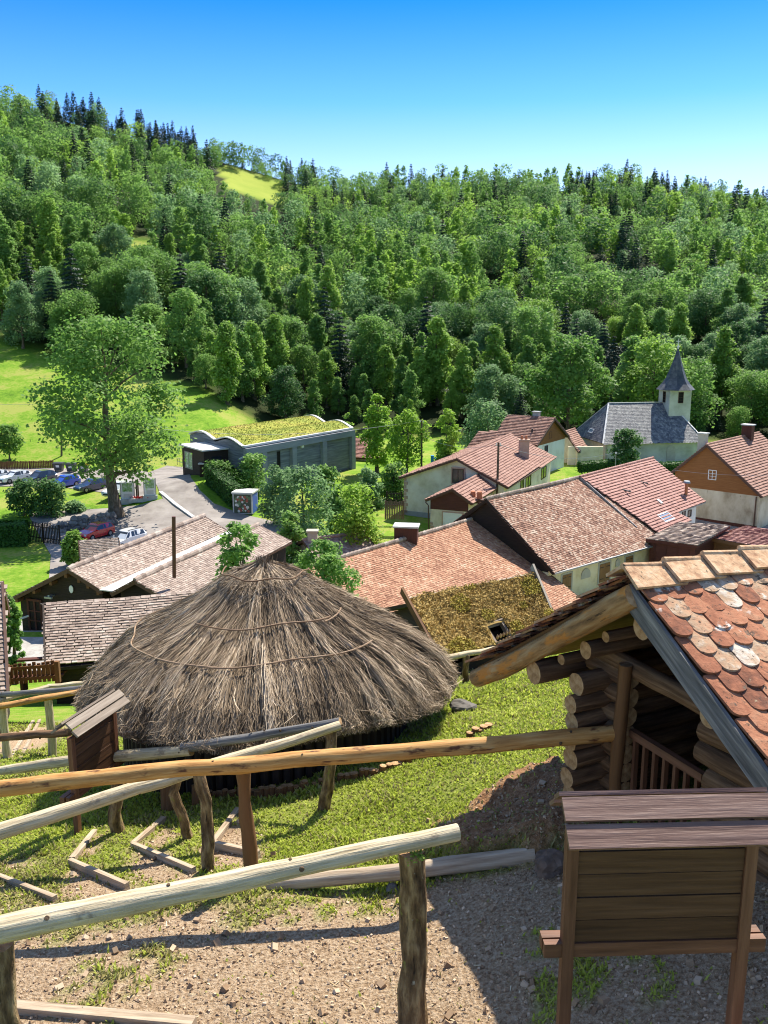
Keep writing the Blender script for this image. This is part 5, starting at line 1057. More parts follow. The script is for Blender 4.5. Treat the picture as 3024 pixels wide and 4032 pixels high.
for k, (x, lid, lab) in enumerate(((128, 'grey_plastic', 'leftmost grey wheeled waste bin with white sticker'), (155, 'grey_plastic', 'grey wheeled waste bin between the other two bins'), (181, 'yellow_lid', 'grey wheeled waste bin with yellow lid'))): bin_(lab, gD(x, 1019 + k * 1.5), R(-4), lid)
def board_fence(name, label, pts, h, m, pick=.11, gap=.03, post=2.0, group=None):
    t = thing(name, label, 'fence', pts[0], group); pts = np.asarray(pts, float); 
    for a, b_ in zip(pts[:-1], pts[1:]):
        L_ = np.linalg.norm(b_ - a); u = (b_ - a) / L_; n = np.cross(u, V3(0, 0, 1)); k = int(L_ / (pick + gap)); q = MB(); s_ = (np.arange(k) + .5) * (pick + gap); hh = h * rng.uniform(.93, 1.04, k)
        q.boxes(a + u * s_[:, None] + np.array([0, 0, 1.]) * hh[:, None] / 2, u * pick / 2, n * .012, np.array([0, 0, 1.]) * hh[:, None] / 2); q.build('pickets', M[m], t)
        for z in (.25, .8): q = MB(); q.beam(a + V3(0, 0, h * z) + n * .04, b_ + V3(0, 0, h * z) + n * .04, .05, .08); q.build('rail', M[m], t)
        for s_ in np.arange(0, L_ + .01, L_ / max(1, round(L_ / post))): q = MB(); q.beam(a + u * s_ + n * .09, a + u * s_ + n * .09 + V3(0, 0, h * 1.03), .11, .11, up=u); q.build('post', M[m], t)
board_fence('picket_fence', 'tall dark picket fence below the boulder wall beside the red car', [gD(62, 1168) , gD(132, 1178)], 2.1, 'dark_clad', .12, .09)
board_fence('log_fence', 'low brown log fence behind the parked cars', [gD(-30, 1014), gD(64, 1013), gD(116, 1011)], 1.15, 'shed_wood', .2, .03, 4.)
board_fence('garden_fence', 'weathered grey garden fence left of the cream house', [P(832 * D2, 1122 * D2, 93), P(872 * D2, 1122 * D2, 93)], 2.0, 'grey_board', .14, .04)
board_fence('yard_fence', 'brown picket fence along the lower edge of the yard by the tiled hut', [P(40, 2695, 21.5), P(235, 2680, 21.5)], .55, 'shed_wood', .09, .03)
board_fence('gate_fence', 'short pointed garden pickets on the lawn left of the cream house', [P(835 * D2, 1085 * D2, 98), P(868 * D2, 1085 * D2, 98)], 1.2, 'dark_clad', .07, .1)
b_ = thing('boulder_wall', 'dry boulder retaining wall behind the red car', 'wall', gD(190, 1150)); q = MB(); a0, a1 = gD(132, 1150), gD(250, 1132)
for k in range(70):
    f = rng.random(); p = a0 * (1 - f) + a1 * f + V3(0, 0, rng.uniform(.1, 1.25)); s_ = rng.uniform(.25, .5); n = 26; dv = nrm(rng.normal(0, 1, (n, 3)))
    q.tube([p - V3(s_, 0, 0), p - V3(s_ * .6, 0, 0), p, p + V3(s_ * .6, 0, 0), p + V3(s_, 0, 0)], [s_ * .35, s_ * .75, s_ * .85, s_ * .7, s_ * .3], 7, bump=.12)
q.build('boulders', M['stone'], b_)
def info_panel(label, base, w, h, z0, yaw):
    t = thing('information_panel', label, 'sign', base, 'information panels at the car park entrance'); p = np.asarray(base); u = V3(math.cos(yaw), math.sin(yaw), 0); n = V3(u[1], -u[0], 0)
    for sg in (-1, 1): q = MB(); q.beam(p + u * sg * w / 2, p + u * sg * w / 2 + V3(0, 0, z0 + h + .06), .09, .09, up=u); q.build('post', M['steel'], t)
    q = MB(); q.boxes(p + V3(0, 0, z0 + h / 2), u * (w / 2 - .05), n * .03, V3(0, 0, h / 2)); f = q.build('panel', M['white'], t)
    q = MB(); q.boxes(p + V3(0, 0, z0 + h * .68) + n * .035, u * (w * .36), n * .004, V3(0, 0, h * .25)); q.build('map_print', M['poster_green'], f)
    q = MB(); q.boxes(p + V3(0, 0, z0 + h * .2) + n * .035, u * (w * .3), n * .004, V3(0, 0, h * .12)); q.build('text_block', M['zinc'], f)
    q = MB(); q.boxes(p + V3(0, 0, .25), u * (w / 2 + .15), n * .22, V3(0, 0, .3)); q.build('plinth', M['concrete_pale'], t)
info_panel('left information panel with map, on a low plinth beside the big tree', gD(277, 1088), 1.55, 2.0, .55, R(14)); info_panel('right information panel with map, beside the road bend', gD(325, 1080), 1.35, 2.0, .55, R(14))
q = MB(); c_ = gD(300, 1085); q.boxes(c_ + V3(0, 0, .25), V3(1.1, .25, 0), V3(-.06, .25, 0), V3(0, 0, .22)); fb = q.build('flower_trough', M['concrete_pale'], None); fb['label'] = 'low flower trough with red flowers between the information panels'; fb['category'] = 'planter'
q = MB(); q.cards(c_ + rng.normal(0, 1, (160, 3)) * V3(.4, .12, .06) + V3(0, 0, .6), rng.normal(0, 1, (160, 3)), .14); q.build('flowers', M['red_paint'], fb)
for k, x in enumerate((296, 299.5)): q = MB(); b0 = gD(x, 1079); q.tube([b0, b0 + V3(0, 0, 2.4)], .09, 8); o = q.build('wooden_post', M['dark_clad'], None); o['label'] = 'dark wooden post between the information panels'; o['category'] = 'post'; o['group'] = 'dark posts between the panels'
# painted power box
t = thing('power_box', 'square transformer box painted with pebbles, blue side panel', 'power box', gD(525, 1112)); p = gD(519, 1110); y_ = R(-8); u = V3(math.cos(y_), math.sin(y_), 0); v = V3(-u[1], u[0], 0); bw, bd_, bh = 2.3, 2.3, 2.35
q = MB(); q.boxes(p + V3(0, 0, bh / 2) + v * bd_ / 2 + u * .3, u * bw / 2, v * bd_ / 2, V3(0, 0, bh / 2)); bx = q.build('body', M['concrete_pale'], t); q = MB(); q.boxes(p + V3(0, 0, bh + .08) + v * bd_ / 2 + u * .3, u * (bw / 2 + .1), v * (bd_ / 2 + .1), V3(0, 0, .08)); q.build('lid', M['zinc'], t)
f0 = p + u * .3; q = MB(); q.boxes(f0 + V3(0, 0, bh / 2) - v * .01, u * (bw / 2 - .15), v * .01, V3(0, 0, bh / 2 - .1)); q.build('mural_ground', plain('dark_mural_paint', (.06, .08, .05), .6), bx)
cols = [plain('mural_white', (.6, .6, .56), .6), plain('mural_red', (.35, .09, .06), .6), plain('mural_green', (.12, .2, .09), .6)]; q = MB()
for k in range(46):
    c = f0 + u * rng.uniform(-.85, .85) + V3(0, 0, rng.uniform(.3, 2.05)) - v * (.022 + k * .0004); r_ = rng.uniform(.09, .19); q.poly([c + u * r_ * math.cos(a) + V3(0, 0, r_ * math.sin(a)) for a in np.linspace(0, 6.283, 11)[:-1]], int(rng.integers(0, 3)))
mu_ = q.build('mural', cols, bx)
q = MB(); c = f0 + u * (bw / 2 + .01) + v * bd_ / 2 + V3(0, 0, bh / 2); q.boxes(c, u * .01, v * (bd_ / 2 - .15), V3(0, 0, bh / 2 - .1)); bl = q.build('blue_side', M['blue'], bx)
def glyph(text, c, ux, h, m, parent, name, n):
    cu = bpy.data.curves.new(name, 'FONT'); cu.body = text; cu.size = h; cu.extrude = .004; cu.align_x = 'CENTER'; cu.align_y = 'CENTER'; o = bpy.data.objects.new(name, cu); COL.objects.link(o); cu.materials.append(m)
    from mathutils import Matrix
    X_ = Vector(ux).normalized(); N_ = Vector(n).normalized(); Y_ = N_.cross(X_); mt = Matrix((X_, Y_, N_)).transposed().to_4x4(); mt.translation = Vector(c); o.parent = parent; base = parent.parent.location if parent.parent else parent.location; mt.translation = Vector(c) - Vector(base); o.matrix_local = mt
    bpy.context.view_layer.update(); me = bpy.data.meshes.new_from_object(o.evaluated_get(bpy.context.evaluated_depsgraph_get())); me.materials.clear(); me.materials.append(m)
    o2 = bpy.data.objects.new(name, me); COL.objects.link(o2); o2.parent = parent; o2.matrix_local = mt; bpy.data.objects.remove(o); return o2
glyph('S', c + u * .02 + v * .45 + V3(0, 0, .65), v, .75, M['white'], bl, 'letter', u)
# entrance railing, post box
t = thing('railing', 'dark metal railing of the museum entrance ramp', 'railing', gD(410, 1018)); a0, a1 = gD(383, 1004), gD(432, 1019)
for k in range(9): q = MB(); b0 = a0 * (1 - k / 8) + a1 * k / 8; q.tube([b0, b0 + V3(0, 0, 1.05)], .035, 6); q.build('post', M['black'], t)
for z in (.55, 1.05): q = MB(); q.tube([a0 + V3(0, 0, z), a1 + V3(0, 0, z)], .035, 6); q.build('rail', M['steel'], t)
t = thing('letter_box', 'grey letter box on a post beside the entrance ramp', 'letter box', gD(437, 1030)); p = gD(437, 1030); q = MB(); q.box(p + V3(0, 0, .8), .5, .5, 1.6); q.build('pillar', M['dark_clad'], t); q = MB(); q.box(p + V3(0, 0, 1.68), .8, .7, .16); q.build('cap', M['concrete_pale'], t)
def pole(name, label, base, top, r, m, arm=None, cat='pole'):
    t = thing(name, label, cat, base); q = MB(); q.tube([base, top], [r, r * .75], 10); q.build('mast', M[m], t)
    if arm: q = MB(); q.beam(np.asarray(top) + V3(-arm, 0, -.35), np.asarray(top) + V3(arm, 0, -.35), .08, .1); q.build('crossarm', M['steel'], t)
    for k in (-1, 1): q = MB(); c = np.asarray(top) + V3(k * r * 1.4, -.05, -.25); q.tube([c, c + V3(0, 0, .18)], .05, 8); q.build('insulator', M['white'], t)
    return t
b0 = gD(133, 985); pt1 = P(133 * D2, 860 * D2, b0[1]); pole('utility_pole', 'wooden utility pole in the meadow behind the waste bins', b0, pt1, .16, 'bark')
b0 = V3(*P(911 * D2, 992 * D2, 119)); b0[2] = gz(b0[0], b0[1]); pt2 = P(911 * D2, 908 * D2, 119); pole('utility_pole', 'thin dark utility pole between the garden trees', b0, pt2, .14, 'bark')
pr_ = on(1958, 1925, Aa, na); pt3 = P(1968, 1742, pr_[1]); pole('utility_pole', 'dark utility pole rising from the garage roof', V3(pr_[0], pr_[1], -22.2), V3(pr_[0], pr_[1], pt3[2]), .15, 'bark', .35)
b0 = P(1128 * D2, 1040 * D2, 116); b0[2] = gz(b0[0], b0[1]); tp = P(1128 * D2, 990 * D2, 116); t = pole('slim_post', 'black post carrying a long white bar before the cream yard wall', b0, V3(b0[0], b0[1], tp[2]), .09, 'black'); q = MB(); q.beam(P(1090 * D2, 991 * D2, 116), P(1172 * D2, 985 * D2, 116), .4, .22); q.build('white_bar', M['white'], t)  # post with a white bar, no lamp on it
b0 = P(1327 * D2, 1045 * D2, 112); b0[2] = gz(b0[0], b0[1]); tp = P(1327 * D2, 976 * D2, 112); pole('slim_post', 'thin grey pole in front of the church', b0, V3(b0[0], b0[1], tp[2]), .06, 'steel')
b0 = Z(1630 * D2, 1138 * D2, -22.1); tp = P(1636 * D2, 1068 * D2, b0[1]); t = pole('sign_post', 'thin post with small white sign beside the orange gabled house', b0, V3(b0[0], b0[1], tp[2]), .05, 'black'); q = MB(); q.boxes(V3(b0[0], b0[1] - .06, tp[2] - 1.7), V3(.28, 0, 0), V3(0, .02, 0), V3(0, 0, .42)); q.build('sign_plate', M['white'], t)
def cable(label, a, b_, sag, r=.018):
    f = np.linspace(0, 1, 17)[:, None]; p = a * (1 - f) + b_ * f; p[:, 2] -= sag * 4 * (f * (1 - f))[:, 0]; q = MB(); q.tube(p, r, 5); o = q.build('power_cable', M['steel'], None); o['label'] = label; o['category'] = 'cable'
T3 = V3(pr_[0], pr_[1], pt3[2] - .2)
cable('pale cable running left from the thin pole across the museum', pt2, P(640, 1690, 112), 1.2, .022); cable('cable from the thin pole across the museum wall to the garage pole', pt2 - V3(0, 0, 2), T3, .9); cable('pale cable from the garage pole to the thin grey pole by the church', T3, V3(b0[0] * 0 + P(1327 * D2, 978 * D2, 112)[0], 112, P(1327 * D2, 978 * D2, 112)[2]), 1.1, .02)
cable('thin cable crossing in front of the orange gable', P(2650, 1850, 95), P(3100, 1868, 88), .3, .015); cable('cable in the meadow running left from the wooden pole', pt1 - V3(0, 0, .4), P(-200, 1558, 150), 1.0)
# blue garden slide
t = thing('garden_slide', 'small bright blue plastic slide under the garden trees', 'slide', P(1722, 1830, 122) * V3(1, 1, 0) + V3(0, 0, -21.5)); p = P(1722, 1812, 122); q = MB(); q.boxes(p + V3(0, 0, .1), V3(.8, 0, -.4), V3(0, .35, 0), V3(0, 0, .05)); q.build('chute', M['pool_blue'], t); q = MB(); q.box(p + V3(-.7, 0, -.1), .4, .5, 1.5); q.build('ladder', M['pool_blue'], t)
# kerb line of the road
kp = [gD(347, 1064), gD(378, 1090), gD(418, 1119)]; q = MB()
for a, b_ in zip(kp[:-1], kp[1:]): q.beam(a + V3(0, 0, .10), b_ + V3(0, 0, .10), .45, .14)
o = q.build('kerb', M['concrete_pale'], None); o['kind'] = 'structure'

t = thing('bench', 'dark brown bench in the yard by the long tiled shed', 'bench', P(150, 2668, 26)); b0 = P(150, 2662, 26)  # low brown planks, built as a bench
for k, (dy, dz) in enumerate(((0, 0), (.32, 0), (.5, .38))): q = MB(); q.boxes(b0 + V3(0, dy, dz), V3(.75, .12, 0), V3(0, .10, 0), V3(0, 0, .03)); q.build('seat_plank' if k < 2 else 'backrest', M['red_clad'], t)
for k in (-1, 1): q = MB(); q.box(b0 + V3(k * .55, .2, -.3), .08, .4, .6); q.build('leg', M['red_clad'], t)
# ================================================================== foreground
def log(mb, a, b_, r0, r1=None, n=12, wob=.006, bump=.025, mcap=1, seg=None):
    L_ = np.linalg.norm(np.asarray(b_, float) - a); mb.tube([a, b_], [r0, r1 or r0], n, 0, mcap, True, wob, seg=seg or max(4, int(L_ / .22)), bump=bump)
def rail_part(t, a, b_, r0, r1, m, name='rail', wob=.008):
    a, b_ = np.asarray(a, float), np.asarray(b_, float); q = MB(); log(q, a, b_, r0, r1, wob=wob, bump=.03); d_ = nrm(b_ - a); s1 = nrm(np.cross(d_, (0, 0, 1))); s2 = np.cross(s1, d_)
    for k in range(int(np.linalg.norm(b_ - a) * 3.2)):        # cut branch stubs
        f = rng.random(); th = rng.uniform(0, 6.283); n = s1 * math.cos(th) + s2 * math.sin(th); r = (r0 * (1 - f) + r1 * f); c = a * (1 - f) + b_ * f; kr = rng.uniform(.007, .016); q.tube([c + n * r * .80, c + n * r * rng.uniform(1.01, 1.07)], [kr * 1.5, kr], 8, 2, 2)
    return q.build(name, [M[m], M['log_end'], M['knot']], t, smooth=True)
def post_part(t, top, base, r, m, extra=.15, wob=.012):
    base = np.asarray(base, float); top = np.asarray(top, float); d_ = nrm(top - base); q = MB(); q.tube([base - d_ * extra, top], [r * 1.12, r * .95], 12, 0, 1, True, wob, seg=9, bump=.05); return q.build('post', [M[m], M['log_end']], t, smooth=True)
def gpt(x, d): return V3(x, d, gz(x, d))
M['step_wood'] = mat('weathered_step_timber', ramp3((.20, .14, .09), (.38, .29, .20), (.52, .43, .32)), (2, 30, 1), rough=.9, bump=.5, wn_=.85, wr=.15)
# near fence
t = thing('log_fence', 'nearest pale log rail with cracked top and mossy bark post', 'fence', G(900, 3900), 'log rail fences along the stepped path')
a, b_ = P(-90, 3680, 4.1), P(1802, 3276, 5.0); rail_part(t, a, b_, .072, .052, 'pale_log', wob=.004)
tp = P(1618, 3352, 4.93); pb = gpt(tp[0] + .0, tp[1]); po = post_part(t, tp, pb - V3(0, 0, .12), .086, 'bark_post'); q = MB(); q.cards(tp + rng.normal(0, 1, (150, 3)) * V3(.035, .035, .012) + V3(.03, -.03, .0), rng.normal(0, .4, (150, 3)) + V3(0, 0, 1), .016); q.build('moss', M['leaf_light'], po)
tp = P(8, 3722, 4.15); post_part(t, tp, gpt(tp[0], tp[1]), .062, 'bark_post')
# fence with the fresh orange rail
t = thing('log_fence', 'fresh orange debarked rail running to the log cabin', 'fence', G(990, 3455), 'log rail fences along the stepped path')
a, b_ = P(-120, 3116, 6.95), P(2432, 2884, 7.05); rail_part(t, a, b_, .070, .070, 'orange_log', wob=.006)
mbp = G(992, 3455); tp = P(957, 3030, mbp[1]); post_part(t, tp, mbp, .066, 'shed_wood', wob=.004)
# V shaped older fence
t = thing('log_fence', 'older pale rails meeting in a point at a mossy post before the hut', 'fence', G(1276, 3185), 'log rail fences along the stepped path')
fb = G(1276, 3185); tp = P(1302, 2862, fb[1]); post_part(t, tp, fb, .062, 'bark_post'); e_ = P(1338, 2856, fb[1])
rail_part(t, P(-80, 3300, 7.5), e_, .082, .047, 'pale_log'); 
j_ = P(735, 2945, 9.4); rail_part(t, j_ + V3(-.05, 0, 0), e_ + V3(0, .1, .0), .062, .045, 'slate_plank'); rail_part(t, P(-120, 3052, 10.3), j_ + V3(.06, -.03, -.01), .06, .07, 'pale_log')
for (x, y, xt, yt, r) in ((470, 3278, 462, 3060, .07), (748, 3298, 705, 3030, .052), (815, 3422, 780, 3035, .058)):
    b0 = G(x, y); post_part(t, P(xt, yt, b0[1]), b0, r, 'bark_post', wob=.02)
# fences further left
t = thing('log_fence', 'three slender rails of the lower fence left of the hut', 'fence', G(330, 2790), 'log rail fences along the stepped path')
e_ = P(330, 2708, 15.6); rail_part(t, P(-80, 2742, 16), e_, .055, .05, 'slate_plank'); rail_part(t, P(-80, 2795, 14.6), P(330, 2722, 15.5), .06, .05, 'orange_log'); rail_part(t, P(-60, 2778, 15.6), P(192, 2704, 16.6), .05, .05, 'pale_log'); rail_part(t, P(188, 2703, 16.6), P(335, 2690, 16.9), .05, .05, 'pale_log')
for (x, y, xt, yt, d, r) in ((190, 2802, 188, 2738, 15.2, .07), (322, 2795, 320, 2712, 15.5, .06), (14, 2815, 12, 2775, 14.9, .07)): tp = P(xt, yt, d); post_part(t, tp, gpt(tp[0], tp[1]), r, 'pale_log', wob=.006)
t = thing('log_fence', 'single dark rail ending at the small brown display board', 'fence', G(100, 3020), 'log rail fences along the stepped path'); a, b_ = P(-90, 2916, 11.2), P(275, 2884, 10.6); rail_part(t, a, b_, .055, .05, 'dark_log'); post_part(t, a + V3(.1, 0, 0), gpt(a[0] + .1, a[1]), .06, 'bark_post')
t = thing('log_fence', 'short pale rail on a post before the mossy roof', 'fence', G(1835, 2690), 'log rail fences along the stepped path'); a, b_ = P(1752, 2592, 14.2), P(2060, 2530, 15.2); rail_part(t, a, b_, .05, .045, 'pale_log'); tp = P(1838, 2578, 14.45); post_part(t, tp, gpt(tp[0], tp[1]), .055, 'bark_post')
# ---- display boards seen from behind
def display(name, label, pL, pR, ztop, zbot, roofw, postm, panelm, roofm, nb, over=.12, pw=.065, nudge=0.):
    pL, pR = np.asarray(pL, float), np.asarray(pR, float); t = thing(name, label, 'display board', (pL + pR) / 2); u = nrm((pR - pL) * V3(1, 1, 0)); n = np.cross(u, V3(0, 0, 1)); n = n * (1 if n[1] < 0 else -1); L_ = np.linalg.norm((pR - pL)[:2])
    for p in (pL, pR): q = MB(); q.beam(V3(p[0], p[1], p[2] - .2), V3(p[0], p[1], ztop - .02), pw, pw, up=u); q.build('post', M[postm], t)
    q = MB(); c = (pL + pR) / 2; H_ = ztop - zbot; hb = H_ / nb
    for k in range(nb): q.boxes(V3(c[0], c[1], zbot + hb * (k + .5)) + n * (.008 if k % 2 else .004), u * (L_ / 2 - pw / 2 - .002), n * .010, V3(0, 0, hb / 2 - .0035))
    q.build('board_panel', M[panelm], t)
    q = MB(); q.boxes(V3(c[0], c[1], zbot - .045) + n * .0, u * (L_ / 2 + .13), n * .022, V3(0, 0, .042)); q.build('lower_rail', M[postm], t)
    q = MB(); q.boxes(V3(c[0], c[1], zbot - .05) - n * .075, u * (L_ / 2 + .13), n * .03, V3(0, 0, .04)); q.build('shelf', M[postm], t)
    ang = R(38); d1 = n * math.cos(ang) - V3(0, 0, math.sin(ang)); nn = n * math.sin(ang) + V3(0, 0, math.cos(ang)); top = V3(c[0], c[1], ztop + .165)
    for sd in (1, -1):
        d_ = d1 if sd == 1 else -n * math.cos(ang) - V3(0, 0, math.sin(ang)); n2 = nn if sd == 1 else -n * math.sin(ang) + V3(0, 0, math.cos(ang))
        for k in range(2):
            q = MB(); q.boxes(top + d_ * (roofw * (k + .5) + .006 * k + .004) + n2 * (.028 - .014 * k + (.004 if sd == 1 else 0)), u * (L_ / 2 + over), d_ * (roofw / 2 - .004), n2 * .012); q.build('roof_board', M[roofm], t)
    return t
lp_, rp_ = P(2243, 3500, 4.32), P(2936, 3520, 4.36)
pL, pR = V3(lp_[0], lp_[1], gz(lp_[0], lp_[1])), V3(rp_[0], rp_[1], gz(rp_[0], rp_[1]))
zt_ = P(2243, 3255, 4.32)[2]; zb_ = P(2243, 3705, 4.32)[2]
display('display_board', 'large dark brown display board seen from behind, in front of the log cabin', pL, pR, zt_, zb_, .135, 'brown_board', 'panel_board', 'grey_board', 5, over=.075)
b0 = G(308, 3280); sL = b0; r_ = P(450, 2890, b0[1] + .72); sR = V3(r_[0], r_[1], gz(r_[0], r_[1]))
display('display_board', 'small brown display board with bleached roof boards left of the thatched hut', sL, sR, P(300, 2890, sL[1])[2] - .02, P(300, 3020, sL[1])[2] - .3, .10, 'brown_board', 'panel_board', 'sign_roof', 5, over=.10, pw=.06)
# ---- thatched round hut
HC = np.array([-1.67, 12.0]); HR = 2.47; ze_, zp_ = -5.08, -3.26; hzb = gz(HC[0], HC[1]) 
hut = thing('thatched_hut', 'round hut with conical brown brushwood thatch roof bound by rods', 'hut', (HC[0], HC[1], hzb))
PR = np.array([0.03, .50, .98, 1.42, 1.95, 2.32, 2.56]); PZ = np.array([-3.22, -3.46, -3.84, -4.12, -4.42, -4.76, -5.12]); PF = PR / PR[-1]
def cone(a, f, lift=0.):
    """point on the thatch: angle a, f = 0 at the peak .. 1 at the eave"""
    a = np.asarray(a, float); f = np.asarray(f, float)
    rr = np.interp(f, PF, PR) + np.clip(f - 1, 0, 1) * .5; rr = rr * (1 + .03 * np.sin(3 * a + 1) * f + .015 * np.sin(7 * a)) + (np.sin(a * 5 + f * 9) * .03 + np.sin(a * 11) * .02) * f
    z = np.interp(f, PF, PZ) + .34 * np.clip(-np.sin(a), 0, 1) * f ** 2
    nz_ = .80; nr = .60
    return np.stack([HC[0] + np.cos(a) * (rr + lift * nr), HC[1] + np.sin(a) * (rr + lift * nr), z + lift * nz_], -1)
q = MB(); na_, nf_ = 72, 14; aa, ff = np.meshgrid(np.arange(na_) / na_ * 2 * np.pi, np.linspace(0, 1, nf_), indexing='ij'); q.add(cone(aa, ff, -.05).reshape(-1, 3), [[i * nf_ + j, i * nf_ + j + 1, ((i + 1) % na_) * nf_ + j + 1, ((i + 1) % na_) * nf_ + j] for i in range(na_) for j in range(nf_ - 1)])
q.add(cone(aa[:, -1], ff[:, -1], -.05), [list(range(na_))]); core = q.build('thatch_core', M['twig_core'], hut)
def strands(mb, n, f0, f1, L0, L1, wd, lift0, lift1, curl, amask=None, seg=4):
    a = rng.uniform(-np.pi, np.pi, n)
    fs = np.sqrt(rng.uniform(f0 ** 2, f1 ** 2, n)); L_ = np.minimum(rng.uniform(L0, L1, n) / 3.2, 1.0 + rng.uniform(-.03, .06, n) - fs); sk = rng.normal(0, .055, n) + .10 * np.sin(a * 9 + 2) ; clump = vnoise(a * 9 + 60, fs * 3, .6, 71)
    rdg = vnoise(a * 20 + 200 + np.sin(fs * 5) * .6, fs * 3.2, 1., 73) * .7 + vnoise(a * 46 + 100, fs * 5, 1., 74) * .3
    pts = []
    for k in range(seg + 1):
        f = fs + L_ * k / seg; fo = np.clip(f, 0, 1.07)
        lf = lift0 + (lift1 - lift0) * (k / seg) ** 1.6 * rng.uniform(.2, 1.4, n) + clump * .04 + rdg * .13 * np.clip(fs * 2.5, 0, 1) - .05; ang = a + sk * (k / seg) * .35 / np.maximum(fs, .12) * .35 + curl * rng.normal(0, 1, n) * (k / seg) ** 2 / np.maximum(f, .15)
        p = cone(ang, fo, 0.); p = p + (cone(ang, fo, 1.) - p) * lf[:, None]; p[:, 2] -= np.clip(f - 1.0, 0, .14) * 1.6 ; pts.append(p)
    pts = np.stack(pts, 1); T = nrm(pts[:, 1:] - pts[:, :-1]); T = np.concatenate([T, T[:, -1:]], 1); rad = nrm(np.stack([np.cos(a), np.sin(a), np.full(n, .9)], -1))[:, None]; sdv = nrm(np.cross(T, rad + rng.normal(0, .5, (n, 1, 3)))); w = (wd * rng.uniform(.6, 1.4, n))[:, None, None] * np.linspace(1, .35, seg + 1)[None, :, None]
    V = np.stack([pts - sdv * w / 2, pts + sdv * w / 2], 2).reshape(n, -1, 3); kk = (seg + 1) * 2
    F = np.array([[2 * k, 2 * k + 1, 2 * k + 3, 2 * k + 2] for k in range(seg)]); F = (F[None] + (np.arange(n) * kk)[:, None, None]).reshape(-1, 4); rn = np.repeat(np.clip(-.05 + .75 * rdg + .3 * clump + rng.normal(0, .2, n), 0, 1), seg); mb.add(V.reshape(-1, 3), F, None, rn)  # hollows darkened, ridges lightened: shade between strands is put into the colour
q = MB(); strands(q, 24000, .06, 1.0, .5, 1.1, .0125, .0, .05, .005); strands(q, 9000, .03, .98, .4, .9, .009, .03, .09, .02); strands(q, 7000, .74, .97, .35, .7, .013, .0, .08, .015); strands(q, 2500, .78, .95, .3, .6, .011, .02, .15, .03); strands(q, 2200, .0, .14, .35, .7, .012, .0, .07, .03); q.build('thatch', M['twig'], hut)
q = MB(); n = 900; a = rng.uniform(0, 6.283, n); r0 = rng.uniform(0, .17, n); base = np.stack([HC[0] + np.cos(a) * r0, HC[1] + np.sin(a) * r0, np.full(n, zp_ - .24)], -1); tip = base + np.stack([np.cos(a) * r0 * rng.uniform(-.75, .1, n) + rng.normal(0, .025, n), np.sin(a) * r0 * rng.uniform(-.75, .1, n) + rng.normal(0, .025, n), rng.uniform(.08, .33, n)], -1); sv = nrm(rng.normal(0, 1, (n, 3)) * V3(1, 1, .1)) * .009
q.add(np.stack([base - sv, base + sv, tip + sv * .4, tip - sv * .4], 1).reshape(-1, 3), np.arange(n * 4).reshape(n, 4), None, rng.random(n)); q.build('peak_tuft', M['twig'], hut)
def hoop(f, a0, a1, rad, df=0.):
    a = np.linspace(R(a0), R(a1), 40); ff_ = f + df * np.linspace(0, 1, 40) + .008 * np.sin(a * 6); q = MB(); q.tube(cone(a, ff_, .12), rad, 7, bump=.06); q.build('binding_rod', M['hoop'], hut)
hoop(.20, -192, 12, .011); hoop(.47, -128, -38, .011, -.03); hoop(.72, -196, -100, .012, -.02); hoop(.705, -104, -30, .012, -.05); hoop(.64, -222, -196, .011, .04); hoop(.46, -45, -22, .010, -.03)
q = MB(); n = 90; a = np.arange(n) / n * 6.283
for k in range(n): p = V3(HC[0] + math.cos(a[k]) * HR * .80, HC[1] + math.sin(a[k]) * HR * .80, 0); q.tube([p + V3(0, 0, min(gz(p[0], p[1]), hzb) - .35), p + V3(0, 0, ze_ + .25)], [.075, .065], 6)
q.build('stake_wall', M['dark_clad'], hut)
# ---- log stake edging round the hut terrace
def stakes(pts, lab, n, r, h0, h1, m='log_end', tilt=0.):
    pts = np.array([G(x * D2, y * D2) for x, y in pts]); cum = np.concatenate([[0], np.cumsum(np.linalg.norm(np.diff(pts, axis=0), axis=1))])
    for k in range(n):
        s_ = cum[-1] * (k + .5) / n; p = np.array([np.interp(s_, cum, pts[:, i]) for i in range(3)]) + rng.normal(0, .012, 3) * V3(1, 1, 0); p[2] = gz(p[0], p[1]); h = rng.uniform(h0, h1); q = MB(); q.tube([p - V3(0, 0, .1), p + V3(rng.normal(0, .01), tilt, h)], [r * rng.uniform(.85, 1.1)] * 2, 9, 0, 1); o = q.build('edging_log', [M['shed_wood'], M['log_end']], None); o['label'] = lab; o['category'] = 'edging log'; o['group'] = 'short edging logs around the hut terrace'
stakes([(448, 1722), (505, 1718), (600, 1716), (712, 1693), (800, 1676), (905, 1640), (955, 1618)], 'short sawn log set upright in the curved edging of the hut terrace', 54, .042, .05, .11)
stakes([(1010, 1592), (1060, 1572)], 'short sawn log set upright in the curved edging of the hut terrace', 5, .05, .05, .1)
stakes([(350, 1752), (372, 1752)], 'longer leaning log at the left end of the hut edging', 2, .06, .24, .3, tilt=.12); stakes([(418, 1738), (438, 1735)], 'longer leaning log at the left end of the hut edging', 2, .06, .2, .26, tilt=.1)
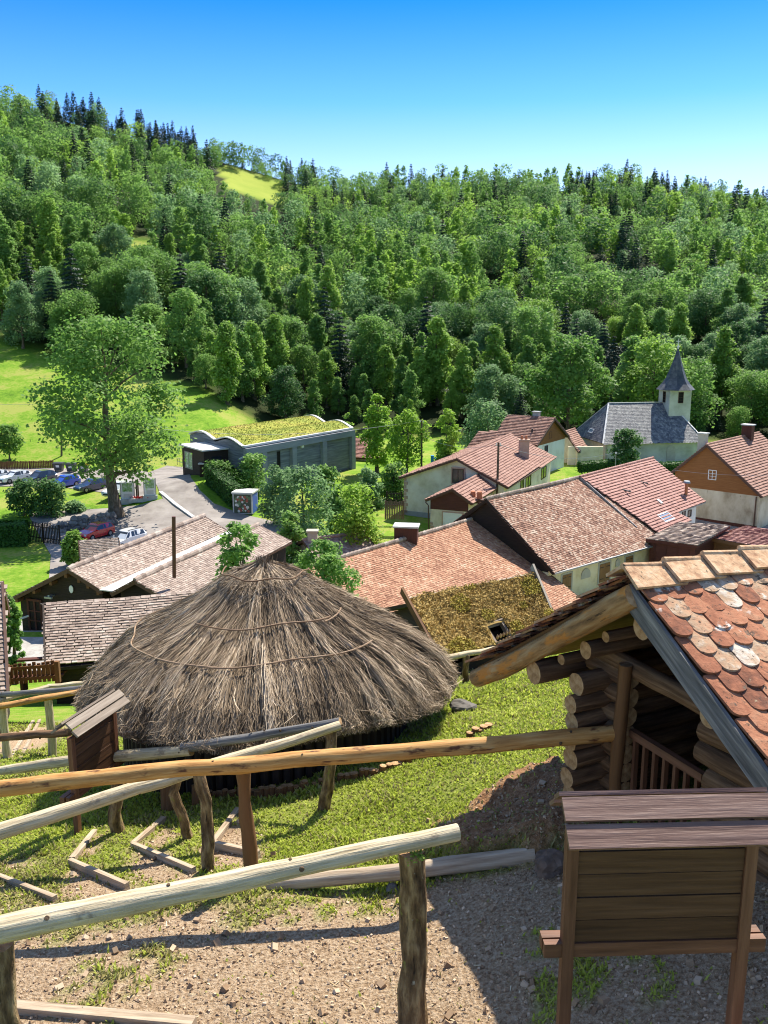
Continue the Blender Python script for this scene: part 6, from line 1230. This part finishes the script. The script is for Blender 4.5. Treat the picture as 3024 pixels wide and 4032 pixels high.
# ---- step boards and border log
def board(lab, x0, y0, x1, y1, w=.045, h=.09, m='step_wood', up=.012):
    a, b_ = G(x0 * D2, y0 * D2), G(x1 * D2, y1 * D2); q = MB(); q.beam(a + V3(0, 0, up), b_ + V3(0, 0, up), w, h); o = q.build('step_board', M[m], None); o['label'] = lab; o['category'] = 'step board'; o['group'] = 'timber edges of the path steps'
board('lowest visible step edge, crossing the left border of the picture', -20, 1893, 120, 1948); board('long step edge running down right, second from the left', 152, 1866, 276, 1920); board('long step edge in the middle of the stepped path', 287, 1830, 420, 1886); board('step edge below the orange rail post', 462, 1828, 560, 1850)
board('short edge rising right from the second step', 156, 1861, 205, 1800, .06, .07); board('short edge rising right in the middle of the steps', 288, 1828, 354, 1772, .06, .07); board('short edge rising right near the orange rail post', 460, 1826, 514, 1752, .06, .07); board('flat timber along the bottom left corner of the gravel', 25, 2178, 420, 2215, .08, .06)
board('upper one of two pale sticks across the lower left path', 22, 1640, 72, 1558, .07, .05); board('lower one of two pale sticks across the lower left path', 44, 1640, 86, 1556, .07, .05)
t = thing('border_log', 'long pale log bordering the gravel landing', 'log', G(1500, 3430)); q = MB(); a, b_ = G(1010, 3492), G(2110, 3385); log(q, a + V3(0, 0, .0), b_ + V3(0, 0, .04), .06, .08, wob=.004); q.build('log_body', [M['step_wood'], M['log_end']], t, smooth=True)
def rock(lab, x, y, s_, seed, m='stone', flat=.7):
    g_ = np.random.default_rng(seed); c = G(x, y); bm = bmesh.new(); bmesh.ops.create_icosphere(bm, subdivisions=3, radius=1); ph = g_.uniform(0, 6, 9)
    for v in bm.verts:
        p = v.co; k = 1 + .18 * math.sin(3 * p.x + ph[0]) * math.sin(3 * p.y + ph[1]) + .12 * math.sin(5 * p.z + ph[2]) + .08 * math.sin(9 * p.x + ph[3]) * math.sin(8 * p.y + ph[4]); v.co = Vector((p.x * k * s_ * 1.2, p.y * k * s_, p.z * k * s_ * flat))
    me = bpy.data.meshes.new('boulder'); bm.to_mesh(me); bm.free(); me.materials.append(M[m]); o = bpy.data.objects.new('boulder', me); COL.objects.link(o); o.location = (c[0], c[1], c[2] + s_ * flat * .35); o['label'] = lab; o['category'] = 'stone'
rock('square brown stone block at the end of the border log', 2165, 3425, .12, 3, 'brown_stone', .95); rock('pale rounded boulder in the grass right of the hut', 1822, 2795, .15, 4, 'stone'); rock('small stone beside the gravel near the mossy post', 1545, 3500, .05, 5)
# ---- mossy roof hut
zr_, ze2 = -5.78, -6.45
A, B, F1, F2 = Z(1600, 2376, zr_), Z(2092, 2276, zr_), Z(1742, 2606, ze2), Z(2172, 2442, ze2)
mh = thing('moss_hut', 'low hut with moss and straw covered roof and small dark opening', 'hut', (A + F2) / 2 * V3(1, 1, 0) + V3(0, 0, -7.4)); K1, K2 = mir(A, F1), mir(B, F2)
q = MB(); nmo = nrm(np.cross(B - A, F1 - A)); nmo = nmo * np.sign(nmo[2])
F1, F2 = A + (F1 - A) * 1.10, B + (F2 - B) * 1.10
ns, nt_ = 60, 26; g1, g2 = np.meshgrid(np.linspace(0, 1, ns), np.linspace(0, 1, nt_), indexing='ij')
def rpt(s_, t_): s_, t_ = np.asarray(s_)[..., None], np.asarray(t_)[..., None]; return (A * (1 - s_) + B * s_) * (1 - t_) + (F1 * (1 - s_) + F2 * s_) * t_
base_ = rpt(g1, g2); hgt = .05 + .10 * vnoise(g1 * 3.2, g2 * 1.7, .35, 8) + .06 * vnoise(g1 * 3.2, g2 * 1.7, .12, 9); hole = (g1 > .42) & (g1 < .56) & (g2 > .68) & (g2 < 1.)
VV = (base_ + nmo * hgt[..., None]).reshape(-1, 3); i, j = np.meshgrid(np.arange(ns - 1), np.arange(nt_ - 1), indexing='ij'); keep = ~(hole[:-1, :-1]); Fq = np.stack([i * nt_ + j, (i + 1) * nt_ + j, (i + 1) * nt_ + j + 1, i * nt_ + j + 1], -1)[keep]; q.add(VV, Fq, None, .3)
n = 15000; s_, t2 = rng.random(n), rng.random(n); ok = ~((s_ > .41) & (s_ < .57) & (t2 > .66)); s_, t2 = s_[ok], t2[ok]; c = rpt(s_, t2) + nmo * (.07 + .10 * vnoise(s_ * 3.2, t2 * 1.7, .35, 8) + .06 * vnoise(s_ * 3.2, t2 * 1.7, .12, 9) + rng.uniform(0, .05, len(s_)))[:, None]
q.cards(c, rng.normal(0, .8, (len(s_), 3)) + nmo, .055 * rng.uniform(.5, 1.5, len(s_)), .5, 0, np.clip(.25 + .6 * vnoise(s_ * 3.2, t2 * 1.7, .30, 12) + rng.normal(0, .15, len(s_)), 0, 1))
tuf = (vnoise(s_ * 3.2, t2 * 1.7, .5, 14) > .66); c2 = c[tuf] + nmo * rng.uniform(0, .06, (tuf.sum(), 1)); q.cards(c2, rng.normal(0, .8, (len(c2), 3)) + nmo, .045, .6, 1); mr = q.build('moss_roof', [M['moss'], mat('olive_moss', ramp3((.16, .13, .015), (.32, .25, .025), (.46, .36, .05)), (2, 2, 2), src='Object', wn_=.5, wr=.5, bump=0)], mh)
q = MB(); q.poly([A, B, K2, K1], t=.08); q.build('rear_roof', M['dark_clad'], mh)
for (p, e2, s0) in ((A, F1, -1), (B, F2, 1)): q = MB(); u = nrm(B - A); q.beam(p + u * s0 * .06 + V3(0, 0, .22) + (p - e2) * .06, e2 + u * s0 * .06 + V3(0, 0, .02), .05, .16); q.build('barge_board', M['pale_board' if s0 > 0 else 'shed_wood'], mh)
q = MB(); u = nrm(B - A); q.beam(A + V3(0, 0, .06), B + V3(0, 0, .06), .05, .10); q.build('ridge_board', M['pale_board'], mh)
q = MB(); h0, h1, h2, h3 = rpt(.42, .68), rpt(.56, .68), rpt(.57, 1.0), rpt(.43, 1.0)
q.poly([h0 - nmo * .15, h3 - nmo * .15, h2 - nmo * .15, h1 - nmo * .15]); q.build('dark_opening', M['void'], mh); q = MB(); q.beam(h0 + nmo * .06, h3 + nmo * .06, .05, .12); q.beam(h1 + nmo * .06, h2 + nmo * .06, .05, .12); q.beam(h0 + nmo * .08 - u * .05, h1 + nmo * .08 + u * .05, .06, .12); q.build('opening_frame', M['sign_roof'], mh)
for k in range(5):
    p = h3 * (1 - k / 5 - .06) + h2 * (k / 5 + .06) + V3(0, -.04, 0); q = MB(); q.box(p + V3(0, 0, .02), .045, .015, .26, math.atan2(u[1], u[0])); q.tube([p + V3(0, 0, .2), p + V3(0, 0, .235), p + V3(0, 0, .26), p + V3(0, 0, .30)], [.014, .030, .026, .004], 8); q.build('picket', M['log_end'], mh)
w = MB(); lowm2 = lambda p: V3(p[0], p[1], gz(p[0], p[1]) - .4); ins_ = lambda p, c_: p * .9 + c_ * .1
cc = (F1 + F2 + K1 + K2) / 4; wp = [ins_(p, cc) - V3(0, 0, .08) for p in (F1, F2, K2, K1)]
for k in range(4): a, b_ = wp[k], wp[(k + 1) % 4]; w.poly([lowm2(a), lowm2(b_), b_, a])
w.poly([wp[0], wp[3], (A * .92 + B * .08) - V3(0, 0, .08)]); w.poly([wp[1], wp[2], (B * .92 + A * .08) - V3(0, 0, .08)]); w.build('wall', M['dark_clad'], mh)
# ================================================================== log cabin with clay tile roof
e = V3(.447, -.894, 0); rdir = V3(.894, .447, 0); AP = P(2488, 2285, 6.4)
tB, tF = 2.12, 2.4                                  # horizontal run of the rear and front slope
zB = AP[2] - .681 * tB; zF = AP[2] - .662 * tF; RL_ = 3.9         # eave heights, roof length
cab = thing('log_cabin', 'small log cabin with handmade clay tile roof and open railed porch', 'cabin', V3(2.7, 6.2, gz(2.7, 6.2)))
def cp_(s_, t_, z=None):                                       # s along the ridge, t towards the camera (negative: rear slope)
    p = AP + rdir * s_ + e * t_
    if z is None: z = AP[2] + (zF - AP[2]) * t_ / tF if t_ > 0 else AP[2] + (zB - AP[2]) * (-t_) / tB
    return V3(p[0], p[1], z)
def slope(tE):                                                # unit vectors on a slope: down, normal
    a, b_ = cp_(0, 0), cp_(0, tE); d_ = nrm(b_ - a); n = np.cross(rdir, d_); return d_, n * np.sign(n[2]), np.linalg.norm(b_ - a)
dF, nF, LF = slope(tF); dB, nB, LB = slope(-tB)
roof = MB(); roof.poly(np.array([cp_(.02, tF), cp_(RL_, tF), cp_(RL_, 0), cp_(.02, 0)]) - nF * .01, t=.03); roof.poly(np.array([cp_(.02, 0), cp_(RL_, 0), cp_(RL_, -tB), cp_(.02, -tB)]) - nB * .01, t=.03); rf = roof.build('roof', M['shed_wood'], cab)
def tile(mb, c, d_, n, w, L_, th, rnd, round_=True, twist=0.):
    """beaver-tail tile: c = middle of its upper edge, d_ down the slope, n up"""
    s_ = np.cross(n, d_); s_ = nrm(s_ + d_ * twist); k = 9; hw = w / 2; rl = .36 * w
    out = [(-hw, 0), (hw, 0)] + [(hw * math.cos(a), L_ - rl + rl * math.sin(a)) for a in np.linspace(0, np.pi, k)]
    top = np.array([c + s_ * x + d_ * y for x, y in out]); m_ = len(out); crown = np.array([(1 - (x / hw) ** 2) * .006 for x, y in out]); top = top + n * crown[:, None]; bot = top - n * th
    cen = c + d_ * L_ * .5 + n * .007; V = np.concatenate([top, bot, cen[None]]); tri = [[i, (i + 1) % m_, 2 * m_] for i in range(m_)]; sg = 1 if np.cross(V[1] - V[0], V[2] - V[1]) @ n > 0 else -1
    mb.add(V, [t_[::sg] for t_ in tri], None, rnd); mb.add(V, [[i, m_ + i, m_ + (i + 1) % m_, (i + 1) % m_][::sg] for i in range(m_)], None, rnd)
def lay(tE, d_, n, L_, ex, w, name, s1, s00=-.02, lf=.034):
    mb = MB(); rows = int(L_ / ex) + 1
    for r_ in range(rows):
        y = L_ - r_ * ex + .03; tl = .36; th = .020; off = .5 * w if r_ % 2 else 0.; k = 0; s_ = s00 + off
        while s_ < s1:
            jx, jy = rng.normal(0, .004), rng.normal(0, .008); y0 = max(y - tl, .02) + jy; ln = y + jy - y0; lift = lf + rng.normal(0, .003); dd = nrm(d_ + n * (.085 + rng.normal(0, .012))); 
            if ln > .08: tile(mb, cp_(s_ + w / 2 + jx, 0) + d_ * y0 + n * (lift - .085 * 0), dd, nrm(n - d_ * .085), w * .965, ln, th, rng.random(), True, rng.normal(0, .02))
            s_ += w; k += 1
    return mb.build(name, M['tile_cabin'], rf)
lay(tF, dF, nF, LF, .165, .178, 'front_tiles', 2.9); lay(-tB, dB, nB, LB, .165, .178, 'rear_tiles', 2.9, -.11, .05)
# ridge: heavy angled tiles, each lapping over the next
for k in range(7):
    s0 = -.10 + k * .40; q = MB(); L_ = .50; c0, c1 = cp_(s0, 0) + V3(0, 0, .135), cp_(s0 + L_, 0) + V3(0, 0, .085); wd = .21; th = .024
    for dd, nn, sg in ((dF, nF, 1), (dB, nB, -1)):
        a, b_ = c0, c1; pts = np.array([a, b_, b_ + dd * wd, a + dd * (wd + .015)]) + rng.normal(0, .004, (4, 3)); pts = pts if np.cross(pts[1] - pts[0], pts[2] - pts[1]) @ nn > 0 else pts[::-1]; q.poly(pts, t=th, rnd=rng.random())
    q.tube([c0 + V3(0, 0, -.012), c1 + V3(0, 0, -.012)], [.024, .024], 8, bump=.05); q.build('ridge_tile', M['tile_ridge'], rf)
# gable edges: rough log on the rear slope, grey plank on the front slope
q = MB(); a, b_ = on(2502, 2343, AP - rdir * .03, -rdir), on(1880, 2670, AP - rdir * .03, -rdir); log(q, a, b_, .094, .092, wob=.006, bump=.04); q.build('verge_log', [mat('half_barked_log', ramp3((.10, .055, .025), (.32, .18, .075), (.46, .32, .17)), (2.4, 14, 1), rough=.85, bump=.9, wn_=.95, wr=.05, spot=[((.48, .20, .045), (2.2, 6, 1), .53), ((.07, .04, .02), (3, 26, 1), .60)]), M['log_end']], rf, smooth=True)
q = MB(); a, b_ = cp_(-.035, .03) - nF * .075, cp_(-.035, tF + .05) - nF * .075; q.boxes((a + b_) / 2, (b_ - a) / 2, rdir * .016, nF * .085); q.build('verge_plank', M['slate_plank'], rf)
# purlins and wall plates: round ends seen under the gable
og = V3(*(AP + rdir * .06))
for (x, y, rpx, s_end, mm) in ((2100, 2648, 44, -.05, 'dark_log'), (2209, 2597, 21, .12, 'dark_log'), (2305, 2560, 34, .10, 'dark_log'), (2384, 2508, 22, .16, 'dark_log'), (2526, 2472, 45, .04, 'dark_log'), (2678, 2643, 25, .14, 'dark_log'), (2792, 2822, 46, .10, 'dark_log'), (2945, 3004, 44, .16, 'dark_log')):
    c = on(x, y, AP + rdir * s_end, -rdir); r_ = rpx / F_PX * (c[1] * cT - c[2] * sT) * 1.05; q = MB(); log(q, c, c + rdir * 3.3, r_, r_ * .95, 14, wob=.003, mcap=1); q.build('purlin', [M[mm], M['log_end']], cab, smooth=True)
# rear wall: stacked logs that run past the gable
SG = .52                                                      # gable wall plane
cb = on(2255, 2690, AP + rdir * .12, -rdir); tb_ = (cb - AP) @ e
zl0 = on(2290, 2718, AP + rdir * .12, -rdir)[2]
for k in range(9):
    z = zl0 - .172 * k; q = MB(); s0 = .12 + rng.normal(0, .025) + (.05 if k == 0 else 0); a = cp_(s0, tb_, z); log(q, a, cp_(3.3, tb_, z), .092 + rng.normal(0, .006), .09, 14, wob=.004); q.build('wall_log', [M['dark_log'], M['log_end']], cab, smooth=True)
# gable: corner log stubs, post, plate log, dark room behind, railing
pg = AP + rdir * SG
pa, pb = on(2420, 2590, pg, -rdir), on(2800, 2795, pg, -rdir); q = MB(); log(q, pa - nrm(pb - pa) * .25, pb + nrm(pb - pa) * .9, .085, .08); q.build('gable_plate', [M['dark_log'], M['log_end']], cab, smooth=True)
pt_, pb2 = on(2462, 2660, pg - rdir * .10, -rdir), on(2450, 3075, pg - rdir * .10, -rdir); q = MB(); log(q, V3(pt_[0], pt_[1], pt_[2] + .1), V3(pt_[0], pt_[1], gz(pt_[0], pt_[1]) - .1), .055, .06, bump=.04); q.build('door_post', [M['shed_wood'], M['log_end']], cab, smooth=True)
tpst = (pt_ - AP) @ e
for k in range(9):
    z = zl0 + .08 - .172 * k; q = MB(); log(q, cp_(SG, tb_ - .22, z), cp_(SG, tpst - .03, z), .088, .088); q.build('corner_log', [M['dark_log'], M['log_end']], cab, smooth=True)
tR = (on(2775, 2990, pg, -rdir) - AP) @ e; tFw = 1.95
for k in range(10):
    z = AP[2] - .78 - .19 * k; q = MB(); t1 = tFw + .22
    if tR + .02 < t1: log(q, cp_(SG, tR + rng.normal(0, .02), z), cp_(SG, t1, z), .095, .095); q.build('corner_log', [M['dark_log'], M['log_end']], cab, smooth=True)
for k in range(9):
    z = AP[2] - .98 - .205 * k; 
    if z > cp_(0, tFw)[2] - .12: continue
    q = MB(); log(q, cp_(.14 + rng.normal(0, .02), tFw, z), cp_(3.3, tFw, z), .10, .10, 14); q.build('wall_log', [M['dark_log'], M['log_end']], cab, smooth=True)
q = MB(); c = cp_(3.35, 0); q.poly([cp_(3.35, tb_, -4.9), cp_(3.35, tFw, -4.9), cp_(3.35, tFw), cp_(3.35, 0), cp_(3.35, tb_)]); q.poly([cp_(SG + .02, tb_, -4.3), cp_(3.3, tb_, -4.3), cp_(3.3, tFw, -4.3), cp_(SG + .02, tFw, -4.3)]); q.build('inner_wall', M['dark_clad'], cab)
ra, rb = on(2488, 2885, pg + rdir * .02, -rdir), on(2772, 3062, pg + rdir * .02, -rdir); q = MB(); q.beam(ra, rb, .06, .07); q.build('porch_rail', M['brown_board'], cab)
for k in range(7): p = ra * (1 - (k + .5) / 7) + rb * ((k + .5) / 7); q = MB(); q.beam(p - V3(0, 0, .04), p - V3(0, 0, .72), .045, .03, up=e); q.build('baluster', M['brown_board'], cab)
q = MB(); q.beam(ra - V3(0, 0, .72), rb - V3(0, 0, .72), .06, .07); q.build('porch_rail', M['brown_board'], cab)
# ================================================================== grass, tufts, gravel stones
n = 420000
dd = 4.0 + 17.0 * rng.random(n) ** 1.15; qx = rng.uniform(-.56, .56, n); x, y = qx * dd, dd
g_ = samp(gv, x, y); d_ = samp(dr, x, y); patch = vnoise(x, y, .8, 51); hutd = np.hypot(x - HC[0], y - HC[1])
pk = (1 - g_) * (1 - .93 * d_) * (.42 + .58 * sstep(.18, .5, patch)) + .006
rel = np.stack([x - AP[0], y - AP[1]], -1); ss = rel @ rdir[:2]; tt = rel @ e[:2]
pk[(hutd < HR * .82) | ((ss > .55) & (tt > tb_) & (tt < tFw + .1))] = 0; pk[(dd > 13) & (x > 1.5) & (dd > 15.8)] *= .6
keep = rng.random(n) < pk; x, y, dd, patch, d_, g_ = [v[keep] for v in (x, y, dd, patch, d_, g_)]; n = len(x); z = nearz(x, y)
hgt = (.014 + .026 * rng.random(n) ** 2 + .035 * (vnoise(x, y, .35, 52) > .70) * rng.random(n)) * (1 + .03 * dd); wdt = .0045 + .0011 * dd; a = rng.uniform(0, 6.283, n); lean = rng.uniform(.2, 1.0, n) * hgt
b0 = np.stack([x, y, z - .005], -1); sv = np.stack([np.cos(a), np.sin(a), np.zeros(n)], -1) * wdt[:, None]; ld = np.stack([-np.sin(a), np.cos(a), np.zeros(n)], -1) * lean[:, None]; tipv = b0 + ld + np.array([0, 0, 1.]) * hgt[:, None]; midv = b0 + ld * .35 + np.array([0, 0, 1.]) * hgt[:, None] * .6
V = np.stack([b0 - sv, b0 + sv, midv + sv * .7, midv - sv * .7, tipv], 1); dry = rng.random(n) < np.clip(.22 + .45 * sstep(.55, .8, vnoise(x, y, 1.3, 53)) + .3 * d_, 0, 1); mb = MB()
for mk, mi in ((~dry, 0), (dry, 1)):
    Vm = V[mk].reshape(-1, 3); k = mk.sum(); r_ = np.clip(rng.random(k) * .7 + .3 * vnoise(x[mk], y[mk], .5, 54), 0, 1); o_ = np.arange(k)[:, None] * 5
    mb.add(Vm, o_ + np.array([[0, 1, 2, 3]]), None, r_, mi); n0 = mb.n; mb.F.append((o_ + np.array([[3, 2, 4]]) + (n0 - len(Vm)), np.zeros((k, 3, 2)), r_, mi))
gr = mb.build('grass', [M['grass_blade'], M['dry_grass']], None); gr['kind'] = 'stuff'; gr['label'] = 'short green grass on the slope'
n = 26000; dd = 3.6 + 5.5 * rng.random(n); x = rng.uniform(-.56, .56, n) * dd; y = dd; g_ = samp(gv, x, y); d_ = samp(dr, x, y); keep = rng.random(n) < np.maximum(g_ * .9, d_ * .7) + .02; x, y = x[keep], y[keep]; n = len(x); z = nearz(x, y); s_ = .0035 + .010 * rng.random(n) ** 3 + .018 * (rng.random(n) < .015)
ax = nrm(rng.normal(0, 1, (n, 3))); ay = nrm(np.cross(ax, rng.normal(0, 1, (n, 3)))); az = np.cross(ax, ay); mb = MB(); mb.boxes(np.stack([x, y, z + s_ * .3], -1), ax * s_[:, None], ay * s_[:, None] * .75, az * s_[:, None] * .6, 0); gs_ = mb.build('gravel', M['pebble'], None); gs_['kind'] = 'stuff'; gs_['label'] = 'loose pinkish gravel stones on the landing'

# fallen leaves, straws and bark chips on the landing
n = 900; dd = 3.8 + 4.2 * rng.random(n); x = rng.uniform(-.5, .55, n) * dd; y = dd; keep = samp(gv, x, y) + samp(dr, x, y) > .3; x, y = x[keep], y[keep]; n = len(x); z = nearz(x, y); a = rng.uniform(0, 6.283, n); L_ = rng.uniform(.008, .04, n); w_ = rng.uniform(.0015, .006, n)
ax = np.stack([np.cos(a), np.sin(a), rng.normal(0, .12, n)], -1); ay = np.stack([-np.sin(a), np.cos(a), rng.normal(0, .2, n)], -1); c = np.stack([x, y, z + .006], -1); mb = MB(); V = np.stack([c - ax * L_[:, None] - ay * w_[:, None], c + ax * L_[:, None] - ay * w_[:, None] * .6, c + ax * L_[:, None] + ay * w_[:, None] * .6, c - ax * L_[:, None] + ay * w_[:, None]], 1)
mb.add(V.reshape(-1, 3), np.arange(n * 4).reshape(n, 4), None, rng.random(n)); lt = mb.build('litter', mat('dry_leaf_litter', ramp3((.12, .07, .03), (.36, .26, .14), (.62, .54, .36)), (3, 3, 3), src='World', wn_=.2, wr=.8, rough=.9, bump=0), None); lt['kind'] = 'stuff'; lt['label'] = 'dry straws and leaf litter on the landing'
